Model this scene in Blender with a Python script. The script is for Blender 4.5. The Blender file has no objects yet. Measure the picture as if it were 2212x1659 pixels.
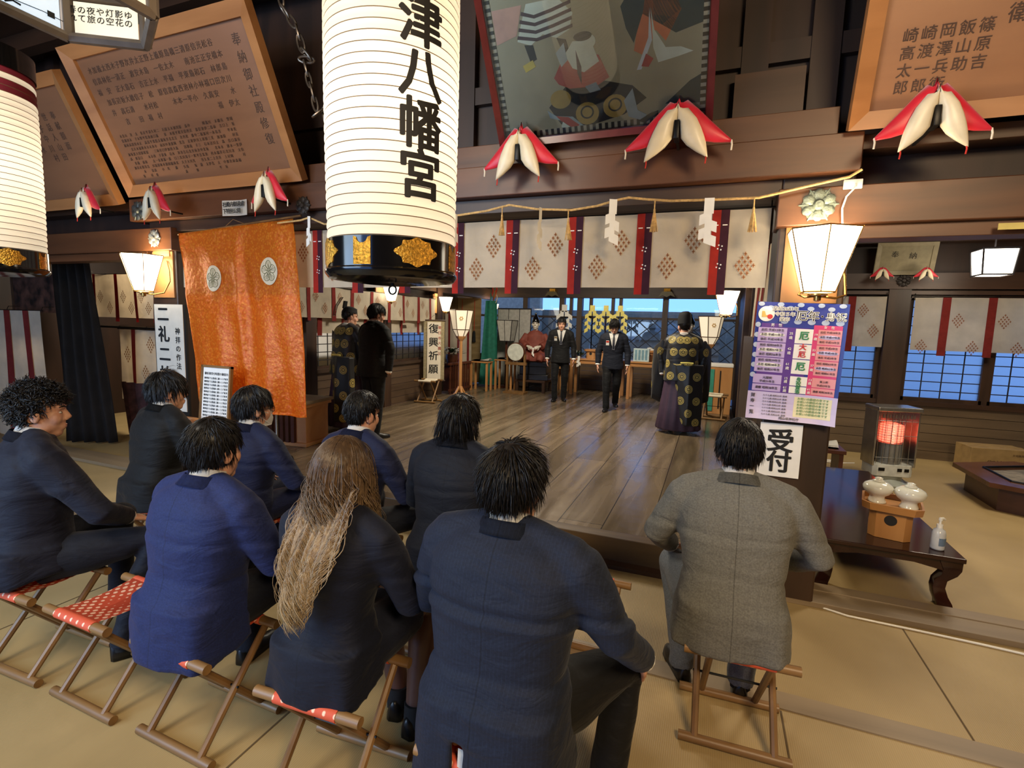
import bpy, bmesh, math, random
from mathutils import Vector as V, Matrix as MX, noise
PI = math.pi
rnd = random.Random(7)
SC = bpy.context.scene
COL = SC.collection

# ------------------------------------------------------------------ camera
cam_d = bpy.data.cameras.new('camera'); cam = bpy.data.objects.new('camera', cam_d); COL.objects.link(cam)
cam_d.sensor_width = 36.0; cam_d.lens = 36.0 * 1097.0 / 2212.0; cam_d.clip_start = 0.05
yaw, pit, rol = (math.radians(a) for a in (-21.28, 6.65, 1.666))
CAMP = V((0, 0, 1.68))
FW = V((math.sin(yaw) * math.cos(pit), math.cos(yaw) * math.cos(pit), -math.sin(pit)))
r0 = V((math.cos(yaw), -math.sin(yaw), 0)); u0 = r0.cross(FW)
RT = r0 * math.cos(rol) + u0 * math.sin(rol); UP = -r0 * math.sin(rol) + u0 * math.cos(rol)
m = MX((RT, UP, -FW)).transposed().to_4x4(); m.translation = CAMP
cam.matrix_world = m
SC.camera = cam

# ------------------------------------------------------------------ world, lights, exposure
SC.view_settings.view_transform = 'Standard'; SC.view_settings.look = 'None'
SC.view_settings.exposure = 0.25; SC.view_settings.gamma = 1.0; SC.view_settings.use_curve_mapping = False
w = bpy.data.worlds.new('dusk'); SC.world = w; w.use_nodes = True
nt = w.node_tree; bg = nt.nodes['Background']
bg.inputs[0].default_value = (0.20, 0.42, 1.0, 1); bg.inputs[1].default_value = 2.0
cy = SC.cycles
cy.max_bounces = 7; cy.diffuse_bounces = 4; cy.glossy_bounces = 3; cy.transmission_bounces = 5; cy.transparent_max_bounces = 8
cy.sample_clamp_indirect = 3.0; cy.caustics_reflective = False; cy.caustics_refractive = False
cy.use_denoising = True

def lamp(name, kind, loc, power, color, size=0.3, target=None, size_y=None):
    d = bpy.data.lights.new(name, kind); d.energy = power; d.color = color
    if kind == 'AREA':
        d.size = size
        if size_y: d.shape = 'RECTANGLE'; d.size_y = size_y
    else: d.shadow_soft_size = size
    o = bpy.data.objects.new(name, d); COL.objects.link(o); o.location = loc
    if target is not None: o.rotation_euler = (V(target) - V(loc)).to_track_quat('-Z', 'Y').to_euler()
    return o
WARM = (1.0, 0.72, 0.42)
# dusk daylight through the open front of the hall, behind the photographer and to the left
lamp('daylight_open_front', 'AREA', (-4.2, -2.3, 2.3), 165, (0.60, 0.80, 1.0), 3.2, (-2.2, 2.4, 0.4), 2.2)
# added warm fill behind the photographer; unseen lamps over the platform and side rooms
lamp('warm_fill_behind_right', 'AREA', (1.6, -0.9, 3.5), 125, (1.0, 0.74, 0.44), 1.0, (0.2, 2.6, 0.3))
lamp('warm_fill_behind_left', 'AREA', (-2.6, -0.6, 3.7), 70, (1.0, 0.88, 0.70), 1.0, (-2.2, 3.4, 1.8))
lamp('ceiling_lamp_platform', 'AREA', (-2.3, 7.2, 3.75), 190, (1.0, 0.88, 0.68), 1.2, (-2.3, 7.6, 0))
lamp('ceiling_lamp_side_room', 'AREA', (2.6, 5.6, 3.2), 60, (1.0, 0.86, 0.66), 0.8, (2.4, 5.6, 0))
lamp('ceiling_lamp_left_room', 'AREA', (-7.4, 5.6, 3.1), 70, (1.0, 0.86, 0.66), 0.8, (-7.2, 5.2, 0))

# ------------------------------------------------------------------ materials
def mk(name):
    ma = bpy.data.materials.new(name); ma.use_nodes = True
    return ma, ma.node_tree, ma.node_tree.nodes['Principled BSDF']
def S(c):  # sRGB 0-255 to linear
    return tuple(((x / 255 + .055) / 1.055) ** 2.4 if x / 255 > .04045 else x / 255 / 12.92 for x in c) + (1,)
def noise_col(nt, b, c1, c2, scale, stretch=(1, 1, 1), detail=5, coord='Object', lo=.35, hi=.68, dist=0):
    tc = nt.nodes.new('ShaderNodeTexCoord'); mp = nt.nodes.new('ShaderNodeMapping'); mp.inputs[3].default_value = stretch
    n = nt.nodes.new('ShaderNodeTexNoise'); n.inputs['Scale'].default_value = scale; n.inputs['Detail'].default_value = detail; n.inputs['Distortion'].default_value = dist
    r = nt.nodes.new('ShaderNodeValToRGB'); r.color_ramp.elements[0].position = lo; r.color_ramp.elements[1].position = hi
    r.color_ramp.elements[0].color = c1; r.color_ramp.elements[1].color = c2
    nt.links.new(tc.outputs[coord], mp.inputs[0]); nt.links.new(mp.outputs[0], n.inputs['Vector']); nt.links.new(n.outputs['Fac'], r.inputs[0])
    nt.links.new(r.outputs[0], b.inputs['Base Color'])
    return mp, n, r
def bump(nt, b, fac, strength, dist=.01):
    bp = nt.nodes.new('ShaderNodeBump'); bp.inputs['Strength'].default_value = strength; bp.inputs['Distance'].default_value = dist
    nt.links.new(fac, bp.inputs['Height']); nt.links.new(bp.outputs[0], b.inputs['Normal'])
def plain(name, c, rough=.6, metal=0, var=.12, scale=14, sheen=0, bmp=0, bscale=60, spec=.5):
    ma, nt, b = mk(name); c = S(c)
    c2 = tuple(min(1, x * (1 + var)) for x in c[:3]) + (1,); c1 = tuple(x * (1 - var) for x in c[:3]) + (1,)
    noise_col(nt, b, c1, c2, scale)
    b.inputs['Roughness'].default_value = rough; b.inputs['Metallic'].default_value = metal; b.inputs['Specular IOR Level'].default_value = spec
    if sheen: b.inputs['Sheen Weight'].default_value = sheen
    if bmp:
        tc = nt.nodes.new('ShaderNodeTexCoord'); n = nt.nodes.new('ShaderNodeTexNoise'); n.inputs['Scale'].default_value = bscale; n.inputs['Detail'].default_value = 4
        nt.links.new(tc.outputs['Object'], n.inputs['Vector']); bump(nt, b, n.outputs['Fac'], bmp, .02)
    return ma
def wood(name, c1, c2, stretch, rough=.5, scale=5, bmp=.15, spec=.5):
    ma, nt, b = mk(name)
    mp, n, r = noise_col(nt, b, S(c1), S(c2), scale, stretch, 8, lo=.3, hi=.7, dist=.6)
    b.inputs['Roughness'].default_value = rough; b.inputs['Specular IOR Level'].default_value = spec
    bump(nt, b, n.outputs['Fac'], bmp, .01)
    return ma
def glow(name, c, strength):
    ma, nt, b = mk(name); b.inputs['Base Color'].default_value = (.8, .75, .65, 1)
    b.inputs['Emission Color'].default_value = tuple(c) + (1,); b.inputs['Emission Strength'].default_value = strength; b.inputs['Roughness'].default_value = .8
    return ma
ALONG_X, ALONG_Y, ALONG_Z = (.12, 1, 1), (1, .12, 1), (1, 1, .12)
DARKX = wood('dark_wood_along', (44, 28, 18), (74, 49, 33), ALONG_X, .45)
DARKZ = wood('dark_wood_upright', (42, 28, 19), (72, 50, 35), ALONG_Z, .45)
DARKY = wood('dark_wood_deep', (44, 32, 24), (76, 56, 42), ALONG_Y, .45)
BEAM = wood('beam_wood', (64, 37, 21), (104, 64, 37), ALONG_X, .42)
PANEL = wood('panel_wood', (31, 18, 12), (56, 35, 24), ALONG_Z, .55)
PLANKW = wood('wainscot_wood', (84, 68, 50), (118, 98, 74), ALONG_X, .55)
HINOKI = wood('pale_cypress', (178, 122, 70), (206, 152, 96), ALONG_X, .45, 4, .08)
HINOKIZ = wood('pale_cypress_upright', (178, 122, 70), (206, 152, 96), ALONG_Z, .45, 4, .08)
STOOLW = wood('stool_wood', (104, 74, 42), (142, 106, 64), ALONG_Z, .42, 9, .08)
LACQ = plain('black_lacquer', (14, 13, 14), .12, var=.1)
LACQBR = wood('brown_lacquer', (34, 16, 12), (58, 30, 22), ALONG_Y, .12, 4, .02)
REDWOOD = wood('red_brown_wood', (66, 34, 22), (100, 56, 38), ALONG_X, .35, 5, .05)
GOLD = plain('gold_fitting', (214, 160, 62), .3, .9, .35, 90, bmp=.6, bscale=120)
BRASS = plain('brass', (196, 150, 80), .25, .9)
BRONZE = plain('patina_bronze', (112, 122, 112), .5, .3, .25, 40, bmp=.3)
INK = plain('black_ink', (22, 20, 20), .7)
PAPER = plain('paper', (226, 216, 198), .8, var=.04)
WHITEP = plain('white_paper', (240, 238, 232), .8, var=.03)
WHITEC = plain('white_cotton', (222, 210, 190), .9, var=.08, scale=5, bmp=.3, bscale=7)
CREAMS = plain('cream_satin', (232, 218, 186), .38, var=.06, sheen=.3)
REDS = plain('red_satin', (206, 24, 48), .42, var=.08, sheen=.3)
REDC = plain('red_cloth', (196, 50, 36), .8)
DREDC = plain('dull_red_cloth', (150, 48, 44), .85)
PURC = plain('purple_cloth', (78, 34, 54), .8)
BROWNP = plain('brown_print', (160, 98, 52), .9)
STRAW = plain('straw_rope', (206, 168, 108), .85, var=.25, scale=60)
IRON = plain('black_iron', (26, 25, 24), .4, .6)
STEEL = plain('steel', (176, 174, 170), .25, .9)
WHITEG = plain('white_porcelain', (226, 226, 214), .12, var=.02)
PLASTW = plain('white_plastic', (236, 234, 226), .35, var=.02)
BLACKC = plain('black_cloth', (17, 17, 19), .85)
GREENL = plain('sakaki_leaf', (34, 56, 30), .4, var=.4)
CARD = plain('cardboard', (150, 122, 76), .8)
SLATE = plain('dark_drape', (44, 40, 40), .9, var=.2, scale=6)

# ------------------------------------------------------------------ mesh helpers
def box(bm, c, s, rot=None, mi=0):
    r = bmesh.ops.create_cube(bm, size=1.0)
    mt = MX.Translation(V(c)) @ (rot.to_4x4() if rot else MX()) @ MX.Diagonal(V(s).to_4d())
    bmesh.ops.transform(bm, matrix=mt, verts=r['verts'])
    if mi:
        for f in {f for v in r['verts'] for f in v.link_faces}: f.material_index = mi
    return r['verts']
def bx(bm, x0, x1, y0, y1, z0, z1, mi=0): return box(bm, ((x0 + x1) / 2, (y0 + y1) / 2, (z0 + z1) / 2), (x1 - x0, y1 - y0, z1 - z0), None, mi)
def loft(bm, rings, cap=True, mi=0, closed=True):
    vs = [[bm.verts.new(p) for p in r] for r in rings]; n = len(rings[0]); fs = []
    for a, b in zip(vs, vs[1:]):
        for i in range(n if closed else n - 1):
            j = (i + 1) % n; fs.append(bm.faces.new((a[i], a[j], b[j], b[i])))
    if cap and closed:
        fs.append(bm.faces.new(vs[0][::-1])); fs.append(bm.faces.new(vs[-1]))
    for f in fs: f.material_index = mi
    return vs
def frames(pts):
    pts = [V(p) for p in pts]; out = []
    t = (pts[1] - pts[0]).normalized(); up = V((0, 0, 1)) if abs(t.z) < .9 else V((1, 0, 0))
    a = t.cross(up).normalized()
    for i, p in enumerate(pts):
        t = ((pts[min(i + 1, len(pts) - 1)] - p).normalized() + (p - pts[max(i - 1, 0)]).normalized())
        t = t.normalized() if t.length > 1e-6 else V((0, 0, 1))
        a = (a - t * a.dot(t)); a = a.normalized() if a.length > 1e-6 else t.orthogonal().normalized()
        out.append((p, a, t.cross(a)))
    return out
def tube(bm, pts, rad, n=8, mi=0, flat=1.0):
    if not hasattr(rad, '__len__'): rad = [rad] * len(pts)
    return loft(bm, [[p + (a * math.cos(2 * PI * k / n) + b * math.sin(2 * PI * k / n) * flat) * max(r, 1e-4) for k in range(n)] for (p, a, b), r in zip(frames(pts), rad)], True, mi)
def lathe(bm, prof, n=20, c=(0, 0, 0), mi=0, sq=1.0, cap=True):
    c = V(c)
    return loft(bm, [[c + V((r * math.cos(2 * PI * k / n), r * math.sin(2 * PI * k / n) * sq, z)) for k in range(n)] for r, z in prof], cap, mi)
def ico(bm, c, rad, rot=None, sub=2, mi=0):
    r = bmesh.ops.create_icosphere(bm, subdivisions=sub, radius=1.0)
    if not hasattr(rad, '__len__'): rad = (rad,) * 3
    mt = MX.Translation(V(c)) @ (rot.to_4x4() if rot else MX()) @ MX.Diagonal(V(rad).to_4d())
    bmesh.ops.transform(bm, matrix=mt, verts=r['verts'])
    if mi:
        for f in {f for v in r['verts'] for f in v.link_faces}: f.material_index = mi
    return r['verts']
def sheet(bm, fn, nu, nv, mi=0, thick=0.0):
    g = [[bm.verts.new(fn(u / nu, v / nv)) for u in range(nu + 1)] for v in range(nv + 1)]; fs = []
    for v in range(nv):
        for u in range(nu): fs.append(bm.faces.new((g[v][u], g[v][u + 1], g[v + 1][u + 1], g[v + 1][u])))
    for f in fs: f.material_index = mi
    if thick: bmesh.ops.solidify(bm, geom=fs, thickness=thick)
    return g
def prism(bm, pts, d, mi=0, origin=V((0, 0, 0)), ax=V((1, 0, 0)), ay=V((0, 0, 1)), an=V((0, -1, 0))):
    """flat outline in the ax/ay plane, pushed out by d along an"""
    loft(bm, [[origin + ax * x + ay * y for x, y in pts], [origin + ax * x + ay * y + an * d for x, y in pts]], True, mi)
def finish(bm, name, smooth, bevel):
    bmesh.ops.recalc_face_normals(bm, faces=bm.faces)
    if bevel: bmesh.ops.bevel(bm, geom=[e for e in bm.edges if len(e.link_faces) == 2 and e.calc_face_angle(0) > .6], offset=bevel, segments=2, affect='EDGES', profile=.5)
    me = bpy.data.meshes.new(name); bm.to_mesh(me); bm.free()
    if smooth: 
        me.shade_smooth()
        if smooth != 2: me.set_sharp_from_angle(angle=math.radians(42))
    return me
def obj(name, bm, mats, parent=None, smooth=True, bevel=0, label=None):
    me = bm if isinstance(bm, bpy.types.Mesh) else finish(bm, name, smooth, bevel)
    if not isinstance(mats, (list, tuple)): mats = [mats]
    for x in mats: me.materials.append(x)
    o = bpy.data.objects.new(name, me); COL.objects.link(o)
    if parent: o.parent = parent
    if label: o['label'] = label
    return o
def tag(o, label, cat, group=None, kind=None):
    o['label'] = label; o['category'] = cat
    if group: o['group'] = group
    if kind: o['kind'] = kind
    return o
def thing(name, label, cat, loc=(0, 0, 0), rz=0, group=None):
    o = bpy.data.objects.new(name, None); COL.objects.link(o); o.empty_display_size = .1
    o.location = loc; o.rotation_euler = (0, 0, rz)
    return tag(o, label, cat, group)
def struct(name, bm, mats, smooth=False, bevel=0):
    o = obj(name, bm, mats, None, smooth, bevel); o['kind'] = 'structure'; return o
def dup(root, loc, rz, label, group=None):
    def cp(o, par):
        c = o.copy(); COL.objects.link(c)
        if par: c.parent = par
        for ch in list(o.children): cp(ch, c)
        return c
    r = cp(root, None); r.location = loc; r.rotation_euler = (0, 0, rz); r['label'] = label
    if group: r['group'] = group
    return r
def BM(): return bmesh.new()
def glyphs(items, thick=.0015):
    """items: (text, x, y, size, weight) centred glyphs in the XY plane -> bmesh"""
    bm = BM()
    for it in items:
        s, x, y, size = it[:4]; wgt = it[4] if len(it) > 4 else 0; sx = it[5] if len(it) > 5 else 1
        cu = bpy.data.curves.new('t', 'FONT'); cu.body = s; cu.size = size; cu.align_x = 'CENTER'; cu.align_y = 'CENTER'; cu.resolution_u = 3
        cu.extrude = thick / 2
        o = bpy.data.objects.new('t', cu); COL.objects.link(o)
        me = bpy.data.meshes.new_from_object(o.evaluated_get(bpy.context.evaluated_depsgraph_get()))
        me.transform(MX.Translation((x, y, 0)) @ MX.Diagonal((sx, 1, 1, 1))); bm.from_mesh(me)
        for k in range(8 if wgt else 0):      # heavier strokes: the same glyph laid on itself a little to every side
            a = PI / 4 * k; dx, dy = wgt * size * math.cos(a), wgt * size * .8 * math.sin(a); dz = .00004 * (k + 1); me.transform(MX.Translation((dx, dy, -dz))); bm.from_mesh(me); me.transform(MX.Translation((-dx, -dy, dz)))
        bpy.data.objects.remove(o); bpy.data.curves.remove(cu); bpy.data.meshes.remove(me)
    return bm
def upright(bm, y=0, rz=0):   # XY glyph plane -> wall facing -Y
    bmesh.ops.transform(bm, matrix=MX.Rotation(rz, 4, 'Z') @ MX.Translation((0, y, 0)) @ MX.Rotation(PI / 2, 4, 'X'), verts=bm.verts); return bm
def column(s, x, y0, step, size, wgt=0): return [(c, x, y0 - i * step, size, wgt) for i, c in enumerate(s) if c != ' ']
# ================================================================== the building
def slab(name, x0, x1, y0, y1, z0, z1, m, bevel=0): 
    b = BM(); bx(b, x0, x1, y0, y1, z0, z1); return struct(name, b, m, bevel=bevel)
# tatami
TAT, nt, b = mk('tatami')
tc = nt.nodes.new('ShaderNodeTexCoord'); mp = nt.nodes.new('ShaderNodeMapping'); mp.inputs[3].default_value = (1, 1, 1)
nt.links.new(tc.outputs['Object'], mp.inputs[0])
wv = nt.nodes.new('ShaderNodeTexWave'); wv.inputs['Scale'].default_value = 38; wv.inputs['Distortion'].default_value = 1.5; wv.inputs['Detail'].default_value = 2
nt.links.new(mp.outputs[0], wv.inputs['Vector'])
n2 = nt.nodes.new('ShaderNodeTexNoise'); n2.inputs['Scale'].default_value = 1.3; n2.inputs['Detail'].default_value = 4; nt.links.new(mp.outputs[0], n2.inputs['Vector'])
rr = nt.nodes.new('ShaderNodeValToRGB'); rr.color_ramp.elements[0].color = S((154, 131, 87)); rr.color_ramp.elements[1].color = S((176, 152, 106)); rr.color_ramp.elements[0].position = .3; rr.color_ramp.elements[1].position = .7
nt.links.new(n2.outputs['Fac'], rr.inputs[0])
mixc = nt.nodes.new('ShaderNodeMixRGB'); mixc.blend_type = 'MULTIPLY'; mixc.inputs[0].default_value = .12
nt.links.new(rr.outputs[0], mixc.inputs[1]); nt.links.new(wv.outputs['Color'], mixc.inputs[2]); nt.links.new(mixc.outputs[0], b.inputs['Base Color'])
b.inputs['Roughness'].default_value = .55; bump(nt, b, wv.outputs['Fac'], .12, .004)
b_ = BM(); bx(b_, -9.5, 6.5, -3.2, 12.4, -.1, 0); struct('floor', b_, TAT)
seam = plain('seam', (92, 74, 46), .8)
b_ = BM()
for x in (-3.4, -1.58, .40, 2.2): bx(b_, x - .004, x + .004, -.8, 2.4, 0, .0015)
for x in (-4.4, -2.5, -.68, 1.14): bx(b_, x - .004, x + .004, 2.54, 3.4, 0, .0015)
struct('trim_1', b_, seam)
STRIP = wood('grey_border_wood', (122, 104, 80), (152, 132, 104), ALONG_X, .5)
slab('trim_2', -9, 6.2, 2.41, 2.53, 0, .006, STRIP)
slab('trim_3', -5.6, .32, 3.42, 3.5, 0, .03, DARKX)
b_ = BM(); bx(b_, .3, 6.2, 3.45, 3.52, 0, .035); bx(b_, .3, 6.2, 3.52, 3.63, 0, .028); bx(b_, .3, 6.2, 3.63, 3.74, 0, .035); struct('trim_4', b_, STRIP, bevel=.003)
b_ = BM(); bx(b_, -9, -5.0, 3.45, 3.72, 0, .035); struct('trim_5', b_, STRIP, bevel=.003)
# raised platform of long boards
PLAT, nt, b = mk('platform_boards')
tc = nt.nodes.new('ShaderNodeTexCoord'); mp = nt.nodes.new('ShaderNodeMapping'); mp.inputs['Rotation'].default_value = (0, 0, PI / 2); nt.links.new(tc.outputs['Object'], mp.inputs[0])
br = nt.nodes.new('ShaderNodeTexBrick'); br.inputs['Scale'].default_value = 1; br.inputs['Brick Width'].default_value = 3.7; br.inputs['Row Height'].default_value = .335; br.inputs['Mortar Size'].default_value = .004
br.inputs['Color1'].default_value = S((98, 84, 66)); br.inputs['Color2'].default_value = S((118, 102, 82)); br.inputs['Mortar'].default_value = S((34, 25, 18)); br.inputs['Bias'].default_value = 0
nt.links.new(mp.outputs[0], br.inputs['Vector'])
mp2 = nt.nodes.new('ShaderNodeMapping'); mp2.inputs[3].default_value = (1, .1, 1); nt.links.new(tc.outputs['Object'], mp2.inputs[0])
n1 = nt.nodes.new('ShaderNodeTexNoise'); n1.inputs['Scale'].default_value = 7; n1.inputs['Detail'].default_value = 8; n1.inputs['Distortion'].default_value = .8; nt.links.new(mp2.outputs[0], n1.inputs['Vector'])
mr = nt.nodes.new('ShaderNodeMapRange'); mr.inputs[1].default_value = .3; mr.inputs[2].default_value = .7; mr.inputs[3].default_value = .6; mr.inputs[4].default_value = 1.25; nt.links.new(n1.outputs['Fac'], mr.inputs[0])
mx = nt.nodes.new('ShaderNodeMixRGB'); mx.blend_type = 'MULTIPLY'; mx.inputs[0].default_value = 1; nt.links.new(br.outputs['Color'], mx.inputs[1]); nt.links.new(mr.outputs[0], mx.inputs[2]); nt.links.new(mx.outputs[0], b.inputs['Base Color'])
mr2 = nt.nodes.new('ShaderNodeMapRange'); mr2.inputs[1].default_value = .3; mr2.inputs[2].default_value = .7; mr2.inputs[3].default_value = .16; mr2.inputs[4].default_value = .34; nt.links.new(n1.outputs['Fac'], mr2.inputs[0]); nt.links.new(mr2.outputs[0], b.inputs['Roughness'])
n3 = nt.nodes.new('ShaderNodeTexNoise'); n3.inputs['Scale'].default_value = 3.2; n3.inputs['Detail'].default_value = 3; nt.links.new(tc.outputs['Object'], n3.inputs['Vector'])
bump(nt, b, n3.outputs['Fac'], .22, .03)
b_ = BM(); bx(b_, -5.2, .38, 3.62, 12.2, .02, .195); struct('wooden_platform', b_, PLAT)
slab('platform_edge_beam', -5.2, .38, 3.5, 3.62, 0, .197, wood('edge_beam_wood', (70, 56, 42), (100, 82, 62), ALONG_X, .3), .006)
# posts and beams of the front line
for nm, x0, x1 in (('pillar_right', .32, .69), ('pillar_left', -5.2, -4.84)):
    slab(nm, x0, x1, 3.45, 3.8, 0, 2.6, DARKZ, .012)
slab('beam_main', -5.34, .69, 3.36, 3.62, 2.57, 2.775, BEAM, .006)
slab('beam_upper_board', -5.22, .57, 3.40, 3.6, 2.78, 2.93, BEAM, .004)
slab('beam_under_board', -4.84, .32, 3.44, 3.6, 2.47, 2.568, DARKX, .003)
slab('beam_right', .3, 6.3, 3.38, 3.6, 2.29, 2.50, BEAM, .006)
slab('beam_right_rail', .69, 6.3, 3.42, 3.58, 2.215, 2.288, BEAM, .003)
slab('beam_left', -9.3, -4.80, 3.38, 3.6, 2.29, 2.50, BEAM, .006)
slab('beam_left_rail', -9.3, -5.2, 3.42, 3.58, 2.215, 2.288, BEAM, .003)
slab('ledge_right', .69, 6.3, 3.44, 3.6, 2.70, 2.78, DARKX, .003)
slab('ledge_left', -9.3, -5.34, 3.44, 3.6, 2.70, 2.78, DARKX, .003)
# wall above the beams: dark boards with battens
b_ = BM()
bx(b_, -9.5, 6.5, 3.62, 3.72, 2.48, 4.4)
bx(b_, -9.5, -5.2, 3.60, 3.62, 2.5, 2.7); bx(b_, .69, 6.3, 3.60, 3.62, 2.5, 2.7)
for x in (-8.2, -6.9, -5.6, -4.1, -2.75, -1.9, .05, .42, .95, 2.4, 3.9): bx(b_, x, x + .15, 3.56, 3.62, 2.93, 4.4)
bx(b_, -9.5, 6.5, 3.57, 3.62, 3.28, 3.4)
struct('wall_front', b_, PANEL)
slab('trim_6', .02, .4, 3.52, 3.6, 2.93, 3.22, DARKX)   # slanted darker board beside the painting
# ceiling and hall sides
slab('ceiling', -9.5, 6.5, -3.2, 12.6, 4.4, 4.5, DARKX)
b_ = BM()
for i in range(9): bx(b_, -9.5, 6.5, -2.8 + i * .75, -2.68 + i * .75, 4.25, 4.4)
struct('ceiling_beams', b_, DARKX)
slab('front_light_block_right', -1.2, 6.5, -3.3, -3.2, 0, 4.4, PANEL)  # unseen front walls, added to cut the blue light from the open side
slab('front_light_block_left', -9.5, -7.4, -3.3, -3.2, 0, 4.4, PANEL)
slab('front_light_block_upper', -7.4, -1.2, -3.3, -3.2, 2.9, 4.4, PANEL)
slab('wall_right', 6.3, 6.5, -3.2, 9.0, 0, 4.4, PANEL)
slab('wall_left', -9.5, -9.3, -3.2, 9.0, 0, 4.4, PANEL)
# ------------------------------------------------ far wall of the side room (right) and the left room
def boards(bm, x0, x1, y, z0, z1, n):
    h = (z1 - z0) / n
    for i in range(n):
        vs = bx(bm, x0, x1, y - .012 - .006 * (i % 2), y + .05, z0 + i * h, z0 + (i + 1) * h - .006)
b_ = BM(); boards(b_, .45, 6.3, 8.5, 0, .74, 6); struct('wall_back_wainscot', b_, PLANKW)
slab('trim_7', .45, 6.3, 8.44, 8.6, .74, .80, DARKX)
b_ = BM()
for x0, x1 in ((.42, .6), (2.2, 2.45), (4.55, 4.8)): bx(b_, x0, x1, 8.4, 8.62, 0, 2.42)
struct('wall_back_posts', b_, DARKZ)
b_ = BM(); bx(b_, .45, 6.3, 8.42, 8.6, 2.24, 2.29); bx(b_, .45, 6.3, 8.38, 8.62, 2.31, 2.52); bx(b_, .45, 6.3, 8.36, 8.62, 2.92, 3.2); struct('wall_back_beams', b_, DARKX)
slab('wall_back', .45, 6.5, 8.56, 8.7, 2.19, 4.4, PANEL)
slab('wall_back_lower', .45, 6.5, 8.56, 8.7, 0, .84, PANEL)
slab('wall_back_end', 6.2, 6.5, 8.5, 8.7, 0, 2.3, PANEL)
FROST, nt, b = mk('frosted_glass')
for n_ in list(nt.nodes): 
    if n_ != nt.nodes['Material Output']: nt.nodes.remove(n_)
t1 = nt.nodes.new('ShaderNodeBsdfTranslucent'); t1.inputs[0].default_value = (.86, .88, .92, 1); g1 = nt.nodes.new('ShaderNodeBsdfGlossy'); g1.inputs[1].default_value = .3; g1.inputs[0].default_value = (.5, .5, .5, 1)
fr = nt.nodes.new('ShaderNodeFresnel'); ms = nt.nodes.new('ShaderNodeMixShader'); nt.links.new(fr.outputs[0], ms.inputs[0]); nt.links.new(t1.outputs[0], ms.inputs[1]); nt.links.new(g1.outputs[0], ms.inputs[2]); nt.links.new(ms.outputs[0], nt.nodes['Material Output'].inputs[0])
CLEAR, nt, b = mk('window_glass')
for n_ in list(nt.nodes):
    if n_ != nt.nodes['Material Output']: nt.nodes.remove(n_)
t1 = nt.nodes.new('ShaderNodeBsdfTransparent'); t1.inputs[0].default_value = (.9, .94, .96, 1); g1 = nt.nodes.new('ShaderNodeBsdfGlossy'); g1.inputs[1].default_value = .03
fr = nt.nodes.new('ShaderNodeFresnel'); ms = nt.nodes.new('ShaderNodeMixShader'); nt.links.new(fr.outputs[0], ms.inputs[0]); nt.links.new(t1.outputs[0], ms.inputs[1]); nt.links.new(g1.outputs[0], ms.inputs[2]); nt.links.new(ms.outputs[0], nt.nodes['Material Output'].inputs[0])
LATT = plain('dark_lattice', (34, 30, 36), .6)
def window(n, x0, x1, y, z0, z1, nx, nz, glass=FROST):
    o = thing('window_%d' % n, 'wooden lattice window with blue dusk light behind the glass', 'window', ((x0 + x1) / 2, y, z0)); o['kind'] = 'structure'
    del o['label']; del o['category']
    w2 = (x1 - x0) / 2; h = z1 - z0
    b = BM(); sheet(b, lambda u, v: V((-w2 + 2 * w2 * u, .014, h * v)), 1, 1); obj('pane', b, glass, o)
    b = BM()
    for s in (-1, 1): bx(b, s * w2 - .03, s * w2 + .03, -.02, .03, -.02, h)
    bx(b, -w2, w2, -.02, .03, -.03, .03); bx(b, -w2, w2, -.02, .03, h - .03, h + .03); obj('window_frame', b, DARKZ, o)
    b = BM()
    for i in range(1, nx): x = -w2 + 2 * w2 * i / nx; bx(b, x - .006, x + .006, 0, .011, 0, h)
    for i in range(1, nz): z = h * i / nz; bx(b, -w2, w2, -.002, .009, z - .006, z + .006)
    obj('lattice', b, LATT, o)
    return o
window(1, .62, 2.17, 8.52, .82, 2.2, 6, 11)
window(2, 2.49, 3.38, 8.52, .82, 2.2, 4, 11)
window(3, 3.44, 4.5, 8.52, .82, 2.2, 5, 11)
window(4, 4.85, 6.2, 8.52, .82, 2.2, 6, 11)
# left room behind the left bay
slab('wall_back_left', -9.5, -5.35, 7.2, 7.35, 0, 4.4, wood('left_room_wall', (60, 44, 34), (84, 62, 48), ALONG_Z, .6))
# ------------------------------------------------ left side wall of the platform hall (x = -5.35)
b_ = BM()
for i in range(6): bx(b_, -5.40, -5.30 - .006 * (i % 2), 3.8, 9.3, .195 + i * .118, .195 + (i + 1) * .118 - .006)
bx(b_, -5.44, -5.20, 3.8, 12.2, -.02, .19); struct('wall_left_wainscot', b_, wood('left_wainscot', (66, 50, 38), (94, 74, 56), ALONG_Y, .5))
b_ = BM(); bx(b_, -5.42, -5.26, 3.8, 9.3, .90, .95); bx(b_, -5.42, -5.26, 3.8, 9.3, 1.56, 1.62); bx(b_, -5.42, -5.24, 3.8, 12.2, 2.3, 2.55)
struct('wall_left_rails', b_, DARKY)
b_ = BM()
for y in (5.6, 7.4, 9.2): bx(b_, -5.45, -5.2, y - .1, y + .1, 0, 2.6)
struct('wall_left_posts', b_, DARKZ)
slab('wall_left_infill', -5.5, -5.40, 3.8, 9.35, 1.6, 2.35, PANEL)
slab('wall_left_upper', -5.5, -5.36, 3.8, 12.2, 2.5, 4.4, PANEL)
def sidewin(n, y0, y1, x, z0, z1, ny, nz):
    o = window(n, y0, y1, 0, z0, z1, ny, nz, FROST); o.rotation_euler = (0, 0, -PI / 2 + PI); o.location = (x, (y0 + y1) / 2, z0); return o
for i, (a, c) in enumerate(((3.85, 5.5), (5.7, 7.3), (7.5, 9.1))): sidewin(5 + i, a, c, -5.36, .96, 1.55, 8, 5)
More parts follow.
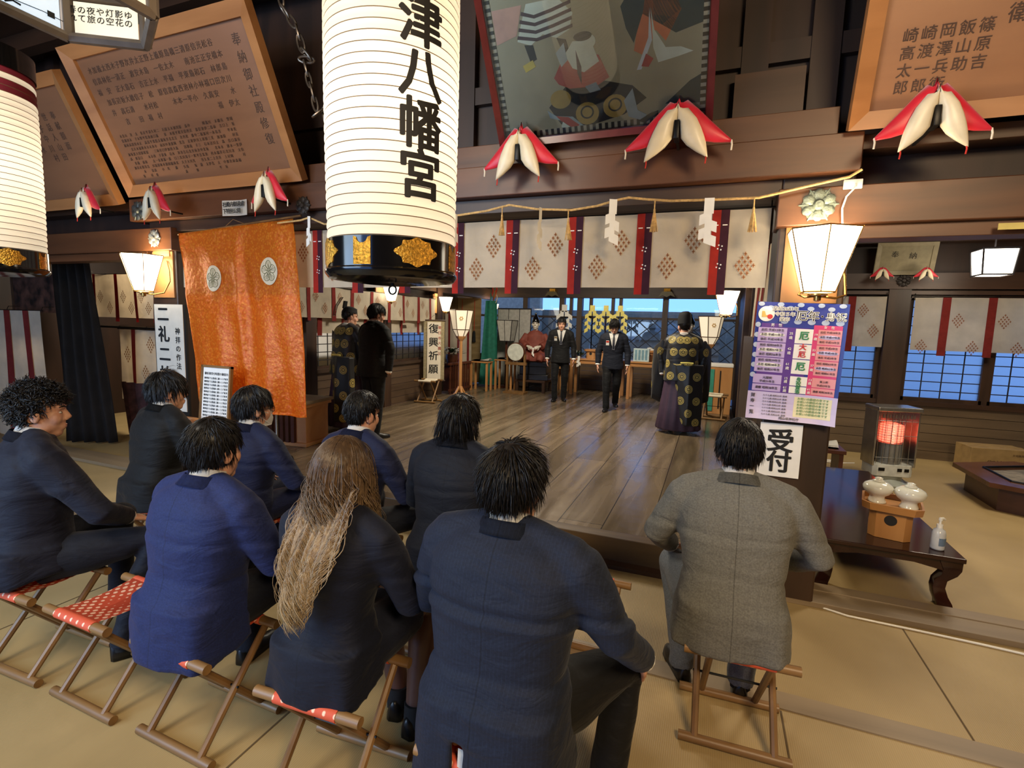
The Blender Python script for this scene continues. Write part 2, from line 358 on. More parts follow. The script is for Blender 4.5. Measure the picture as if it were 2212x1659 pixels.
slab('wall_left_screen', -5.6, -5.5, 3.8, 9.3, .95, 1.26, plain('pale_board_outside', (150, 130, 96), .8))
# far bay: side walls and the back line of lattice doors (y = 12)
slab('wall_left_far', -5.9, -5.8, 9.9, 12.2, 0, 4.4, wood('far_board', (96, 78, 54), (128, 104, 74), ALONG_Z, .55))
slab('wall_right_far', .50, .58, 8.3, 12.2, 0, 4.4, PANEL)
slab('wall_right_side', .40, .46, 5.9, 7.6, .0, 1.62, wood('side_panel_wood', (52, 40, 30), (76, 60, 46), ALONG_Z, .5))
slab('ceiling_platform', -5.9, .8, 3.7, 12.4, 3.9, 4.0, wood('ceiling_boards', (78, 60, 44), (104, 82, 60), ALONG_Y, .6))
b_ = BM(); boards(b_, -5.8, .6, 12.0, .195, .86, 6); struct('wall_far_wainscot', b_, wood('far_wainscot', (82, 62, 44), (112, 88, 64), ALONG_X, .5))
b_ = BM(); bx(b_, -5.8, .6, 11.9, 12.1, 2.36, 2.62); bx(b_, -5.8, .6, 11.95, 12.05, 1.88, 1.93); bx(b_, -5.8, .6, 11.95, 12.05, .86, .93); bx(b_, -5.8, .6, 12.02, 12.12, 2.62, 3.9)
struct('wall_far_beams', b_, wood('far_beam_wood', (46, 34, 26), (72, 54, 40), ALONG_X, .5))
b_ = BM()
for x in (-5.75, -4.35, -3.42, -2.98, -1.02, .5): bx(b_, x - .06, x + .06, 11.92, 12.08, .195, 2.4)
for x in (-3.2, -2.72, -2.2, -2.02): bx(b_, x - .035, x + .035, 11.95, 12.05, 1.9, 2.4)
struct('wall_far_posts', b_, wood('far_post_wood', (60, 46, 34), (88, 68, 50), ALONG_Z, .5))
b_ = BM(); x0, x1, z0, z1 = -4.3, .45, .93, 1.88; st = .34
for sg in (1, -1):
    for k in range(-6, 20):
        xa = x0 + k * st; sl = sg * 1.15      # x = xa + sl * (z - z0)
        lo, hi = sorted(((x0 - xa) / sl, (x1 - xa) / sl)); lo = max(lo, 0); hi = min(hi, z1 - z0)
        if hi - lo < .05: continue
        A, B_ = V((xa + sl * lo, 12.0 + .008 * sg, z0 + lo)), V((xa + sl * hi, 12.0 + .008 * sg, z0 + hi)); d = B_ - A
        box(b_, (A + B_) / 2, (d.length, .012, .016), MX.Rotation(-math.atan2(d.z, d.x), 3, 'Y'))
struct('window_8', b_, LATT)
b_ = BM(); bx(b_, -4.35, .5, 12.06, 12.066, .93, 2.36); struct('window_9', b_, CLEAR)
# what stands outside the back lattice at dusk
b_ = BM()
bx(b_, -9, 4, 16.0, 16.2, 0, 2.2); bx(b_, -9, -5.2, 15.6, 15.9, 0, 4); bx(b_, -2.6, .2, 15.2, 15.6, 0, 2.1)
for i in range(5): bx(b_, -2.6, .2, 15.16, 15.2, .3 + i * .35, .36 + i * .35)
struct('wall_outside', b_, plain('outside_wall', (170, 150, 128), .8))
slab('floor_outside', -9, 5, 12.2, 17, -.2, 0, plain('outside_ground', (100, 100, 105), .9))
# ================================================================== things that hang in the front line
def ray(px, py): return FW + RT * ((px - 1106) / 1097) - UP * ((py - 829.5) / 1097)
def at(px, py, Y=None, Z=None, X=None, D=None):
    d = ray(px, py)
    if Y is not None: return CAMP + d * (Y / d.y)
    if Z is not None: return CAMP + d * ((Z - CAMP.z) / d.z)
    if X is not None: return CAMP + d * (X / d.x)
    return CAMP + d * D
# ---- paper lanterns
def lantern_paper(name, em):
    ma = bpy.data.materials.new(name); ma.use_nodes = True; nt = ma.node_tree
    for n_ in list(nt.nodes):
        if n_.type != 'OUTPUT_MATERIAL': nt.nodes.remove(n_)
    t = nt.nodes.new('ShaderNodeBsdfTranslucent'); t.inputs[0].default_value = (.95, .88, .74, 1)
    d = nt.nodes.new('ShaderNodeBsdfDiffuse'); d.inputs[0].default_value = (.82, .72, .58, 1)
    e = nt.nodes.new('ShaderNodeEmission'); e.inputs[0].default_value = (1, .86, .66, 1); e.inputs[1].default_value = em
    m1 = nt.nodes.new('ShaderNodeMixShader'); m1.inputs[0].default_value = .45; a = nt.nodes.new('ShaderNodeAddShader')
    nt.links.new(t.outputs[0], m1.inputs[1]); nt.links.new(d.outputs[0], m1.inputs[2]); nt.links.new(m1.outputs[0], a.inputs[0]); nt.links.new(e.outputs[0], a.inputs[1])
    nt.links.new(a.outputs[0], [n_ for n_ in nt.nodes if n_.type == 'OUTPUT_MATERIAL'][0].inputs[0])
    return ma
LPAPER = lantern_paper('lantern_paper', .24)
RIB = plain('lantern_rib', (112, 92, 66), .8)
CRIM = plain('crimson_paper', (120, 24, 46), .7)
def chochin(label, loc, R, h, text, bulb, az, redtop=None, zb=0):
    o = thing('paper_lantern', label, 'lantern', loc)
    b = BM(); n = 72; pitch = .0345; k = int(h / pitch); z = .15; prof = []; mis = []
    for i in range(k):
        red = redtop and any(a <= i / k <= c for a, c in redtop)
        for dz, dr, mi in ((0, 0, 1), (.0035, 0, 2 if red else 0), (.012, .0035, 2 if red else 0), (.0235, .0035, 2 if red else 0)):
            sw = 1 + .03 * math.sin(PI * i / k)
            prof.append((R * sw + dr, z + dz)); mis.append(mi)
        z += pitch
    prof.append((R, z)); rings = [[V((r * math.cos(2 * PI * q / n), r * math.sin(2 * PI * q / n), zz)) for q in range(n)] for r, zz in prof]
    vs = [[b.verts.new(p) for p in r] for r in rings]
    for j, (a, c) in enumerate(zip(vs, vs[1:])):
        for i in range(n):
            f = b.faces.new((a[i], a[(i + 1) % n], c[(i + 1) % n], c[i])); f.material_index = mis[j]
    ztop = z
    obj('paper_body', b, [LPAPER, RIB, CRIM], o)
    b = BM(); lathe(b, [(.02, .012), (R * .5, .0), (R * 1.0, .012), (R * 1.055, .03), (R * 1.055, .04), (R * 1.03, .046), (R * 1.03, .148), (R * 1.0, .152), (R * .93, .152), (R * .93, .03), (.02, .03)], 64); obj('bottom_ring', b, LACQ, o)
    b = BM(); lathe(b, [(R * .93, ztop), (R * 1.04, ztop), (R * 1.04, ztop + .12), (R * .8, ztop + .14), (.02, ztop + .14)], 64); obj('top_ring', b, LACQ, o)
    b = BM(); tube(b, [(.017 * math.cos(t * PI / 8), 0, -.022 + .017 * math.sin(t * PI / 8)) for t in range(17)], .0035, 6); tube(b, [(0, 0, .005), (0, 0, -.006)], .006, 8); obj('pull_ring', b, IRON, o)
    b = BM(); tube(b, [(0, 0, ztop + .13), (0, 0, 4.42 - loc[2])], .008, 6); obj('hanging_rod', b, IRON, o)
    def wrap(bm, rad, z0, a0, cuts=9):
        xs = [v.co.x for v in bm.verts]
        for i in range(1, cuts):
            x = min(xs) + (max(xs) - min(xs)) * i / cuts
            bmesh.ops.bisect_plane(bm, geom=bm.verts[:] + bm.edges[:] + bm.faces[:], plane_co=(x, 0, 0), plane_no=(1, 0, 0))
        for v in bm.verts:
            t = a0 + v.co.x / rad; r = rad + v.co.z; v.co = V((r * math.cos(t), r * math.sin(t), z0 + v.co.y))
        return bm
    # gilt plates round the ring: a notched square between two scalloped ovals
    for j in range(8):
        a = az + math.radians(45 * j)
        g = BM()
        if j % 2 == 0: pts = [(.054 * s * (1 + .13 * math.cos(6 * t)) * (1.35 if True else 1), .047 * c_ * (1 + .10 * math.cos(8 * t))) for t in [2 * PI * i / 48 for i in range(48)] for s, c_ in [(math.cos(t), math.sin(t))]]
        else: pts = [(-.032, -.049), (.032, -.049), (.032, .047), (.022, .043), (.016, .03), (.006, .024), (-.006, .024), (-.016, .03), (-.022, .043), (-.032, .047)]
        prism(g, pts, .003, 0, V((0, 0, 0)), V((1, 0, 0)), V((0, 1, 0)), V((0, 0, 1)))
        bmesh.ops.triangulate(g, faces=g.faces)
        obj('gilt_plate', wrap(g, R * 1.03, .098, a, 7), GOLD, o)
    if text:
        g = glyphs([(c, 0, -i * .166, .176, .026, .95) for i, c in enumerate(text)], .002)
        obj('lettering', wrap(g, R * 1.025 + .004, zb, az + math.radians(3), 10), INK, o)
    l = lamp('bulb', 'POINT', (0, 0, .62), bulb, (1, .86, .64), .05); l.parent = o
    b = BM(); ico(b, (0, 0, .62), .035, None, 2); tube(b, [(0, 0, .655), (0, 0, ztop)], .006, 6); obj('socket', b, IRON, o)
    return o
c1 = at(848, 600, D=2.0)
ta = math.atan2(-c1.y, -c1.x)
chochin('tall lit white paper lantern with black brushed lettering, hanging in the middle of the picture', (c1.x, c1.y, 1.825), .238, 1.35, '津八幡宮', 8.5, ta + math.radians(20), zb=.15 + .20 + .166 * 3)
c2 = at(-10, 598, D=3.05)
chochin('lit white paper lantern with dark red bands near its top, at the left edge', (c2.x, c2.y, 1.885), .24, 1.02, '', 6, math.atan2(-c2.y, -c2.x) + math.radians(14), redtop=((.855, .925), (.965, 1)))
# ---- hexagonal hanging lantern, seen from below at the upper left
HEXP = glow('hex_lantern_paper', (1, .93, .72), .55); HEXB = glow('hex_lantern_paper_daylit', (.52, .76, 1), .62)  # cool copy: bluish daylight put into the panels' glow colour
AGED = wood('aged_lantern_wood', (92, 78, 66), (126, 110, 96), ALONG_Z, .6, 8)
pc = at(148, 84, D=1.7); ang0 = math.atan2(pc.y, pc.x)
R6 = .235; dirv = V((pc.x, pc.y, 0)).normalized()
hx = thing('hexagonal_lantern', 'big six-sided wooden hanging lantern with glowing paper sides, at the upper left corner', 'lantern', (pc.x - dirv.x * R6, pc.y - dirv.y * R6, pc.z), ang0)
cs = [V((R6 * math.cos(PI / 3 * i), R6 * math.sin(PI / 3 * i), 0)) for i in range(6)]
for i in range(6):
    a, c = cs[i], cs[(i + 1) % 6]
    b = BM(); q = [a + (c - a) * .09, a + (c - a) * .91]
    f = [q[0] + V((0, 0, .022)), q[1] + V((0, 0, .022)), q[1] + V((0, 0, .12)), q[0] + V((0, 0, .12))]
    loft(b, [f, [p * .99 for p in f]], True); obj('paper_panel', b, HEXB if i in (0, 1) else HEXP, hx)
    b = BM()
    f = [a * .95 + (c - a) * .1 + V((0, 0, .16)), c * .95 - (c - a) * .1 + V((0, 0, .16)), c * .72 + V((0, 0, .40)), a * .72 + V((0, 0, .40))]
    loft(b, [f, [p * .985 for p in f]], True); obj('upper_panel', b, HEXP, hx)
    b = BM(); tube(b, [a, a + V((0, 0, .14))], .017, 6); tube(b, [a + V((0, 0, .14)), a * .72 + V((0, 0, .42))], .014, 6); obj('corner_post', b, AGED, hx)
    b = BM()
    for z in (.004, .14): tube(b, [a + V((0, 0, z)), c + V((0, 0, z))], .016, 6)
    obj('rail', b, AGED, hx)
b = BM()
lathe(b, [(R6 * .75, .41), (R6 * .75, .44), (.03, .5), (.02, .41)], 6); tube(b, [(0, 0, .48), (0, 0, 4.42 - pc.z)], .01, 6); obj('cap', b, AGED, hx)
# brush writing and a small ink drawing on the two panels that face the camera
def on_panel(i, bm, nm):
    a, c = cs[i], cs[(i + 1) % 6]; ex = (a - c).normalized(); nrm = -((a + c) / 2).normalized(); mid = (a + c) / 2
    mt = MX((ex, V((0, 0, 1)), nrm)).transposed().to_4x4(); mt.translation = mid * .985 + V((0, 0, .07))
    bmesh.ops.transform(bm, matrix=mt, verts=bm.verts); obj(nm, bm, INK, hx)
on_panel(5, glyphs([(c, -.10 + .028 * (i % 7), .022 - .026 * (i // 7), .026) for i, c in enumerate('春の夜や灯影ゆれて旅の空花の')]), 'lettering')
b = BM(); bx(b, -.035, -.03, -.035, .04, 0, .001); bx(b, -.05, -.015, .005, .02, 0, .001); bx(b, .06, .08, -.03, -.012, 0, .001); tube(b, [(-.13, -.005, 0), (-.04, -.03, 0), (.05, -.022, 0), (.12, -.024, 0)], .0012, 4); tube(b, [(-.05, -.045, 0), (-.03, -.033, 0), (-.01, -.036, 0)], .003, 4)
on_panel(0, b, 'ink_drawing')
# ---- wall lamps: flared six-sided shades on a brass bracket
SHADE = glow('lamp_shade_glow', (1, .88, .66), 7.5); SHADE2 = glow('lamp_shade_glow_far', (1, .88, .66), 6.0)
def sconce(label, loc, rz=0, s=1.0, board=True, shade=None, group=None):
    """loc = middle of the shade's foot; wall is at +y"""
    o = thing('wall_lamp', label, 'lamp', loc, rz, group)
    rb, rt, h = .085 * s, .185 * s, .33 * s
    b = BM()
    pts = lambda r, z, k=6: [V((r * math.cos(PI / 3 * i + PI / 6), r * math.sin(PI / 3 * i + PI / 6), z)) for i in range(k)]
    loft(b, [pts(rb, 0), pts(rt, h)], False); loft(b, [pts(rb * .97, 0), pts(rt * .97, h)], False)
    b.faces.new([b.verts.new(p) for p in pts(rb, .001)]); obj('shade', b, shade or SHADE, o, False)
    b = BM()
    A, B2 = pts(rb * 1.01, 0), pts(rt * 1.01, h)
    for i in range(6):
        tube(b, [A[i], B2[i]], .0035 * s, 5); tube(b, [A[i], A[(i + 1) % 6]], .005 * s, 5); tube(b, [B2[i], B2[(i + 1) % 6]], .004 * s, 5)
    obj('shade_frame', b, BRASS, o)
    b = BM(); lathe(b, [(.02, 0), (.05 * s, -.008), (.05 * s, -.018), (.02, -.022), (.018, -.045), (.008, -.05)], 14)
    tube(b, [(0, 0, -.02), (-.06 * s, .01, -.028), (-.09 * s, .02, -.012), (-.08 * s, .025, .004), (-.065 * s, .02, -.004)], .006, 6)
    tube(b, [(0, 0, -.02), (.09 * s, .03, -.03), (.15 * s, .09, -.01), (.15 * s, .15, .10 * s), (.12 * s, .17, .2 * s), (.06, .19, .3 * s)], .007, 6)
    obj('bracket', b, BRASS, o)
    if board:
        b = BM(); bx(b, -.16 * s, .13 * s, .20, .225, -.05 * s, .39 * s); bx(b, -.13 * s, .10 * s, .19, .2, .34 * s, .41 * s); obj('back_board', b, HINOKIZ, o, bevel=.003)
    l = lamp('bulb', 'POINT', (0, 0, h * .8), 5.5 * s * s, (1, .74, .42), .04); l.parent = o
    return o
sconce('lit flared wall lamp on the right pillar, just above the blue poster', (.52, 3.235, 1.905), 0)
sconce('lit flared wall lamp on the left pillar, beside the orange banner', (-5.0, 3.235, 1.895), 0)
p = at(955, 672, Y=9.0); sconce('lit flared wall lamp over the hanging white scroll, on the left side post', (-5.02, 9.1, p.z), -PI / 2 + PI, .85, True, SHADE2)
p = at(1064, 680, Y=11.6); sconce('small lit wall lamp beside the teal banner at the far left', (p.x, 11.6, p.z), 0, .8, False, SHADE2)
p = at(776, 650, Y=7.3); sconce('lit wall lamp glaring behind the heads of the two men standing at left', (-5.0, 7.2, p.z), PI / 2, .85, True, SHADE2)
p = at(1568, 680, Y=8.3); sconce('lit wall lamp above the right standing floor lantern, under the white curtain', (p.x, 8.3, p.z), 0, 1.05, False, SHADE2)
# cable and outlet above the right wall lamp
o = thing('power_outlet', 'small white power outlet with a cream cable above the right pillar lamp', 'outlet', (.66, 3.375, 2.50))
b = BM(); bx(b, -.045, .045, -.012, .005, -.025, .025); obj('outlet_box', b, PLASTW, o, bevel=.003)
b = BM(); tube(b, [(.012, -.015, 0), (.01, -.03, -.02), (-.03, -.03, -.07), (-.042, -.02, -.13), (-.035, -.02, -.2), (-.03, -.03, -.24)], .005, 6); obj('cable', b, PLASTW, o)
# ---- bronze flower bosses on the beams
def boss(label, loc, s=1.0, mt=BRONZE):
    b = BM()
    lathe(b, [(.001, .03 * s), (.02 * s, .028 * s), (.03 * s, .014 * s), (.034 * s, .0)], 14)
    for i in range(6):
        a = PI / 3 * i + PI / 6; ico(b, (.055 * s * math.cos(a), .055 * s * math.sin(a), .006), (.036 * s, .03 * s, .012 * s), MX.Rotation(a, 3, 'Z'), 2)
        a += PI / 6; tube(b, [(.05 * s * math.cos(a), .05 * s * math.sin(a), .004), (.1 * s * math.cos(a), .1 * s * math.sin(a), .004)], [.012 * s, .003], 6)
    lathe(b, [(.001, .008), (.088 * s, .006), (.092 * s, 0)], 6)
    upright(b); o = obj('flower_boss', b, mt); o.location = loc
    return tag(o, label, 'beam ornament')
boss('greenish bronze flower boss on the beam end above the right pillar lamp', (.505, 3.378, 2.40))
boss('bronze flower boss at the left end of the main beam, beside a cushion', (-5.2, 3.355, 2.66), 1, plain('dark_bronze', (74, 78, 74), .45, .5))
boss('bronze flower boss on the lower beam above the left pillar lamp', (-5.02, 3.375, 2.40), .9, plain('grey_bronze', (150, 150, 142), .4, .5))
boss('dark flower boss on the main beam right of the paper notice', at(655, 444, Y=3.355), .8, plain('black_bronze', (52, 46, 42), .5, .3))
boss('small dark flower boss on the far post between the side room windows', (2.34, 8.37, 2.42), .9, plain('black_bronze_far', (44, 38, 36), .5, .3))
# ---- leaning framed boards
def plaque(name, label, x0, x1, zb, lean, h, fw, yb=3.36, frame_m=None, board_m=None, cat='plaque', depth=.06):
    o = thing(name, label, cat, ((x0 + x1) / 2, yb, zb)); o.rotation_euler = (lean, 0, 0); w = (x1 - x0) / 2
    b = BM(); bx(b, -w + .01, w - .01, -.004, .01, .01, h - .01); obj('board', b, board_m, o)
    b = BM()
    for (A, B_, C_, D_) in (((-w, 0), (w, 0), (w - fw, fw), (-w + fw, fw)), ((w, 0), (w, h), (w - fw, h - fw), (w - fw, fw)), ((w, h), (-w, h), (-w + fw, h - fw), (w - fw, h - fw)), ((-w, h), (-w, 0), (-w + fw, fw), (-w + fw, h - fw))):
        P = [V((x, 0, z)) for x, z in (A, B_, C_, D_)]
        fr_ = [P[0] + V((0, -depth, 0)), P[1] + V((0, -depth, 0)), P[2] + V((0, -depth * .55, 0)), P[3] + V((0, -depth * .55, 0))]
        loft(b, [[p + V((0, .012, 0)) for p in P], fr_], True)
    obj('frame', b, frame_m, o, False)
    return o, w, h
NAMES = '山田川上中村井藤佐木高橋渡辺伊加小林吉松本清水石坂野口岡谷原島森池福西東北南大太一二三郎正次義久長安平和子信光'
def name_rows(w, h, x0, x1, z0, z1, nx, nz, size, jitter=.0, skip=.12):
    r = random.Random(5); out = []
    for i in range(nx):
        n = nz - r.randint(0, 2)
        for j in range(n):
            if r.random() < skip: continue
            out.append((r.choice(NAMES), x0 + (x1 - x0) * i / max(1, nx - 1), z1 - (z1 - z0) * j / max(1, nz - 1), size))
    return out
BOARDL = wood('plaque_board', (112, 76, 52), (138, 96, 66), ALONG_X, .5, 3, .05); FRAMEL = wood('plaque_frame', (146, 96, 54), (178, 124, 76), ALONG_X, .45, 4, .08)
FADED = plain('faded_ink', (74, 52, 40), .8)
o, w_, h_ = plaque('donor_plaque', 'wide wooden plaque of many names leaning out from the wall, at upper left', -5.25, -3.14, 2.80, math.radians(25.5), 1.2, .1, board_m=BOARDL, frame_m=FRAMEL)
it = name_rows(w_, h_, -.85, .62, .60, 1.0, 26, 6, .052) + name_rows(w_, h_, -.85, .5, .16, .5, 40, 10, .028, skip=.2) + [(c, .82, .98 - .11 * i, .085) for i, c in enumerate('奉納御社殿修復')]
obj('lettering', upright(glyphs(it), -.006), FADED, o)
pr = at(112, 128, X=-5.42)
o, w_, h_ = plaque('donor_plaque', 'wooden plaque with a few faint brush lines, partly behind the left paper lantern', -7.4, -5.40, 2.74, math.radians(25), 1.12, .1, board_m=BOARDL, frame_m=FRAMEL)
obj('lettering', upright(glyphs([(c, .62 - .13 * i, .80 - .085 * j, .07) for i, col in enumerate(('奉献額面', '世話人山田', '氏子中川村', '大工清水')) for j, c in enumerate(col)]), -.006), FADED, o)
o, w_, h_ = plaque('donor_plaque', 'pale framed wooden plaque with brush names leaning out at upper right', .60, 3.0, 2.78, math.radians(20.5), 1.3, .085, board_m=wood('plaque_board_right', (132, 90, 60), (160, 114, 78), ALONG_X, .5, 3, .05), frame_m=FRAMEL)
obj('lettering', upright(glyphs([(c, -w_ + .21 + .075 * i, .40 - .075 * j, .066, .006) for i, col in enumerate(('崎高太郎', '崎渡一郎', '岡澤兵衛', '飯山助', '篠原吉')) for j, c in enumerate(col)] + [(c, -w_ + .62 + .16 * i, .62 - .095 * j, .085, .006) for i, col in enumerate(('当宮衛', '氏子', '總代', '寄附')) for j, c in enumerate(col)]), -.006), FADED, o)
# far small plaque in the side room
o, w_, h_ = plaque('hanging_plaque', 'small pale plaque hanging high on the back wall of the side room', 1.98, 2.64, 2.50, math.radians(14), .42, .05, 8.36, plain('pale_plaque_frame', (156, 146, 118), .6), plain('pale_plaque', (146, 136, 106), .6), depth=.03)
obj('lettering', upright(glyphs([('奉', -.12, .26, .09), ('納', .08, .24, .09)]), -.006), INK, o)
# ---- framed figure painting behind glass
OLIVE = plain('painted_ground', (196, 180, 144), .6, var=.12, scale=3)
o, w_, h_ = plaque('framed_painting', 'big glazed painting of robed figures in a red frame with a striped border', -1.42, -.085, 2.885, math.radians(33), .98, .045, 3.34, plain('red_lacquer_frame', (92, 34, 36), .25), OLIVE, 'painting', .05)
STRA, STRB = plain('border_stripe_dark', (60, 52, 44), .7), plain('border_stripe_pale', (206, 190, 160), .7)
b = BM(); n_ = 64; k = .03
for i in range(n_):
    x = -w_ + .045 + (2 * w_ - .09) * i / n_; bx(b, x, x + (2 * w_ - .09) / n_ * .98, -.008, -.003, .045, .045 + k, i % 2)
for i in range(46):
    z = .045 + k + (h_ - .1 - k) * i / 46
    for s in (-1, 1): bx(b, s * (w_ - .045 - k / 2) - k / 2, s * (w_ - .045 - k / 2) + k / 2, -.008, -.003, z, z + (h_ - .1 - k) / 46 * .98, i % 2)
obj('border', b, [STRA, STRB], o, False)
pal = {k_: plain('paint_' + k_, c if k_ in ('black', 'plum', 'dark') else tuple(min(250, int(x * 1.22)) for x in c), .6, var=.08) for k_, c in dict(black=(30, 28, 30), gold=(166, 134, 66), red=(168, 58, 54), pale=(222, 206, 184), orange=(206, 116, 74), grey=(150, 160, 160), white=(226, 220, 206), plum=(84, 52, 58), dark=(62, 74, 70), pink=(198, 150, 130), blue=(84, 108, 128), yellow=(206, 178, 84)).items()}
def pic(name, shapes):
    cols = []; b = BM()
    for lay, (c, pts) in enumerate(shapes):
        if c not in cols: cols.append(c)
        prism(b, [((x - .5) * 2 * w_, .02 + z * h_ * .76) for x, z in pts], .0012 + lay * .00025, cols.index(c), V((0, -.004, 0)))
    obj(name, b, [pal[c] for c in cols], o, False)
def disc(cx, cz, rx, rz, n=18): return [(cx + rx * math.cos(2 * PI * i / n), cz + rz * math.sin(2 * PI * i / n)) for i in range(n)]
pic('painted_landscape', [('dark', [(.84, .62), (.95, .66), (.95, .97), (.66, .97), (.70, .78)]), ('dark', [(.80, .16), (.95, .14), (.95, .34), (.90, .30)]), ('pink', [(.06, .74), (.16, .78), (.2, .97), (.06, .97)])])
pic('painted_seated_figure', [('black', [(.27, .24), (.36, .38), (.50, .40), (.66, .32), (.72, .22), (.62, .12), (.44, .06), (.32, .1)]), ('gold', disc(.33, .29, .05, .07)), ('gold', disc(.45, .16, .055, .085)), ('gold', disc(.58, .19, .055, .085)), ('black', disc(.45, .17, .032, .05)), ('gold', disc(.45, .17, .024, .038)), ('black', disc(.58, .2, .032, .05)), ('gold', disc(.58, .2, .024, .038)),
    ('grey', [(.26, .22), (.30, .17), (.38, .15), (.43, .07), (.40, .05), (.34, .12), (.27, .16)]), ('red', [(.30, .17), (.36, .15), (.41, .08), (.38, .06), (.32, .13)]), ('pale', [(.33, .12), (.38, .05), (.36, .035), (.32, .08)]),
    ('red', [(.31, .45), (.36, .58), (.44, .62), (.52, .56), (.56, .40), (.50, .35), (.38, .36), (.33, .40)]), ('pale', [(.37, .60), (.41, .68), (.49, .66), (.52, .52), (.45, .46), (.40, .50)]), ('plum', [(.42, .62), (.44, .50), (.435, .38), (.42, .46)]), ('pale', disc(.475, .66, .035, .05)), ('black', disc(.455, .70, .04, .03)), ('grey', [(.33, .62), (.37, .68), (.38, .56), (.35, .52)]),
    ('grey', [(.62, .22), (.66, .30), (.68, .14), (.72, .10), (.70, .06), (.64, .10)]), ('black', [(.68, .06), (.74, .11), (.77, .12), (.77, .09), (.71, .04)]), ('blue', [(.45, .36), (.50, .38), (.52, .32), (.47, .31)])])
pic('painted_striped_figure', [('pale', [(.16, .74), (.19, .86), (.22, .97), (.36, .97), (.42, .86), (.40, .76), (.34, .72), (.28, .76), (.22, .70)])] + [('plum', [(.16 + .01 * i, .755 + .05 * i), (.25, .72 + .05 * i), (.33, .74 + .05 * i), (.415, .77 + .05 * i), (.415, .793 + .05 * i), (.33, .763 + .05 * i), (.25, .743 + .05 * i), (.165 + .01 * i, .778 + .05 * i)]) for i in range(4)] + [('black', [(.19, .71), (.23, .70), (.24, .60), (.21, .58)]), ('black', [(.34, .72), (.38, .70), (.39, .62), (.36, .62)]), ('yellow', [(.17, .57), (.22, .60), (.23, .55), (.18, .52)])])
pic('painted_orange_figure', [('orange', [(.70, .82), (.74, .97), (.80, .97), (.86, .76), (.80, .58), (.76, .66), (.72, .50), (.67, .55)]), ('pale', [(.74, .80), (.755, .66), (.80, .54), (.86, .53), (.91, .49), (.85, .47), (.77, .45), (.75, .55)]), ('white', [(.735, .80), (.73, .62), (.68, .42), (.70, .42), (.745, .60)]), ('red', [(.72, .52), (.75, .48), (.73, .43), (.70, .44)]), ('dark', [(.62, .84), (.68, .97), (.73, .97), (.71, .78), (.67, .60), (.64, .70)]), ('pink', disc(.655, .93, .04, .05)), ('yellow', [(.80, .94), (.83, .97), (.88, .97), (.85, .86), (.84, .90)])])
b = BM(); bx(b, -w_ + .04, w_ - .04, -.034, -.030, .04, h_ - .04); obj('glass_pane', b, CLEAR, o, False)
# ---- padded red and white charm cushions pinned to the beam
def cushion(label, loc, s=1.0, rz=0, flare=1.0, group=None, tilt=0, hook=.25):
    o = thing('charm_cushion', label, 'cushion', loc, rz, group); o.rotation_euler = (tilt, 0, rz)
    def sc(b): bmesh.ops.scale(b, vec=(s, s, s), verts=b.verts); return b
    def wings(secs, y0):
        b = BM()
        for sg in (-1, 1):
            rings = []
            for (x0_, z0_, x1_, z1_, tk) in secs:
                A = V((sg * x0_ * flare, 0, z0_)); B_ = V((sg * x1_ * flare, 0, z1_)); mid = (A + B_) / 2; half = (B_ - A) / 2
                rings.append([mid + half * math.copysign(abs(math.cos(2 * PI * q / 14)) ** .8, math.cos(2 * PI * q / 14)) + V((0, y0 + tk * math.sin(2 * PI * q / 14), 0)) for q in range(14)])
            loft(b, rings, True)
        return sc(b)
    obj('red_cushion', wings(((.0, .02, .0, -.05, .014), (0, -.07, .045, -.015, .024), (.0, -.12, .10, -.072, .030), (.03, -.18, .155, -.135, .030), (.07, -.225, .205, -.19, .026), (.12, -.245, .24, -.228, .018), (.18, -.26, .262, -.252, .009), (.255, -.268, .268, -.262, .003)), -.015), REDS, o, 2, label='red padded cushion behind')
    obj('white_cushion', wings(((.0, -.03, .0, -.085, .014), (.0, -.105, .052, -.078, .028), (.0, -.132, .094, -.135, .036), (.012, -.148, .118, -.19, .038), (.016, -.19, .134, -.235, .037), (.022, -.235, .144, -.27, .032), (.05, -.275, .150, -.305, .025), (.094, -.312, .154, -.33, .015), (.146, -.348, .156, -.350, .004)), -.06), CREAMS, o, 2, label='cream padded cushion in front')
    b = BM(); bx(b, -.014, .014, -.085, .0, -.24, -.14); bx(b, -.008, .008, -.06, hook, -.236, -.22); obj('hook', sc(b), IRON, o, bevel=.003)
    for sg in (-1, 1):
        b = BM(); x = sg * .262 * flare; tube(b, [(x, -.015, -.255), (x + .004, -.017, -.28), (x + .002, -.017, -.31)], .005, 5); obj('cord', sc(b), PAPER, o, label='white cord')
        b = BM(); x = sg * .146 * flare; tube(b, [(x, -.06, -.335), (x + .003, -.062, -.36), (x, -.062, -.385)], .004, 5); obj('cord', sc(b), REDC, o, label='red cord')
    return o
q = at(1128, 272, Y=3.24); cushion('red and cream charm cushion at the lower left corner of the painting', q, .98, 0)
q = at(1468, 215, Y=3.22); cushion('largest red and cream charm cushion, at the lower right corner of the painting', q, 1.0, 0, 1.12)
q = at(2022, 178, Y=3.14); cushion('red and cream charm cushion on the lower edge of the right plaque', q, .93, 0, .95)
q = at(190, 402, Y=3.14); cushion('red and cream charm cushion under the left-hand faint plaque', q, .85, 0, .8)
q = at(338, 398, Y=3.12); cushion('red and cream charm cushion at the lower left corner of the many-names plaque', q, .9, 0, .75)
q = at(583, 366, Y=3.16); cushion('red and cream charm cushion at the lower right corner of the many-names plaque', q, .95, 0, .75)
q = at(1907, 576, Y=8.16); cushion('tiny charm cushion at the left corner of the small plaque in the side room', q, .5, hook=.6)
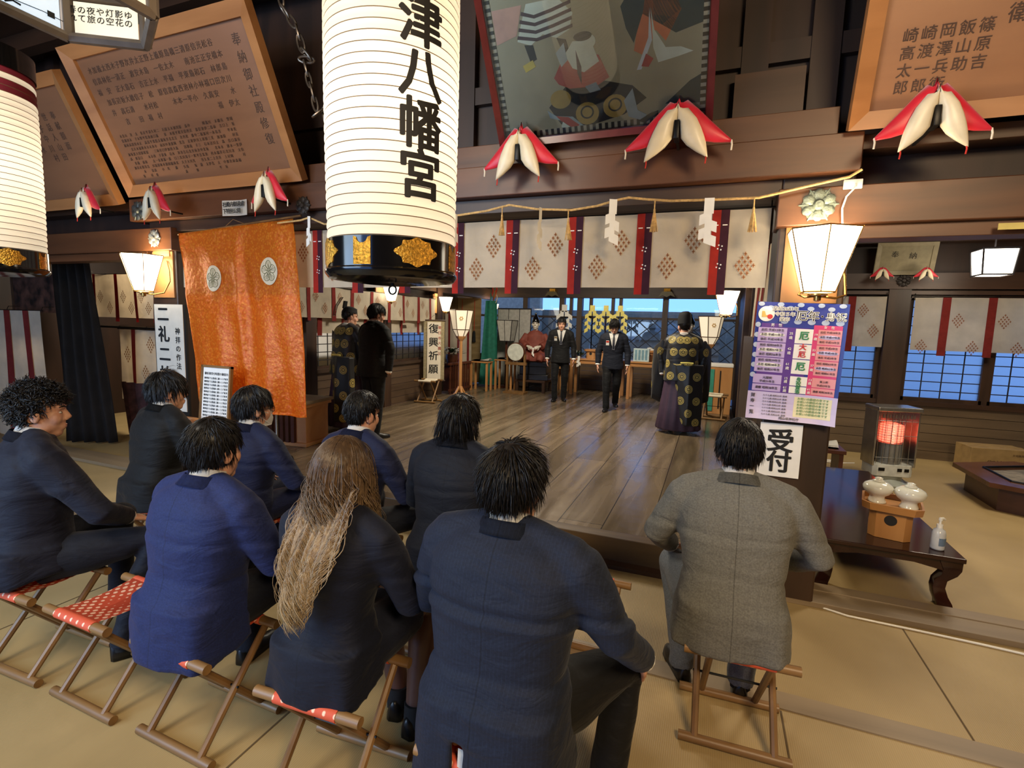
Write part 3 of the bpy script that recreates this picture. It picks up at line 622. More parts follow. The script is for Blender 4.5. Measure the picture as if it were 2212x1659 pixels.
q = at(2002, 576, Y=8.16); cushion('tiny charm cushion at the right corner of the small plaque in the side room', q, .5, hook=.6)
# ---- paper notice on the beam
o = thing('paper_notice', 'curled white paper notice with two lines of brush writing on the main beam', 'notice', at(508, 449, Y=3.34))
b = BM(); sheet(b, lambda u, v: V(((u - .5) * .28, -.012 * math.cos(u * 5), (v - .5) * .13)), 10, 2, 0, .001); obj('paper_sheet', b, WHITEP, o)
obj('lettering', upright(glyphs([(c, -.11 + .042 * (i % 6), .026 - .056 * (i // 6), .046, .01) for i, c in enumerate('社殿内御遠慮下特別公開')]), -.0145), INK, o)
# ---- white shrine curtain with red and purple bands
def crest(bm, cx, z, s, y=0.0, mi=0):
    for i in range(-3, 4):
        for j in range(-3, 4):
            if abs(i) + abs(j) <= 3 and (i + j) % 2 == 1:
                x_, z_ = cx + i * .0165 * s, z + j * .0235 * s
                for k_, (l_, w2) in enumerate(((.009, .0028), (.0028, .012))): bx(bm, x_ - l_ * s, x_ + l_ * s, y - .0012, y, z_ - w2 * s, z_ + w2 * s, mi)
def curtain(name, label, L, H, bands, crests, loc, rz=0, wav=.012, halves=True, cs=1.0, bw=.1, freq=9):
    o = thing(name, label, 'curtain', loc, rz); f = lambda x, z: wav * math.sin(x * freq + 1.3 * math.sin(x * 3.1) + z * 1.5) * (1 - .45 * z / H)
    b = BM(); nu = max(20, int(L * 26)); sheet(b, lambda u, v: V((u * L, f(u * L, v * H), v * H)), nu, 8, 0, .002); obj('cloth', b, WHITEC, o)
    for x in bands:
        b = BM()
        for k_, (xa, xb) in enumerate(((-.5, 0), (0, .5)) if halves else ((-.5, .5),)):
            sheet(b, lambda u, v: V((x + (xa + (xb - xa) * u) * bw, f(x + (xa + (xb - xa) * u) * bw, v * H) - .009, -.045 * H / .47 + v * (H + .045 * H / .47))), 2, 8, k_, .002)
        if halves:
            for z_ in (H * .28, H * .52):
                for q_ in range(4):
                    t = q_ * PI / 2 + .5; bx(b, x + .005 + .014 * math.cos(t) - .004, x + .005 + .014 * math.cos(t) + .004, f(x, z_) - .013, f(x, z_) - .0105, z_ + .016 * math.sin(t) - .004, z_ + .016 * math.sin(t) + .004, 2)
            bx(b, x - .04, x - .012, f(x, H * .8) - .013, f(x, H * .8) - .0105, H * .8, H * .8 + .006, 2); bx(b, x + .012, x + .04, f(x, H * .8) - .013, f(x, H * .8) - .0105, H * .8, H * .8 + .006, 2)
        obj('band', b, [REDC, PURC, WHITEP] if halves else [DREDC], o)
    for x, z in crests: b = BM(); crest(b, x, z, cs, f(x, z) - .009); obj('crest_print', b, BROWNP, o, False)
    b = BM(); tube(b, [(-.02, .004, H + .004), (L + .02, .004, H + .004)], .006, 6)
    for x in (.0, L * .5, L): tube(b, [(x, .0, H), (x, .02, H + .05), (x, .14, H + .055)], .004, 5)
    obj('curtain_rod', b, IRON, o)
    return o
x0 = -4.82; bands = [x - x0 for x in (.0, -.46, -.92, -1.385, -1.83, -2.29, -2.75, -3.17, -3.63, -4.09, -4.55)]
crs = []
for x in bands: crs += [(x - .15, .295), (x + .155, .135)]
curtain('shrine_curtain', 'white shrine curtain with red and purple bands across the front of the platform', 5.1, .475, bands, [c for c in crs if .05 < c[0] < 5.02], (x0, 3.5, 1.95))
# ---- straw rope with tassels and folded paper streamers
o = thing('straw_rope', 'thin sagging straw rope hung with straw tassels and white paper streamers above the curtain', 'rope', (0, 0, 0))
RP = [(600, 482), (650, 476), (668, 470), (700, 484), (800, 486), (900, 476), (985, 466), (1050, 456), (1100, 443), (1160, 452), (1235, 454), (1290, 445), (1330, 433), (1358, 427), (1400, 431), (1450, 434), (1530, 432), (1640, 427), (1720, 408), (1790, 392), (1835, 382), (1862, 366)]
pts = [at(x, y, Y=3.31) for x, y in RP]; org = pts[10].copy(); o.location = org; pts = [p - org for p in pts]
b = BM(); tube(b, pts, .0075, 6); obj('rope_strand', b, STRAW, o)
def onrope(px, Y=3.30):
    for (a, c) in zip(RP, RP[1:]):
        if a[0] <= px <= c[0]: t = (px - a[0]) / (c[0] - a[0]); return at(px, a[1] + (c[1] - a[1]) * t, Y=Y) - org
for px in (1085, 1228, 1415, 1630):
    p = onrope(px); b = BM()
    tube(b, [p, p + V((0, 0, -.07))], .004, 5)
    for i in range(16):
        a = 2 * PI * i / 16; r = .03 * (.4 + .6 * rnd.random()); tube(b, [p + V((0, 0, -.05)), p + V((r * .4 * math.cos(a), r * .3 * math.sin(a), -.11)), p + V((r * math.cos(a), r * .6 * math.sin(a), -.19))], [.003, .004, .0025], 4)
    ico(b, p + V((0, 0, -.065)), (.008, .008, .02), None, 1); obj('tassel', b, STRAW, o)
def streamer(b, p, w2, n, rot, mi=0):
    """zigzag folded paper, two chains"""
    ax = V((math.cos(rot), math.sin(rot), 0)); 
    q = [V((0, 0, 0)), V((0, 0, -.1))]
    loft(b, [[p - ax * w2 * .5, p + ax * w2 * .5, p + ax * w2 * .5 + V((0, .002, 0)), p - ax * w2 * .5 + V((0, .002, 0))], [p - ax * w2 * .5 + V((0, 0, -.09)), p + ax * w2 * .5 + V((0, 0, -.09)), p + ax * w2 * .5 + V((0, .002, -.09)), p - ax * w2 * .5 + V((0, .002, -.09))]], True, mi)
    for i in range(n):
        s = (i % 2) * 2 - 1; c = p + ax * (w2 * .28 * s) + V((0, -.002 * (i + 1), -.085 - .042 * i)); sl = .026
        f = [c + ax * (-w2 * .62) + V((0, 0, -sl * s * -.5)), c + ax * (w2 * .62) + V((0, 0, -sl * s * .5)), c + ax * (w2 * .62) + V((0, 0, -.06 - sl * s * .5)), c + ax * (-w2 * .62) + V((0, 0, -.06 + sl * s * .5))]
        loft(b, [f, [x + V((0, .0015, 0)) for x in f]], True, mi)
for px, w2, n, rt in ((667, .02, 3, .5), (985, .025, 3, 1.2), (1168, .03, 4, 1.25), (1325, .05, 4, .5), (1533, .055, 4, .1)):
    b = BM(); streamer(b, onrope(px, 3.285) + V((0, 0, .012)), w2, n, rt); obj('paper_streamer', b, WHITEP, o, False)
b = BM(); p = pts[-1]; tube(b, [p, p + V((0, .02, .012)), p + V((.01, .05, .0))], .007, 6); obj('end_hook', b, IRON, o)
# ---- iron chain beside the middle lantern
o = thing('iron_chain', 'heavy hanging iron chain left of the middle lantern', 'chain', at(680, 250, D=2.9)); org = o.location.copy()
CP = [(598, -40), (612, 20), (640, 60), (655, 110), (672, 130), (655, 128), (672, 190), (686, 245), (700, 235), (712, 290), (716, 340)]
cp = [at(x, y, D=2.9) - org for x, y in CP]; 
L = [0]; 
for a, c in zip(cp, cp[1:]): L.append(L[-1] + (c - a).length)
n_ = int(L[-1] / .068)
CHN = plain('chain_iron', (98, 86, 74), .35, .8)
for i in range(n_):
    s = L[-1] * (i + .5) / n_; j = max(k_ for k_ in range(len(cp) - 1) if L[k_] <= s); t = (s - L[j]) / (L[j + 1] - L[j]); p = cp[j].lerp(cp[j + 1], t); d = (cp[j + 1] - cp[j]).normalized()
    side = d.cross(V((0, 1, 0)) if i % 2 else V((.8, .6, 0))).normalized(); r_ = .028 if i % 5 else .036
    b = BM(); lp = [p + d * (.046 if i % 5 else .056) * math.cos(2 * PI * q_ / 12) + side * r_ * .62 * math.sin(2 * PI * q_ / 12) for q_ in range(13)]; tube(b, lp, .0065, 6); obj('chain_link', b, CHN, o)
# ---- orange banner with crests
OR, nt, b = mk('orange_brocade')
tc = nt.nodes.new('ShaderNodeTexCoord'); vo = nt.nodes.new('ShaderNodeTexVoronoi'); vo.inputs['Scale'].default_value = 46; nt.links.new(tc.outputs['Object'], vo.inputs['Vector'])
r_ = nt.nodes.new('ShaderNodeValToRGB'); r_.color_ramp.elements[0].color = S((255, 168, 58)); r_.color_ramp.elements[1].color = S((240, 128, 36)); r_.color_ramp.elements[0].position = .15; r_.color_ramp.elements[1].position = .55
nt.links.new(vo.outputs['Distance'], r_.inputs[0]); nt.links.new(r_.outputs[0], b.inputs['Base Color']); b.inputs['Roughness'].default_value = .36; b.inputs['Metallic'].default_value = .15
bp2 = nt.nodes.new('ShaderNodeTexNoise'); bp2.inputs['Scale'].default_value = 22; bp2.inputs['Detail'].default_value = 5; nt.links.new(tc.outputs['Object'], bp2.inputs['Vector']); bump(nt, b, bp2.outputs['Fac'], .55, .02)
o = thing('orange_banner', 'big glossy orange brocade banner with two white round crests', 'banner', (-3.95, 3.34, .82))
def ban(x, z):  # x -.68...68, z 0..1.64
    t = 1 - z / 1.64
    return V((x * (1 - .03 * t) + .10 * t, -.045 * math.exp(-((x - .02 + .02 * t) / .045) ** 2) * min(1, t * 2.5) * (1 - .5 * t) + .030 * math.sin(x * 10 + t * 2.2) * (.15 + t) + .018 * math.sin(x * 23 - t * 3) * t + .012 * noise.noise(V((x * 5, z * 5, 0))), z + .035 * (x / .68) + (.02 * math.sin(x * 8) if z < .1 else 0) * (1 - z / .1)))
b = BM(); sheet(b, lambda u, v: ban(-.68 + 1.36 * u, 1.64 * v), 72, 60, 0, .002); obj('cloth', b, OR, o, 2)
CRW = plain('crest_white', (206, 196, 172), .6); CRG = plain('crest_green_grey', (112, 116, 84), .6)
for px, py in ((465, 598), (587, 591)):
    q = at(px, py, Y=3.33) - V((-3.95, 3.34, .82)); 
    b = BM(); rr_ = .098
    def onb(x, z, d): p = ban(q.x - .05 + x, q.z + z); return p + V((0, -.005 - d, 0))
    C_ = 28
    for k_, (r1, r2, mi, d) in enumerate(((0.0, rr_, 0, 0), )):
        rings = [[onb(rr_ * j / 5 * math.cos(2 * PI * i / C_), rr_ * 1.18 * j / 5 * math.sin(2 * PI * i / C_), .001) for i in range(C_)] for j in range(1, 6)]
        vs = loft(b, rings, False); b.faces.new([v for v in vs[0]])
    obj('crest_disc', b, CRW, o, 2)
    b = BM()
    for i in range(5):
        a = PI / 2 + 2 * PI * i / 5; cx_, cz_ = .048 * math.cos(a), .056 * math.sin(a)
        pt = [onb(cx_ + .032 * math.cos(2 * PI * k_ / 16) * (1 - .12 * math.sin(2 * PI * k_ / 16)), cz_ + .034 * math.sin(2 * PI * k_ / 16), .004) for k_ in range(17)]; tube(b, pt, .0022, 4)
        for da in (-.5, 0, .5): tube(b, [onb(.02 * math.cos(a), .024 * math.sin(a), .004), onb(cx_ + .024 * math.cos(a + da * 1.6), cz_ + .026 * math.sin(a + da * 1.6), .004)], .0013, 4)
        tube(b, [onb(0, 0, .004), onb(.02 * math.cos(a), .024 * math.sin(a), .004)], .002, 4)
    obj('crest_leaves', b, CRG, o)
b = BM(); tube(b, [(-.72, .02, 1.60), (.74, .02, 1.70)], .009, 8); tube(b, [(-.1, .01, 1.65), (0, 0, 1.70), (.12, .01, 1.66)], .003, 4); obj('hanging_pole', b, STOOLW, o)
# ---- signs
def sign(name, label, cat, loc, w2, h, text_items, board=PAPER, ink=INK, backing=None, rz=0, wav=0, tilt=0):
    o = thing(name, label, cat, loc, rz); o.rotation_euler = (0, tilt, rz)
    b = BM()
    if wav: sheet(b, lambda u, v: V(((u - .5) * 2 * w2, -wav * math.sin(u * 6 + v * 3), v * h)), 12, 8, 0, .0015)
    else: bx(b, -w2, w2, 0, .006, 0, h)
    obj('paper_sheet', b, board, o)
    if backing: b = BM(); bx(b, -w2 - .02, w2 + .02, .008, .03, -.04, h + .0); obj('backing_board', b, backing, o)
    if text_items: obj('lettering', upright(glyphs(text_items, .001), -.003 - wav), ink, o)
    return o
big = column('二礼二拍手', -.075, .935, .196, .165, .03); sm = column('神拝の作法', .12, .78, .085, .07, .012)
sign('etiquette_sign', 'tall paper sign on black board below the left pillar lamp, bold brush writing', 'sign', (-4.93, 3.41, .74), .2, 1.04, big + sm, PAPER, INK, plain('black_board', (18, 16, 15), .5))
sign('reception_sign', 'white paper with two big brush characters on the right pillar, under the poster', 'sign', (.43, 3.435, .80), .115, .33, [('受', 0, .215, .15, .03), ('付', .0, .085, .14, .03)], WHITEP)
# ---- the year poster
o = thing('year_poster', 'large blue, purple and pink shrine poster with a year table on the right pillar', 'poster', (.455, 3.40, 1.155)); o.rotation_euler = (0, math.radians(1.5), 0)
PW, PH = .235, .70
pc_ = {k_: plain('poster_' + k_, c, .45, var=.02) for k_, c in dict(blue=(36, 52, 140), lilac=(190, 168, 214), violet=(92, 52, 140), pink=(214, 62, 116), rose=(228, 150, 150), white=(240, 236, 226), pale=(206, 192, 226), green=(44, 130, 74), red=(200, 44, 50), cream=(232, 222, 180), black=(28, 24, 30), gold=(212, 176, 92), silver=(176, 188, 210)).items()}
curl = lambda x, z: .004 * math.sin(x * 14 + z * 5) - .03 * max(0, (x - .12) / .115) ** 2 - .018 * max(0, (-x - .15) / .085) ** 2 - .02 * max(0, 1 - z / .12) ** 2
cols = list(pc_); b = BM()
sheet(b, lambda u, v: V(((u - .5) * 2 * PW, curl((u - .5) * 2 * PW, v * PH), v * PH)), 24, 20, 0)
lay = [0]
def rect(x0, x1, z0, z1, c, round_=False, l=None):
    l = l if l is not None else (2 if c in ('lilac', 'rose', 'white', 'cream') else 3 if round_ and c != 'silver' else 1); d = .0012 + .0016 * l + (.0006 if c == 'gold' else 0)
    if round_: 
        n = 24; vs = [b.verts.new(V(((x0 + x1) / 2 + (x1 - x0) / 2 * math.cos(2 * PI * i / n), 0, (z0 + z1) / 2 + (z1 - z0) / 2 * math.sin(2 * PI * i / n)))) for i in range(n)]
        for v in vs: v.co.y = curl(v.co.x, v.co.z) - d
        f = b.faces.new(vs); f.material_index = cols.index(c); return
    sheet(b, lambda u, v: V((x0 + (x1 - x0) * u, curl(x0 + (x1 - x0) * u, z0 + (z1 - z0) * v) - d, z0 + (z1 - z0) * v)), max(2, int((x1 - x0) / .018)), max(2, int((z1 - z0) / .03)), cols.index(c))
for i in range(9): rect(-.23 + i * .052, -.195 + i * .052, .675 - .02 * (i % 2), .70 - .02 * (i % 2), 'silver', True)
for i in range(6): rect(-.235, -.205, .25 + i * .06, .28 + i * .06, 'silver', True)
for i in range(5): rect(-.1 + i * .07, -.06 + i * .07, .575, .605, 'silver', True)
rect(-.225, -.135, .585, .675, 'white', True); rect(-.205, -.16, .61, .645, 'gold', l=3); rect(-.175, -.145, .60, .628, 'red', True, l=4)
rect(-PW, PW, 0, .165, 'pale')
rect(-.20, .055, .165, .555, 'violet'); rect(.075, .215, .165, .575, 'pink'); rect(-.20, -.085, .555, .575, 'violet')
for i, (z1_, z0_) in enumerate(((.55, .465), (.46, .375), (.37, .285), (.27, .215), (.21, .17))):
    rect(-.215, -.06, z0_, z1_, 'lilac'); rect(.10, .215, z0_, z1_, 'rose'); rect(-.015, .075, z0_, z1_, 'white')
    if i < 3: rect(-.21, -.065, z0_ + .03, z0_ + .055, 'white', True); rect(.105, .21, z0_ + .03, z0_ + .055, 'pale', True)
rect(.02, .21, .03, .15, 'cream')
obj('printed_sheet', b, [pc_[k_] for k_ in cols], o, False)
def ptext(items, c, nm='lettering'):
    g = upright(glyphs(items, .0006), 0)
    for v in g.verts: v.co.y += curl(v.co.x, v.co.z) - .0095
    obj(nm, g, pc_[c], o, False)
ptext([(c, .005 + .058 * i, .622, .062, .055) for i, c in enumerate('厄年')] + [('・', .108, .622, .05, .03)] + [(c, .15 + .05 * i, .622, .052, .055) for i, c in enumerate('身祝')] + [('皇紀2683年', -.082, .662, .027, .09), ('令和５年', -.082, .63, .027, .09), ('癸卯', -.082, .6, .027, .09)], 'white', 'lettering_outline')
for v_ in o.children[-1].data.vertices: v_.co.y += .001
ptext([(c, .005 + .058 * i, .622, .062, .012) for i, c in enumerate('厄年')] + [('・', .108, .622, .05, .01)] + [(c, .15 + .05 * i, .622, .052, .012) for i, c in enumerate('身祝')] + [('皇紀2683年', -.082, .662, .027, .012), ('令和５年', -.082, .63, .027, .012), ('癸卯', -.082, .6, .027, .012)], 'black')
rowsL = [('前厄 平成12年生', .535), ('本厄 平成11年生', .508), ('後厄 平成10年生', .48), ('前厄 昭和58年生', .445), ('本厄 昭和57年生', .418), ('後厄 昭和56年生', .39), ('前厄 昭和39年生', .355), ('本厄 昭和38年生', .328), ('後厄 昭和37年生', .3), ('元服祝', .25), ('平成21年生', .228), ('還暦 昭和38年生', .19)]
rowsR = [('前厄 平成18年生', .535), ('本厄 平成17年生', .508), ('後厄 平成16年生', .48), ('前厄 平成4年生', .445), ('本厄 平成3年生', .418), ('後厄 平成2年生', .39), ('前厄 昭和63年生', .355), ('本厄 昭和62年生', .328), ('後厄 昭和61年生', .3), ('髪上祝', .25), ('平成23年生', .228), ('還暦 昭和38年生', .19)]
ptext([(s_, -.137, z, .017, .012) for s_, z in rowsL] + [(s_, .158, z, .0135, .012) for s_, z in rowsR] + [(c, -.205, .14 - .034 * i, .026, .01) for i, c in enumerate('賀寿一覧')] + [('岡山県神社庁', 0, .015, .018, .01)] + [('七十七歳 昭和22年 喜寿', -.085, .145 - .019 * i, .0125) for i in range(7)], 'black')
ptext([('男　性', -.12, .565, .02, .01), ('女　性', .15, .563, .018, .01)] + [(s_, -.038, z, .02, .01) for s_, z in (('25', .52), ('歳', .495), ('42', .43), ('歳', .405), ('61', .34), ('歳', .315), ('15', .255), ('歳', .235), ('61', .2), ('歳', .18))] + [(s_, .088, z, .018, .01) for s_, z in (('19', .52), ('歳', .495), ('33', .43), ('歳', .405), ('37', .34), ('歳', .315), ('13', .255), ('歳', .235), ('61', .2), ('歳', .18))], 'white', 'lettering_white')
ptext([('厄', .03, .508, .052, .03), ('厄', .03, .328, .052, .03)] + [(c, .03, .253 - .025 * i, .028, .02) for i, c in enumerate('身祝賀寿')] + [('お祝いの節目の年です', .115, .14 - .018 * i, .016) for i in range(6)], 'green', 'lettering_green')
ptext([('大', .03, .443, .04, .03), ('厄', .03, .4, .04, .03)], 'red', 'lettering_red')
# ================================================================== folding stools
SEATM, nt, b = mk('red_seat_cloth')
tc = nt.nodes.new('ShaderNodeTexCoord'); mp = nt.nodes.new('ShaderNodeMapping'); mp.inputs[3].default_value = (34, 34, 34); mp.inputs['Rotation'].default_value = (0, 0, PI / 4); nt.links.new(tc.outputs['Object'], mp.inputs[0])
vo = nt.nodes.new('ShaderNodeTexVoronoi'); vo.inputs['Scale'].default_value = 1; vo.inputs['Randomness'].default_value = 0; nt.links.new(mp.outputs[0], vo.inputs['Vector'])
r_ = nt.nodes.new('ShaderNodeValToRGB'); r_.color_ramp.elements[0].color = S((246, 206, 176)); r_.color_ramp.elements[1].color = S((206, 84, 52)); r_.color_ramp.elements[0].position = .30; r_.color_ramp.elements[1].position = .36
nt.links.new(vo.outputs['Distance'], r_.inputs[0]); nt.links.new(r_.outputs[0], b.inputs['Base Color']); b.inputs['Roughness'].default_value = .7
WCANVAS = plain('white_canvas', (228, 216, 192), .8)
STOOLX = wood('stool_wood_along', (108, 78, 44), (146, 110, 66), ALONG_X, .42, 9, .08)
def make_stool(label, loc, rz, seat=SEATM, sag=.02):
    o = thing('folding_stool', label, 'stool', loc, rz)
    W2, D, ht = .19, .155, .405
    b = BM(); sheet(b, lambda u, v: V(((u - .5) * .25, -D - .006 + 2 * (D + .006) * v, ht + .019 - sag * math.sin(PI * v) * (1 - .15 * math.cos(6 * u)))), 6, 12, 0, .003)
    for s in (-1, 1): tube(b, [(-.125, s * D, ht), (.125, s * D, ht)], .0215, 12)
    obj('seat', b, seat, o)
    for s in (-1, 1):
        b = BM(); tube(b, [(-W2 - .02, s * D, ht), (W2 + .02, s * D, ht)], .019, 12); obj('top_bar', b, STOOLX, o)
        b = BM(); tube(b, [(-W2 - .02, s * D, .019), (W2 + .02, s * D, .019)], .019, 12); obj('bottom_bar', b, STOOLX, o)
        for sx in (-1, 1):
            x = sx * (.148 if s > 0 else .112); b = BM(); tube(b, [(x, s * D, ht - .01), (x, -s * D, .028)], .0145, 8); obj('leg', b, STOOLW, o)
    b = BM(); tube(b, [(-.165, 0, .215), (.165, 0, .215)], .005, 6); obj('pivot_rod', b, IRON, o)
    return o
STOOLS = dict(A=(-2.92, 1.35), N1=(-2.385, 1.355), B=(-1.825, 1.36), E=(-1.175, 1.36), H=(-.535, 1.36), C=(-3.47, 2.25), D=(-2.57, 2.22), F=(-1.82, 2.28), G=(-1.16, 2.22), N2=(-.50, 2.30), I=(.185, 2.22))
SL = dict(A='folding stool under the curly-haired man at the left edge', N1='empty folding stool with a bright red patterned seat, between two seated men at lower left', B='folding stool under the man in the royal blue jacket', E='folding stool with a red seat under the long-haired woman', H='folding stool under the big man in the dark navy suit in front', C='folding stool under the man in the black suit by the etiquette sign', D='folding stool under the man wearing a face mask', F='folding stool under the navy-suited man with his leg out', G='folding stool under the man with hair down to his collar', N2='empty folding stool mostly hidden behind the big front man, its red seat end showing', I='folding stool under the man in the grey suit')
first = None
for k_, (x, y) in STOOLS.items():
    rz = dict(N1=-.02, E=.05, A=.03, B=-.03, I=.04, C=.2, F=.1).get(k_, 0)
    if first is None: first = make_stool(SL[k_], (x, y, 0), rz); first['group'] = 'red-seated folding stools on the tatami'
    else: dup(first, (x, y, 0), rz, SL[k_])
ws = make_stool('folding stool with a white canvas seat by the hanging scroll, left side of the platform', (-4.88, 8.22, .197), .1, WCANVAS, .035); ws['group'] = 'white-seated folding stools on the platform'
dup(ws, (.10, 9.15, .197), -.1, 'folding stool with a white canvas seat between the robed priest and the poster')
# ================================================================== things on and around the platform
ZP = .196
# ---- standing floor lanterns
SHADEOFF = glow('floor_lantern_paper', (1, .80, .52), .42)
def floor_lantern(label, loc, rz=0):
    o = thing('floor_lantern', label, 'lantern', loc, rz)
    b = BM(); P = lambda r, z: [V((r * math.cos(PI / 3 * i), r * math.sin(PI / 3 * i), z)) for i in range(6)]
    loft(b, [P(.09, 1.22), P(.165, 1.36), P(.235, 1.74)], False); obj('lamp_shade', b, SHADEOFF, o, False)
    b = BM()
    for i in range(6): tube(b, [P(.092, 1.22)[i], P(.167, 1.36)[i], P(.238, 1.745)[i]], .008, 5)
    for r, z in ((.092, 1.22), (.167, 1.36), (.238, 1.745)):
        for i in range(6): tube(b, [P(r, z)[i], P(r, z)[(i + 1) % 6]], .008, 5)
    obj('shade_frame', b, wood('floor_lantern_frame', (70, 46, 30), (96, 66, 44), ALONG_Z, .4), o)
    b = BM(); lathe(b, [(.03, 1.12), (.10, 1.20), (.105, 1.225), (.02, 1.225)], 6); tube(b, [(0, 0, .14), (0, 0, 1.16)], .036, 8); obj('pole', b, HINOKIZ, o)
    for i in range(4):
        a = PI / 2 * i + .4; b = BM(); tube(b, [(.02 * math.cos(a), .02 * math.sin(a), .2), (.10 * math.cos(a), .10 * math.sin(a), .06), (.2 * math.cos(a), .2 * math.sin(a), .014)], [.028, .026, .014], 6); obj('foot', b, HINOKIZ, o)
    b = BM()
    for i in range(6): 
        a = PI / 3 * i; ico(b, (.028 * math.cos(a), 0, 1.58 + .028 * math.sin(a)), (.014, .004, .014), None, 1)
    bmesh.ops.transform(b, matrix=MX.Rotation(0, 4, 'Z') @ MX.Translation((0, -.188, 0)), verts=b.verts); obj('flower_crest', b, plain('faded_gold_print', (206, 160, 84), .8), o)
    return o
fl = floor_lantern('standing paper floor lantern on a pale wooden pole, left side beside the hanging scroll', (-4.72, 9.2, ZP), .5)
dup(fl, (-.04, 10.4, ZP), .3, 'standing paper floor lantern on a pale wooden pole, right side behind the priest')
# ---- hanging scroll on the left side post
o = thing('hanging_scroll', 'white hanging scroll with four large brush characters on the left side post', 'scroll', (-5.0, 8.62, .56), math.radians(28))
b = BM(); sheet(b, lambda u, v: V(((u - .5) * .40, -.012 * math.sin(u * 3), v * 1.16)), 6, 8, 0, .002); obj('mounting', b, plain('scroll_mount', (200, 186, 150), .8, var=.15, scale=30), o)
b = BM(); bx(b, -.13, .13, -.022, -.016, .03, 1.13); obj('paper_sheet', b, PAPER, o)
obj('lettering', upright(glyphs(column('復興祈願', -.01, .99, .26, .19, .018)), -.0235), INK, o); obj('red_lettering', upright(glyphs(column('東日本大震災', .105, 1.02, .1, .07, .01)), -.0235), plain('red_ink', (170, 90, 76), .8), o)
b = BM()
for z in (0, 1.16): tube(b, [(-.22, -.005, z), (.22, -.005, z)], .014, 8)
tube(b, [(-.12, 0, 1.17), (0, 0, 1.26), (.12, 0, 1.17)], .003, 4); obj('roller', b, DARKX, o)
# ---- side curtains
bnd = lambda L, st, o_=0: [o_ + st * i for i in range(int((L - o_) / st) + 1)]
def crs2(bs): return [c for x in bs for c in ((x + .14, .30), (x + .31, .14))]
bl = bnd(4.9, .46, .2)
o = curtain('shrine_curtain', 'long white curtain with dull red bands along the left side wall of the platform', 5.0, .44, bl, [c for c in crs2(bl) if c[0] < 4.9], (-5.17, 3.95, 1.70), PI / 2, .03, False, .95, .07, 5)
o = curtain('shrine_curtain', 'second white curtain layer showing below the left side curtain', 5.2, .36, bnd(5.1, .52, .35), [], (-5.25, 3.9, 1.48), PI / 2, .02, False, 1, .08, 5)
o = curtain('shrine_curtain', 'bunched white curtain hanging edge-on inside the right pillar', 3.4, 1.0, bnd(3.3, .3, .1), [], (.50, 7.4, 1.55), -PI / 2, .05, False, 1, .06, 14)
o = curtain('shrine_curtain', 'narrow white curtain strip with red bands beside the left floor lantern', .62, 1.15, [.1, .32, .54], [], (-5.72, 10.35, .75), math.radians(16), .03, False, 1, .05, 12)
o = curtain('shrine_curtain', 'white curtain with red bands over the left window of the side room', 1.60, .69, [.07, .52, .97, 1.20], [(.72, .5), (.86, .2), (1.34, .50), (1.48, .22)], (.58, 8.39, 1.52), 0, .012, False, 1.15, .09, 6)
o = curtain('shrine_curtain', 'white curtain with red bands over the right windows of the side room', 3.6, .70, [.34, .82, 1.28, 1.75, 2.2, 2.7], [(x, z) for x in (.48, .96, 1.42, 1.9) for z in (.40,)] + [(x, .05) for x in (.12, .66, 1.12, 1.6)], (2.50, 8.39, 1.50), 0, .012, False, 1.15, .09, 6)
# ---- railings and blind at the far left
def fence(label, p0, p1, h, n):
    p0, p1 = V(p0), V(p1); L = (p1 - p0).length; o = thing('slatted_railing', label, 'railing', p0, math.atan2(p1.y - p0.y, p1.x - p0.x))
    b = BM(); bx(b, 0, L, -.03, .03, h - .05, h); bx(b, 0, L, -.02, .02, .06, .11); obj('rail', b, REDWOOD, o, False, .004)
    for i in range(n): x = L * (i + .5) / n; b = BM(); bx(b, x - .02, x + .02, -.012, .012, 0, h - .04); obj('slat', b, REDWOOD, o, False)
    return o
fence('low slatted red-brown railing behind the left floor lantern', (-5.02, 9.28, ZP), (-4.98, 10.3, ZP), .66, 10)
o = thing('bamboo_blind', 'tall tan rolled-down blind with two black tassels at the far left', 'blind', (-5.55, 11.2, .24), math.radians(18))
b = BM(); sheet(b, lambda u, v: V(((u - .5) * .62, .004 * math.sin(v * 300), v * 2.05)), 2, 60, 0, .006); obj('slats', b, wood('blind_reed', (150, 124, 80), (182, 154, 106), ALONG_X, .6, 12), o)
for s in (-1, 1):
    b = BM(); tube(b, [(s * .15, -.02, 2.02), (s * .15, -.03, 1.25)], .006, 5); obj('cord', b, REDC, o)
    b = BM(); lathe(b, [(.012, 1.27), (.03, 1.24), (.04, 1.12), (.045, 1.0), (.02, .99)], 10, (s * .15, -.04, 0)); obj('tassel', b, BLACKC, o)
# ---- teal banner pole
o = thing('teal_banner', 'tall narrow teal cloth banner with coloured streamers on top, far left of the platform', 'banner', (-4.86, 11.0, ZP), math.radians(12))
TEAL = plain('teal_cloth', (58, 150, 128), .7)
b = BM(); sheet(b, lambda u, v: V(((u - .5) * (.28 + .16 * (1 - v)) - .04 * (1 - v), .03 * math.sin(u * 9 + v) , .05 + v * 1.98)), 14, 10, 0, .003); obj('cloth', b, TEAL, o)
b = BM(); tube(b, [(0, .04, 0), (.05, .04, 2.25)], .018, 8); obj('pole', b, STOOLW, o)
for c, x, z in ((REDC, .02, 2.26), (plain('orange_cloth', (222, 120, 60), .7), .09, 2.2), (plain('white_cloth', (230, 226, 214), .8), .12, 2.1), (TEAL, -.02, 2.12), (REDC, .11, 2.3)):
    b = BM(); tube(b, [(x, .0, z + .06), (x + .02, -.02, z), (x - .01, -.03, z - .13)], [.03, .036, .022], 6, flat=.4); obj('streamer', b, c, o)
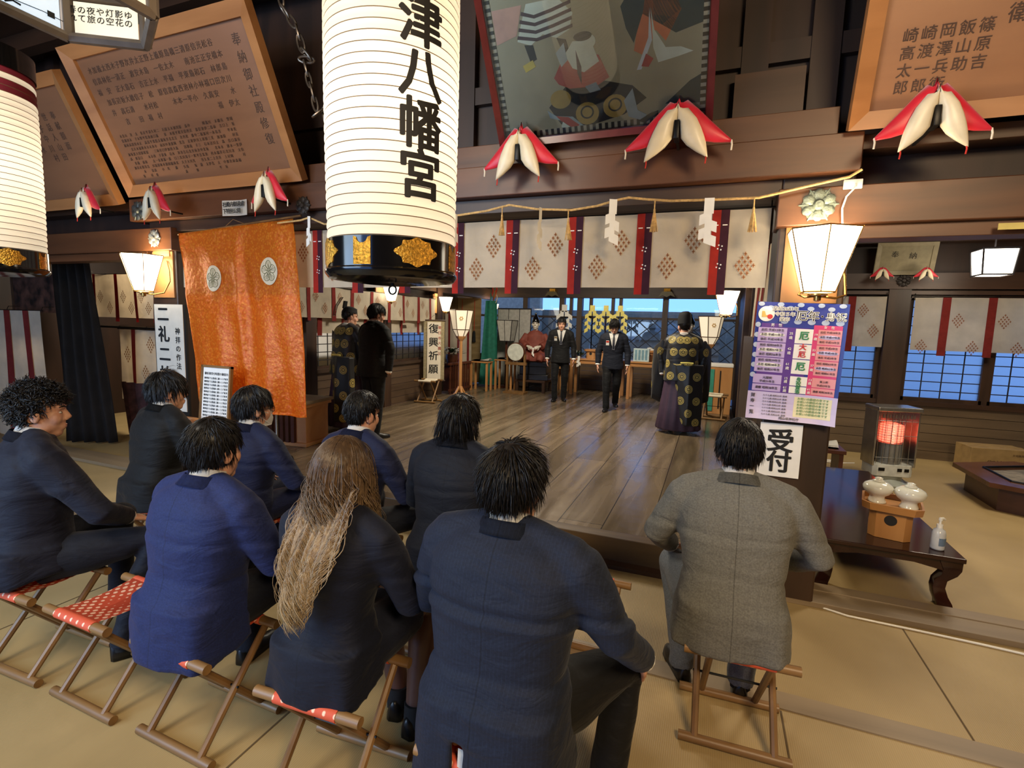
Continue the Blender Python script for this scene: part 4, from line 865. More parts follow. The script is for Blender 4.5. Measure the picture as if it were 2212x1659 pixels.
# ---- paper offerings on plain stands
def offer_stand(label, loc, h, w2, rz=0):
    o = thing('offering_stand', label, 'stand', loc, rz)
    b = BM(); bx(b, -w2, w2, -.16, .16, h - .03, h); obj('stand_top', b, HINOKI, o, bevel=.003)
    for sx in (-1, 1):
        for sy in (-1, 1): b = BM(); bx(b, sx * (w2 - .03) - .02, sx * (w2 - .03) + .02, sy * .12 - .02, sy * .12 + .02, 0, h - .03); obj('leg', b, HINOKIZ, o)
    return o
def paper_pile(label, loc, w2, rz=0):
    o = thing('paper_offering', label, 'paper', loc, rz)
    for i in range(3): b = BM(); sheet(b, lambda u, v: V(((u - .5) * 2 * w2, (v - .5) * .22 + .02 * i, .004 + .012 * i + .05 * i * max(0, u - .5) ** 1.2 * math.sin(v * 3))), 8, 4, 0, .002); obj('folded_sheet', b, WHITEP, o)
p = at(1040, 780, Y=10.35); offer_stand('plain wooden stand holding white paper, left of the teal banner', (p.x, 10.35, ZP), p.z - ZP, .22); paper_pile('folded white paper on the stand left of the teal banner', (p.x, 10.35, p.z + .003), .2)
p = at(1088, 776, Y=10.75); offer_stand('plain wooden stand holding white paper, right of the teal banner', (p.x + .05, 10.75, ZP), p.z - ZP, .22); paper_pile('folded white paper on the stand right of the teal banner', (p.x + .05, 10.75, p.z + .003), .2)
# ---- grey paper lantern and drum on stands
o = thing('box_lantern', 'unlit grey-white paper lantern with dark frame near the drum', 'lantern', (-4.5, 11.14, ZP))
b = BM(); loft(b, [[V((sx * r, sy * r, z)) for sx, sy in ((-1, -1), (1, -1), (1, 1), (-1, 1))] for r, z in ((.13, 1.10), (.19, 1.58), (.16, 1.6))]); obj('paper_shade', b, plain('grey_paper', (188, 186, 178), .8), o, False)
b = BM()
for sx, sy in ((-1, -1), (1, -1), (1, 1), (-1, 1)): tube(b, [(sx * .132, sy * .132, 1.10), (sx * .192, sy * .192, 1.585)], .009, 5); tube(b, [(sx * .192, sy * .192, 1.585), (-sy * .192, sx * .192, 1.585)], .008, 5); tube(b, [(sx * .132, sy * .132, 1.1), (-sy * .132, sx * .132, 1.1)], .008, 5)
for s in (-1, 1): tube(b, [(0, s * .132, 1.10), (0, s * .192, 1.585)], .006, 5)
obj('shade_frame', b, LATT, o); b = BM(); bx(b, -.025, .025, -.025, .025, 0, 1.1); bx(b, -.16, .16, -.16, .16, 0, .05); obj('pole', b, REDWOOD, o, False)
o = thing('round_drum', 'small round drum with a pale skin on a wooden frame beside the red seated statue', 'drum', (-3.93, 10.3, ZP))
b = BM(); lathe(b, [(.02, .06), (.19, .06), (.205, .04), (.205, -.04), (.19, -.06), (.02, -.06)], 28); bmesh.ops.transform(b, matrix=MX.Translation((0, 0, .90)) @ MX.Rotation(PI / 2, 4, 'X'), verts=b.verts); obj('drum_body', b, REDWOOD, o)
b = BM(); lathe(b, [(.001, .0), (.185, .0), (.187, -.006)], 28); bmesh.ops.transform(b, matrix=MX.Translation((0, -.064, .90)) @ MX.Rotation(PI / 2, 4, 'X'), verts=b.verts); obj('drum_skin', b, plain('drum_skin', (206, 210, 200), .6), o)
for s in (-1, 1): b = BM(); bx(b, s * .2 - .02, s * .2 + .02, -.03, .03, 0, .86); obj('stand_leg', b, GOLD if False else STOOLW, o)
b = BM(); bx(b, -.24, .24, -.035, .035, .62, .68); obj('stand_rail', b, STOOLW, o, False); b = BM(); bx(b, -.24, .24, -.14, .14, 0, .04); obj('stand_foot', b, STOOLW, o, False)
o = thing('folding_screen', 'pale panelled paper screen standing at the far left corner', 'screen', (-4.45, 11.45, ZP), math.radians(-8))
for i in range(3): b = BM(); x = -.45 + .3 * i; bx(b, x + .006, x + .294, -.01, .01, .03, 1.85); obj('paper_panel', b, plain('screen_paper', (186, 184, 178), .8) if i == 0 else bpy.data.materials['screen_paper'], o)
b = BM()
for i in range(4): bx(b, -.456 + .3 * i, -.444 + .3 * i, -.016, .016, 0, 1.87)
bx(b, -.456, .456, -.016, .016, 0, .03); bx(b, -.456, .456, -.016, .016, 1.85, 1.88); obj('screen_frame', b, LATT, o)
# ---- snow-white potted arrangement
o = thing('flower_arrangement', 'potted evergreen arrangement with white blossoms behind the left floor lantern', 'plant', (-5.32, 9.95, ZP))
b = BM(); lathe(b, [(.02, .6), (.10, .6), (.14, .72), (.13, .80), (.11, .80), (.02, .76)], 14); bx(b, -.18, .18, -.15, .15, .56, .6); bx(b, -.14, .14, -.11, .11, 0, .56); obj('pot', b, REDWOOD, o)
b = BM(); r = random.Random(3)
for i in range(110):
    a, e = r.random() * 2 * PI, r.random() * 1.3 + .1; d = V((math.cos(a) * math.cos(e) * 1.3, math.sin(a) * math.cos(e) * 1.3, math.sin(e) * .55)); p = V((0, 0, .80)) + d * (.10 + .14 * r.random()); q = d.cross(V((0, 0, 1))).normalized() * .022
    b.faces.new([b.verts.new(x) for x in (p - d * .03, p + q, p + d * .05 + V((0, 0, .01)), p - q)])
obj('leaves', b, GREENL, o); b = BM()
for i in range(26): a, e = r.random() * 2 * PI, r.random() * .9; ico(b, (.2 * math.cos(a) * math.cos(e), .2 * math.sin(a) * math.cos(e), .84 + .14 * math.sin(e)), (.03, .03, .014), None, 1)
obj('white_blossoms', b, WHITEP, o)
# ---- altar tables at the back
def table(label, loc, L, W, h, rz=0):
    o = thing('offering_table', label, 'table', loc, rz)
    b = BM(); bx(b, -L / 2, L / 2, -W / 2, W / 2, h - .035, h); obj('table_top', b, HINOKI, o, bevel=.003)
    for sx in (-1, 1):
        for sy in (-1, 1): b = BM(); x, y = sx * (L / 2 - .05), sy * (W / 2 - .05); bx(b, x - .03, x + .03, y - .03, y + .03, 0, h - .035); obj('leg', b, HINOKIZ, o)
    b = BM(); bx(b, -L / 2 + .05, L / 2 - .05, -W / 2 + .03, -W / 2 + .055, h - .11, h - .036); obj('apron', b, HINOKI, o); return o
table('left plain wooden offering table at the back, between the two walking men', (-2.30, 11.05, ZP), 1.16, .5, .80)
table('right plain wooden offering table at the back, left of the priest', (-1.12, 11.0, ZP), 1.02, .5, .80)
table('small low table behind the walking man on the left', (-3.16, 11.42, ZP), .33, .36, .62)
ZT = ZP + .802
def sanbo(label, loc, s=1.0, rz=0, group=None, m=HINOKI, mz=HINOKIZ):
    """octagonal-cornered tray on a box foot with a round hole"""
    o = thing('offering_tray_stand', label, 'tray', loc, rz, group)
    oc = lambda w, c, z: [V((x * s, y * s, z * s)) for x, y in ((-w + c, -w), (w - c, -w), (w, -w + c), (w, w - c), (w - c, w), (-w + c, w), (-w, w - c), (-w, -w + c))]
    b = BM(); loft(b, [oc(.09, .03, 0), oc(.092, .03, .145)]); obj('foot_box', b, mz, o, False)
    b = BM(); loft(b, [oc(.10, .03, .145), oc(.125, .035, .148), oc(.13, .035, .185), oc(.12, .033, .185), oc(.117, .033, .158), oc(.02, .005, .157)]); obj('tray', b, m, o, False)
    for k_ in (0, 1, 3):
        b = BM(); lathe(b, [(.001, .0), (.026 * s, .0), (.028 * s, -.002)], 18); bmesh.ops.transform(b, matrix=MX.Rotation(PI / 2 * k_, 4, 'Z') @ MX.Translation((0, -.0925 * s, .10 * s)) @ MX.Rotation(PI / 2, 4, 'X'), verts=b.verts); obj('round_opening', b, INK, o, False)
    return o
sb = [('cypress tray stand on the left offering table, further left', (-2.42, 10.94, ZT)), ('cypress tray stand with a paper bundle on the left offering table', (-2.12, 10.94, ZT)), ('cypress tray stand on the right offering table, beside the pale blue box', (-.78, 11.0, ZT))]
f1 = sanbo(sb[0][0], sb[0][1], 1.1); f1['group'] = 'tray stands on the offering tables'
for l, p in sb[1:]: dup(f1, p, .05, l)
sanbo('cypress tray stand with rice cakes at the back of the right table', (-1.22, 11.15, ZT), 1.25, 0)
o = thing('gift_box', 'pale blue and white striped box on the right offering table', 'box', at(1386, 762, Y=10.82) + V((0, 0, -.155)))
o.location.z = ZT
b = BM(); bx(b, -.16, .16, -.04, .04, .0, .27); obj('box_body', b, plain('pale_blue_box', (196, 216, 222), .5), o, False, .004)
b = BM()
for i in range(4): bx(b, -.13 + i * .07, -.085 + i * .07, -.042, -.0405, .03, .24)
obj('printed_stripes', b, plain('box_stripe', (120, 160, 180), .5), o, False)
o = thing('rice_cake_tray', 'white cloth and rice cakes on the tray stand at the back', 'offering', (-1.22, 11.15, ZT + .205))
for i, x in enumerate((-.06, .06, 0)): b = BM(); ico(b, (x, 0, .025 + .03 * (i == 2)), (.06, .06, .03), None, 2); obj('rice_cake', b, WHITEP, o)
# ---- zigzag paper wands
GOLDP = plain('gold_paper', (238, 222, 120), .45, .15)
def wand(label, loc, c, s=1.0):
    o = thing('paper_wand', label, 'wand', loc)
    b = BM(); bx(b, -.012, .012, -.012, .012, 0, .98 * s); bx(b, -.09, .09, -.09, .09, 0, .05); obj('staff', b, LACQ, o, False)
    b = BM(); bx(b, -.055 * s, .055 * s, -.022, -.016, 1.02 * s, 1.16 * s); bx(b, -.085 * s, -.012, -.022, -.017, .93 * s, 1.04 * s); bx(b, .012, .085 * s, -.022, -.017, .93 * s, 1.04 * s); obj('top_paper', b, c, o, False)
    for sd in (-1, 1):
        b = BM(); z = .98 * s
        for i in range(5):
            k_ = (1 if i % 2 == 0 else -1) * sd; cx_ = sd * .095 * s + k_ * .026 * s; w2, hh, sl = .040 * s, .058 * s, .05 * s * k_
            f = [V((cx_ - w2, -.02 - .004 * i, z - hh * .2 + sl * .5 )), V((cx_ + w2, -.02 - .004 * i, z - hh * .2 - sl * .5)), V((cx_ + w2, -.02 - .004 * i, z - hh * 1.7 - sl * .5)), V((cx_ - w2, -.02 - .004 * i, z - hh * 1.7 + sl * .5))]
            loft(b, [f, [p + V((0, .002, 0)) for p in f]]); z -= hh * 1.35
        obj('zigzag_chain', b, c, o, False)
    return o
g0 = wand('left of the three gold zigzag paper wands at the back', (-2.5, 11.2, ZT), GOLDP); g0['group'] = 'gold paper wands on the altar'
dup(g0, (-2.2, 11.2, ZT + .001), 0, 'tallest middle gold zigzag paper wand at the back'); dup(g0, (-1.89, 11.2, ZT), 0, 'right of the three gold zigzag paper wands, behind the second walking man')
wand('white zigzag paper wand standing behind the first walking man', (-3.2, 11.42, ZP + .62), WHITEP, 1.17)
# ---- sakaki branches on the left table
for k_, (lab, lx, n) in enumerate((('green evergreen branch tied with white paper on the left table end', -2.72, 60), ('green evergreen branch tied with white paper near the second walking man', -1.87, 60))):
    o = thing('evergreen_branch', lab, 'branch', (lx, 10.88, ZT)); b = BM(); r = random.Random(k_)
    for i in range(n):
        p = V((r.uniform(-.11, .11), r.uniform(-.06, .04), r.uniform(.03, .12))) ; d = V((r.uniform(-1, 1), r.uniform(-.5, .5), r.uniform(.05, .8))).normalized(); q = d.cross(V((0, 0, 1))).normalized() * .024
        b.faces.new([b.verts.new(x) for x in (p, p + d * .04 + q, p + d * .09, p + d * .04 - q)])
    obj('leaves', b, GREENL, o, False); b = BM(); tube(b, [(-.12, 0, .012), (.1, -.04, .03)], .007, 5); obj('stem', b, STOOLW, o)
    b = BM(); streamer(b, V((.06, -.11, .05)), .05, 3, .2); obj('paper_strip', b, WHITEP, o, False)
    bx_ = None
# ---- gilded fittings under the far beam
for i, px in enumerate((1193, 1441)):
    o = thing('hanging_fitting', ('left' if i == 0 else 'right') + ' of the two gilded fittings under the far beam', 'fitting', at(px, 628, Y=11.7))
    b = BM(); bx(b, -.07, .07, .0, .18, -.02, .05); obj('gilt_cap', b, GOLD, o, False, .006)
    b = BM(); prism(b, [(-.18, -.14), (-.10, -.02), (.10, -.02), (.18, -.14), (.08, -.10), (0, -.14), (-.08, -.10)], .03); obj('carved_bracket', b, plain('old_gilt_wood', (92, 82, 50), .5), o, False)
# ---- cabinet, chest, desk
o = thing('side_cabinet', 'small pale wooden cabinet with a white cloth behind the right floor lantern', 'cabinet', (.18, 9.9, ZP))
b = BM(); bx(b, -.2, .2, -.18, .18, 0, .84); obj('cabinet_body', b, HINOKIZ, o, False, .004); b = BM(); bx(b, -.21, .21, -.19, .19, .842, .90); obj('white_cover', b, WHITEP, o, False, .01); b = BM(); bx(b, -.01, .01, -.186, -.18, .1, .78); obj('door_gap', b, INK, o, False)
b = BM(); bx(b, -.19, -.1, -.19, -.182, .05, .8); obj('teal_cloth_strip', b, TEAL, o, False)
q = at(690, 945, Z=ZP)
o = thing('offertory_box', 'low slatted wooden box below the right edge of the orange banner', 'box', (-4.62, 4.72, ZP), .12)
b = BM(); bx(b, -.30, .30, -.25, .25, .0, .04); bx(b, -.30, .30, -.25, .25, .46, .50); bx(b, -.27, .27, -.21, .22, .04, .46); obj('box_body', b, HINOKI, o, False, .004)
for i in range(6): b = BM(); x = -.26 + i * .075; bx(b, x - .022, x + .022, -.25, -.21, .04, .46); obj('front_slat', b, REDWOOD, o, False)
b = BM(); bx(b, -.32, .32, -.27, .27, .5, .535); obj('lid', b, STRIP, o, False, .004)
o = thing('pole_stand', 'thin metal pole on a black foot under the orange banner', 'stand', (-4.15, 3.95, ZP + .002))
b = BM(); tube(b, [(0, 0, .03), (0, 0, .95)], .012, 8); obj('pole', b, STEEL, o); b = BM(); lathe(b, [(.16, 0), (.15, .025), (.03, .035), (.01, .035)], 20); obj('foot', b, IRON, o)
o = thing('reception_desk', 'low pale wooden desk in front of the left pillar holding a framed notice', 'desk', (-4.25, 3.08, 0))
b = BM(); bx(b, -.40, .42, -.2, .2, .70, .735); obj('desk_top', b, HINOKI, o, False, .004)
for sx in (-.34, .36):
    for sy in (-.15, .15): b = BM(); bx(b, sx - .025, sx + .025, sy - .025, sy + .025, 0, .7); obj('leg', b, HINOKIZ, o)
b = BM(); bx(b, -.34, .36, -.165, -.15, .5, .7); obj('apron', b, HINOKI, o)
o = thing('framed_notice', 'framed white typed notice standing on the desk before the orange banner', 'notice', (-4.02, 3.14, .737)); o.rotation_euler = (-.10, 0, 0)
b = BM(); bx(b, -.165, .165, -.004, .01, .01, .50); obj('paper_sheet', b, WHITEP, o)
b = BM()
for a_ in ((-.18, -.16, 0, .515), (.16, .18, 0, .515)): bx(b, a_[0], a_[1], -.014, .014, a_[2], a_[3])
bx(b, -.18, .18, -.014, .014, 0, .02); bx(b, -.18, .18, -.014, .014, .495, .515); obj('frame', b, STOOLX, o, False)
obj('lettering', upright(glyphs([('御祈祷受付時間の御案内', 0, .44, .026, .012)] + [('御神前では静粛に願い上げ候事', 0, .40 - .03 * i, .0205) for i in range(12)]), -.005), INK, o)
o = thing('paper_pile', 'loose white papers on the desk left of the framed notice', 'paper', (-4.42, 3.0, .737), .2)
for i in range(3): b = BM(); sheet(b, lambda u, v: V(((u - .5) * .3, (v - .5) * .2 + .01 * i, .003 + .006 * i + .03 * max(0, u - .7))), 6, 3, 0, .0015); obj('paper_sheet', b, WHITEP, o)
o = thing('wooden_block', 'small pale wooden box on the desk beside the framed notice', 'box', (-4.22, 2.95, .737), -.2); b = BM(); bx(b, -.06, .06, -.04, .04, 0, .07); obj('box_body', b, HINOKI, o, False, .004)
# ---- left room hangings
o = thing('dark_drape', 'tall dark grey drape hanging in heavy folds at the left', 'drape', (-7.42, 3.95, .03), math.radians(24))
b = BM(); sheet(b, lambda u, v: V(((u - .5) * (.62 - .2 * v) + .10 * (1 - v) , .045 * math.sin(u * 26 + .6 * math.sin(v * 5)), v * 2.28)), 60, 10, 0, .004); obj('cloth', b, SLATE, o, 2)
bl = bnd(2.8, .5, .25)
bl = bnd(2.0, .44, .3)
o = curtain('shrine_curtain', 'white curtain with red bands in the left room, behind the left pillar lamp', 2.1, .62, bl, [c for c in crs2(bl) if c[0] < 2.0], (-8.85, 4.85, 1.62), 0, .03, False, 1.1, .07, 8)
o = curtain('shrine_curtain', 'pale patterned cloth hanging low in the left room beside the etiquette sign', 1.15, 1.0, [.35, .8], [(.2, .65), (.55, .4), (.65, .8), (1.0, .6)], (-7.85, 4.7, .46), 0, .03, False, 1.4, .07, 8)
o = thing('purple_cloth', 'dark plum patterned cloth hanging below the pale cloth in the left room', 'cloth', (-7.3, 4.55, .02)); b = BM(); sheet(b, lambda u, v: V(((u - .5) * .6 + .1 * (1 - v), .03 * math.sin(u * 20), v * .72)), 24, 6, 0, .003); obj('cloth', b, plain('plum_print', (84, 52, 56), .8, var=.5, scale=9), o)
o = thing('clothes_rail', 'dark metal hanging rail across the left room', 'rail', (-7.6, 4.725, 0)); b = BM(); tube(b, [(-.9, 0, 1.485), (1.0, 0, 1.485)], .016, 8); obj('rail_bar', b, IRON, o)
for x in (-.9, 1.0): b = BM(); tube(b, [(x, 0, 0), (x, 0, 1.52)], .016, 8); obj('rail_post', b, IRON, o)
o = curtain('shrine_curtain', 'hanging cloth with wide red stripes at the far left, behind the curly-haired man', 1.28, 1.62, [.25, .62, 1.0], [], (-8.98, 3.66, .06), math.radians(4), .025, False, 1, .11, 7)
o = thing('folding_screen', 'brown speckled screen panel above the striped cloth at the far left', 'screen', (-8.1, 3.95, 0)); b = BM(); bx(b, -.9, .75, .12, .14, 1.66, 2.2); obj('panel', b, plain('speckled_brown', (72, 46, 36), .6, var=.9, scale=7), o)
for x in (-.9, .72): b = BM(); bx(b, x, x + .04, .11, .15, 0, 2.22); obj('post', b, DARKZ, o)
o = thing('floor_cable', 'thin black cable coiled on the tatami behind the curly-haired man', 'cable', (-4.9, 2.75, .004)); b = BM(); tube(b, [(-.6, .0, 0), (-.3, .06, 0), (0, .02, 0), (.25, .1, 0), (.42, .2, 0), (.3, .34, 0), (.05, .36, 0), (-.1, .3, 0)], .005, 5); obj('cable_run', b, BLACKC, o)
# ================================================================== side room on the right
o = thing('low_table', 'long low dark lacquered table with curved legs right of the pillar', 'table', (1.13, 4.80, 0))
L2, W2, HT = .40, 1.05, .345
b = BM(); bx(b, -L2, L2, -W2, W2, HT - .03, HT); obj('table_top', b, LACQBR, o, False, .006)
b = BM()
for s in (-1, 1): prism(b, [(-L2 + .03, HT - .03), (L2 - .03, HT - .03), (L2 - .03, HT - .11), (L2 - .10, HT - .10), (.15, HT - .075), (-.15, HT - .075), (-L2 + .10, HT - .10), (-L2 + .03, HT - .11)], .02, 0, V((0, s * (W2 - .04) + .01, 0)))
for s in (-1, 1): bx(b, s * (L2 - .04) - .01, s * (L2 - .04) + .01, -W2 + .03, W2 - .03, HT - .10, HT - .03)
obj('apron', b, LACQBR, o, False)
for sx in (-1, 1):
    for sy in (-1, 1):
        b = BM(); prof = [(0, HT - .03, .075), (.012, HT - .09, .06), (.006, HT - .13, .05), (-.025, HT - .18, .042), (-.03, HT - .23, .042), (-.018, HT - .28, .046), (.0, HT - .32, .05), (.004, 0, .052)]
        loft(b, [[V((sx * (L2 - .065 + dx) + r * cx_ * .8, sy * (W2 - .08 + dx * .6) + r * cy_ * .8, z)) for cx_, cy_ in ((-1, -1), (1, -1), (1, 1), (-1, 1))] for dx, z, r in prof]); obj('leg', b, LACQBR, o, True, .004)
ZL = HT + .002
sanbo('cypress tray stand carrying two white jars on the low lacquered table', (1.20, 4.02, ZL), 1.28, math.radians(-14), None, wood('tray_wood', (160, 108, 56), (190, 136, 78), ALONG_X, .4, 5), wood('tray_wood_upright', (160, 108, 56), (190, 136, 78), ALONG_Z, .4, 5))
def jar(label, loc):
    o = thing('sake_jar', label, 'jar', loc)
    b = BM(); lathe(b, [(.02, 0), (.056, 0), (.052, .008), (.043, .03), (.045, .045), (.07, .062), (.085, .085), (.088, .105), (.078, .122), (.055, .135), (.036, .14), (.02, .14)], 32); obj('jar_body', b, WHITEG, o, 2)
    b = BM(); lathe(b, [(.034, .141), (.036, .147), (.026, .152), (.022, .158), (.024, .165), (.012, .170), (.001, .171)], 24); obj('lid', b, WHITEG, o, 2); return o
zt = ZL + .158 * 1.28 + .002
jar('left of the two white porcelain jars with small lids on the tray stand', (1.125, 4.06, zt)); jar('right of the two white porcelain jars with small lids on the tray stand', (1.29, 4.00, zt))
o = thing('spray_bottle', 'clear white pump bottle at the near corner of the low lacquered table', 'bottle', (1.42, 3.87, ZL), .6)
BOT = plain('bottle_plastic', (206, 210, 214), .2); b = BM(); lathe(b, [(.01, 0), (.036, 0), (.038, .01), (.037, .10), (.03, .125), (.016, .135), (.015, .145)], 24); obj('bottle_body', b, BOT, o, 2)
b = BM(); lathe(b, [(.017, .14), (.017, .16), (.007, .163), (.007, .185)], 14); tube(b, [(0, 0, .185), (0, 0, .197), (.02, 0, .197), (.036, 0, .188)], [.011, .011, .009, .006], 8); obj('pump', b, PLASTW, o)
b = BM(); sheet(b, lambda u, v: V((.0385 * math.cos(-2.4 + 1.4 * u), .0385 * math.sin(-2.4 + 1.4 * u), .03 + .05 * v)), 8, 1, 0, .0004); obj('label_patch', b, plain('pale_blue_label', (150, 176, 206), .4), o)
# ---- paraffin heater
o = thing('paraffin_heater', 'glowing silver paraffin heater standing beyond the white jars', 'heater', (1.92, 6.75, 0), math.radians(12))
b = BM(); lathe(b, [(.02, 0), (.25, 0), (.26, .03), (.26, .05), (.2, .07), (.16, .10), (.16, .2), (.02, .2)], 28, sq=.85); obj('base_tray', b, plain('heater_enamel', (150, 156, 150), .3), o)
b = BM()
P = [(-.20, .10), (.20, .10), (.20, -.12), (.16, -.15), (-.16, -.15), (-.20, -.12)]
loft(b, [[V((x, y, z)) for x, y in P] for z in (.14, .27)]); obj('tank_case', b, plain('heater_case', (196, 198, 190), .3), o, False, .004)
b = BM(); bx(b, -.21, .21, .10, .12, .25, .86); 
for s in (-1, 1): bx(b, s * .205 - .01, s * .205 + .01, -.14, .12, .25, .86)
obj('reflector_case', b, STEEL, o, False, .004)
b = BM(); bx(b, -.22, .22, -.17, .13, .86, .91); obj('top_plate', b, STEEL, o, False, .012)
b = BM()
for i in range(11): bx(b, -.16 + i * .03, -.145 + i * .03, -.15, -.14, .79, .83)
obj('top_grille', b, STEEL, o, False)
HOT = glow('heater_element', (1, .10, .05), 2.2)
b = BM(); lathe(b, [(.06, .50), (.112, .52), (.112, .70), (.06, .72)], 24, (0, -.02, 0)); obj('glowing_element', b, HOT, o)
b = BM()
for i in range(9):
    z = .51 + i * .027; tube(b, [(.118 * math.cos(a), -.02 + .118 * math.sin(a), z) for a in [PI * 2 * k_ / 20 for k_ in range(21)]], .0022, 4)
for i in range(16): a = 2 * PI * i / 16; tube(b, [(.119 * math.cos(a), -.02 + .119 * math.sin(a), .30), (.119 * math.cos(a), -.02 + .119 * math.sin(a), .76)], .0022, 4)
obj('wire_cage', b, STEEL, o)
b = BM(); lathe(b, [(.02, .27), (.115, .27), (.112, .5), (.02, .5)], 24, (0, -.02, 0)); obj('chimney_base', b, plain('heater_grey', (120, 118, 112), .4), o)
b = BM()
for i in range(7): x = -.19 + i * .38 / 6; tube(b, [(x, -.155, .28), (x, -.155, .86)], .003, 5)
for z in (.35, .60, .76): tube(b, [(-.2, -.15, z), (.2, -.15, z)], .003, 5)
obj('guard', b, STEEL, o)
b = BM()
for i, (x, c) in enumerate(((-.12, .03), (.06, .022), (.13, .022))): bx(b, x - c, x + c, -.156, -.149, .2, .235)
obj('controls', b, IRON, o, False)
# ---- six-sided sunken hearth box
o = thing('hearth_box', 'big dark wooden hearth table full of ash at the right edge', 'hearth', (3.33, 6.62, 0), math.radians(30))
b = BM(); P6 = lambda r, z: [V((r * math.cos(PI / 3 * i), r * math.sin(PI / 3 * i), z)) for i in range(6)]
loft(b, [P6(.70, 0), P6(.70, .24), P6(.02, .24)], True); obj('hearth_body', b, wood('hearth_wood', (62, 36, 24), (86, 54, 38), ALONG_X, .35), o, False)
b = BM(); loft(b, [P6(.82, .24), P6(.82, .285), P6(.56, .285), P6(.56, .245)], False); obj('hearth_rim', b, wood('hearth_rim', (78, 46, 32), (104, 66, 48), ALONG_X, .18), o, False)
b = BM(); loft(b, [P6(.559, .250), P6(.53, .262), P6(.3, .262 + .01), P6(.01, .27)], True); obj('ash_bed', b, plain('ash', (120, 112, 100), .9, var=.5, scale=9), o)
b = BM(); 
for i in range(6): tube(b, [P6(.565, .29)[i], P6(.565, .29)[(i + 1) % 6]], .012, 6)
obj('copper_edge', b, IRON, o)
for lab, x, y, rz, s in (('cardboard box with printing on its side, behind the hearth table', 3.36, 8.02, .12, 1.0), ('second cardboard box at the right edge behind the hearth table', 4.02, 8.05, .03, .9)):
    o = thing('cardboard_box', lab, 'box', (x, y, 0), rz)
    b = BM(); bx(b, -.30 * s, .30 * s, -.17, .17, 0, .34 * s); obj('box_body', b, CARD, o, False, .004)
    b = BM(); bx(b, -.31 * s, .31 * s, -.03, .03, .34 * s, .342 * s + .001); obj('tape', b, plain('parcel_tape', (170, 140, 92), .3), o, False)
    obj('lettering', upright(glyphs([('御神酒', 0, .15, .085, .02), ('天地無用', .18, .27, .03, .01)]), -.171), plain('box_print', (92, 68, 40), .8), o)
# ---- clutter behind the table
o = thing('side_table', 'small red-brown side table with white paper, just right of the pillar', 'table', (1.20, 6.45, 0)); b = BM(); bx(b, -.22, .22, -.2, .2, .40, .44); obj('table_top', b, REDWOOD, o, False, .004)
for s in (-1, 1): b = BM(); bx(b, s * .18 - .02, s * .18 + .02, -.18, .18, 0, .4); obj('side_panel', b, REDWOOD, o, False)
paper_pile('white papers on the small side table right of the pillar', (1.2, 6.42, .443), .16)
o = thing('floor_cushion', 'flat black cushion on the tatami beside the heater', 'cushion', (1.66, 6.05, .0)); b = BM(); ico(b, (0, 0, .05), (.2, .16, .045), None, 3); obj('cushion_cover', b, BLACKC, o, 2)
o = thing('dark_bag', 'small black bag lying between the side table and the heater', 'bag', (1.38, 5.98, .0)); b = BM(); ico(b, (0, 0, .06), (.15, .1, .058), None, 3); obj('bag_body', b, BLACKC, o, 2); b = BM(); tube(b, [(-.08, 0, .1), (-.04, 0, .17), (.04, 0, .17), (.08, 0, .1)], .007, 6); obj('bag_handle', b, BLACKC, o)
o = thing('extension_lead', 'white extension lead on the tatami by the back wall of the side room', 'cable', (1.55, 7.6, .006)); b = BM(); tube(b, [(-.3, 0, 0), (-.1, .08, .0), (.1, .02, 0), (.3, .12, 0)], .008, 5); obj('cable_run', b, PLASTW, o); b = BM(); bx(b, -.12, .12, -.02, .02, .0, .035); obj('socket_bar', b, PLASTW, o, False, .004)
o = thing('floor_cable', 'white cable running along the wooden threshold at lower right', 'cable', (0, 0, 0))
pts = [at(1745, 1265, Z=.008), at(1752, 1290, Z=.008), at(1775, 1312, Z=.008), at(1830, 1330, Z=.008), at(1900, 1345, Z=.008), at(2000, 1366, Z=.008), at(2120, 1392, Z=.008), at(2230, 1417, Z=.008)]
o.location = pts[3].copy(); b = BM(); tube(b, [p - pts[3] for p in pts], .006, 6); obj('cable_run', b, PLASTW, o)
# ---- hanging lamp of the side room
o = thing('hanging_lamp', 'bright square paper lamp hanging in the side room at upper right', 'lamp', (2.92, 7.5, 2.40)); 
b = BM(); loft(b, [[V((sx * r, sy * r, z)) for sx, sy in ((-1, -1), (1, -1), (1, 1), (-1, 1))] for r, z in ((.13, .0), (.155, .28))]); obj('shade', b, glow('square_lamp_glow', (1, .90, .74), 7), o, False)
b = BM()
for sx, sy in ((-1, -1), (1, -1), (1, 1), (-1, 1)): tube(b, [(sx * .135, sy * .135, -.01), (sx * .16, sy * .16, .29)], .01, 5); tube(b, [(sx * .16, sy * .16, .285), (-sy * .16, sx * .16, .285)], .012, 5); tube(b, [(sx * .135, sy * .135, 0), (-sy * .135, sx * .135, 0)], .01, 5)
tube(b, [(0, 0, .285), (0, 0, 1.95)], .008, 5); tube(b, [(-.16, 0, .285), (.16, 0, .285)], .008, 5); obj('lamp_frame', b, LATT, o)
l = lamp('bulb', 'POINT', (0, 0, -.12), 8, (1, .8, .55), .08); l.parent = o
b = BM(); bx(b, -.09, .09, -.006, .0, -.016, .016); o = obj('wooden_tag', b, plain('yellow_tag', (206, 184, 100), .6)); o.location = at(2205, 488, Y=3.37); tag(o, 'little yellow name tag on the beam at the right edge', 'tag')
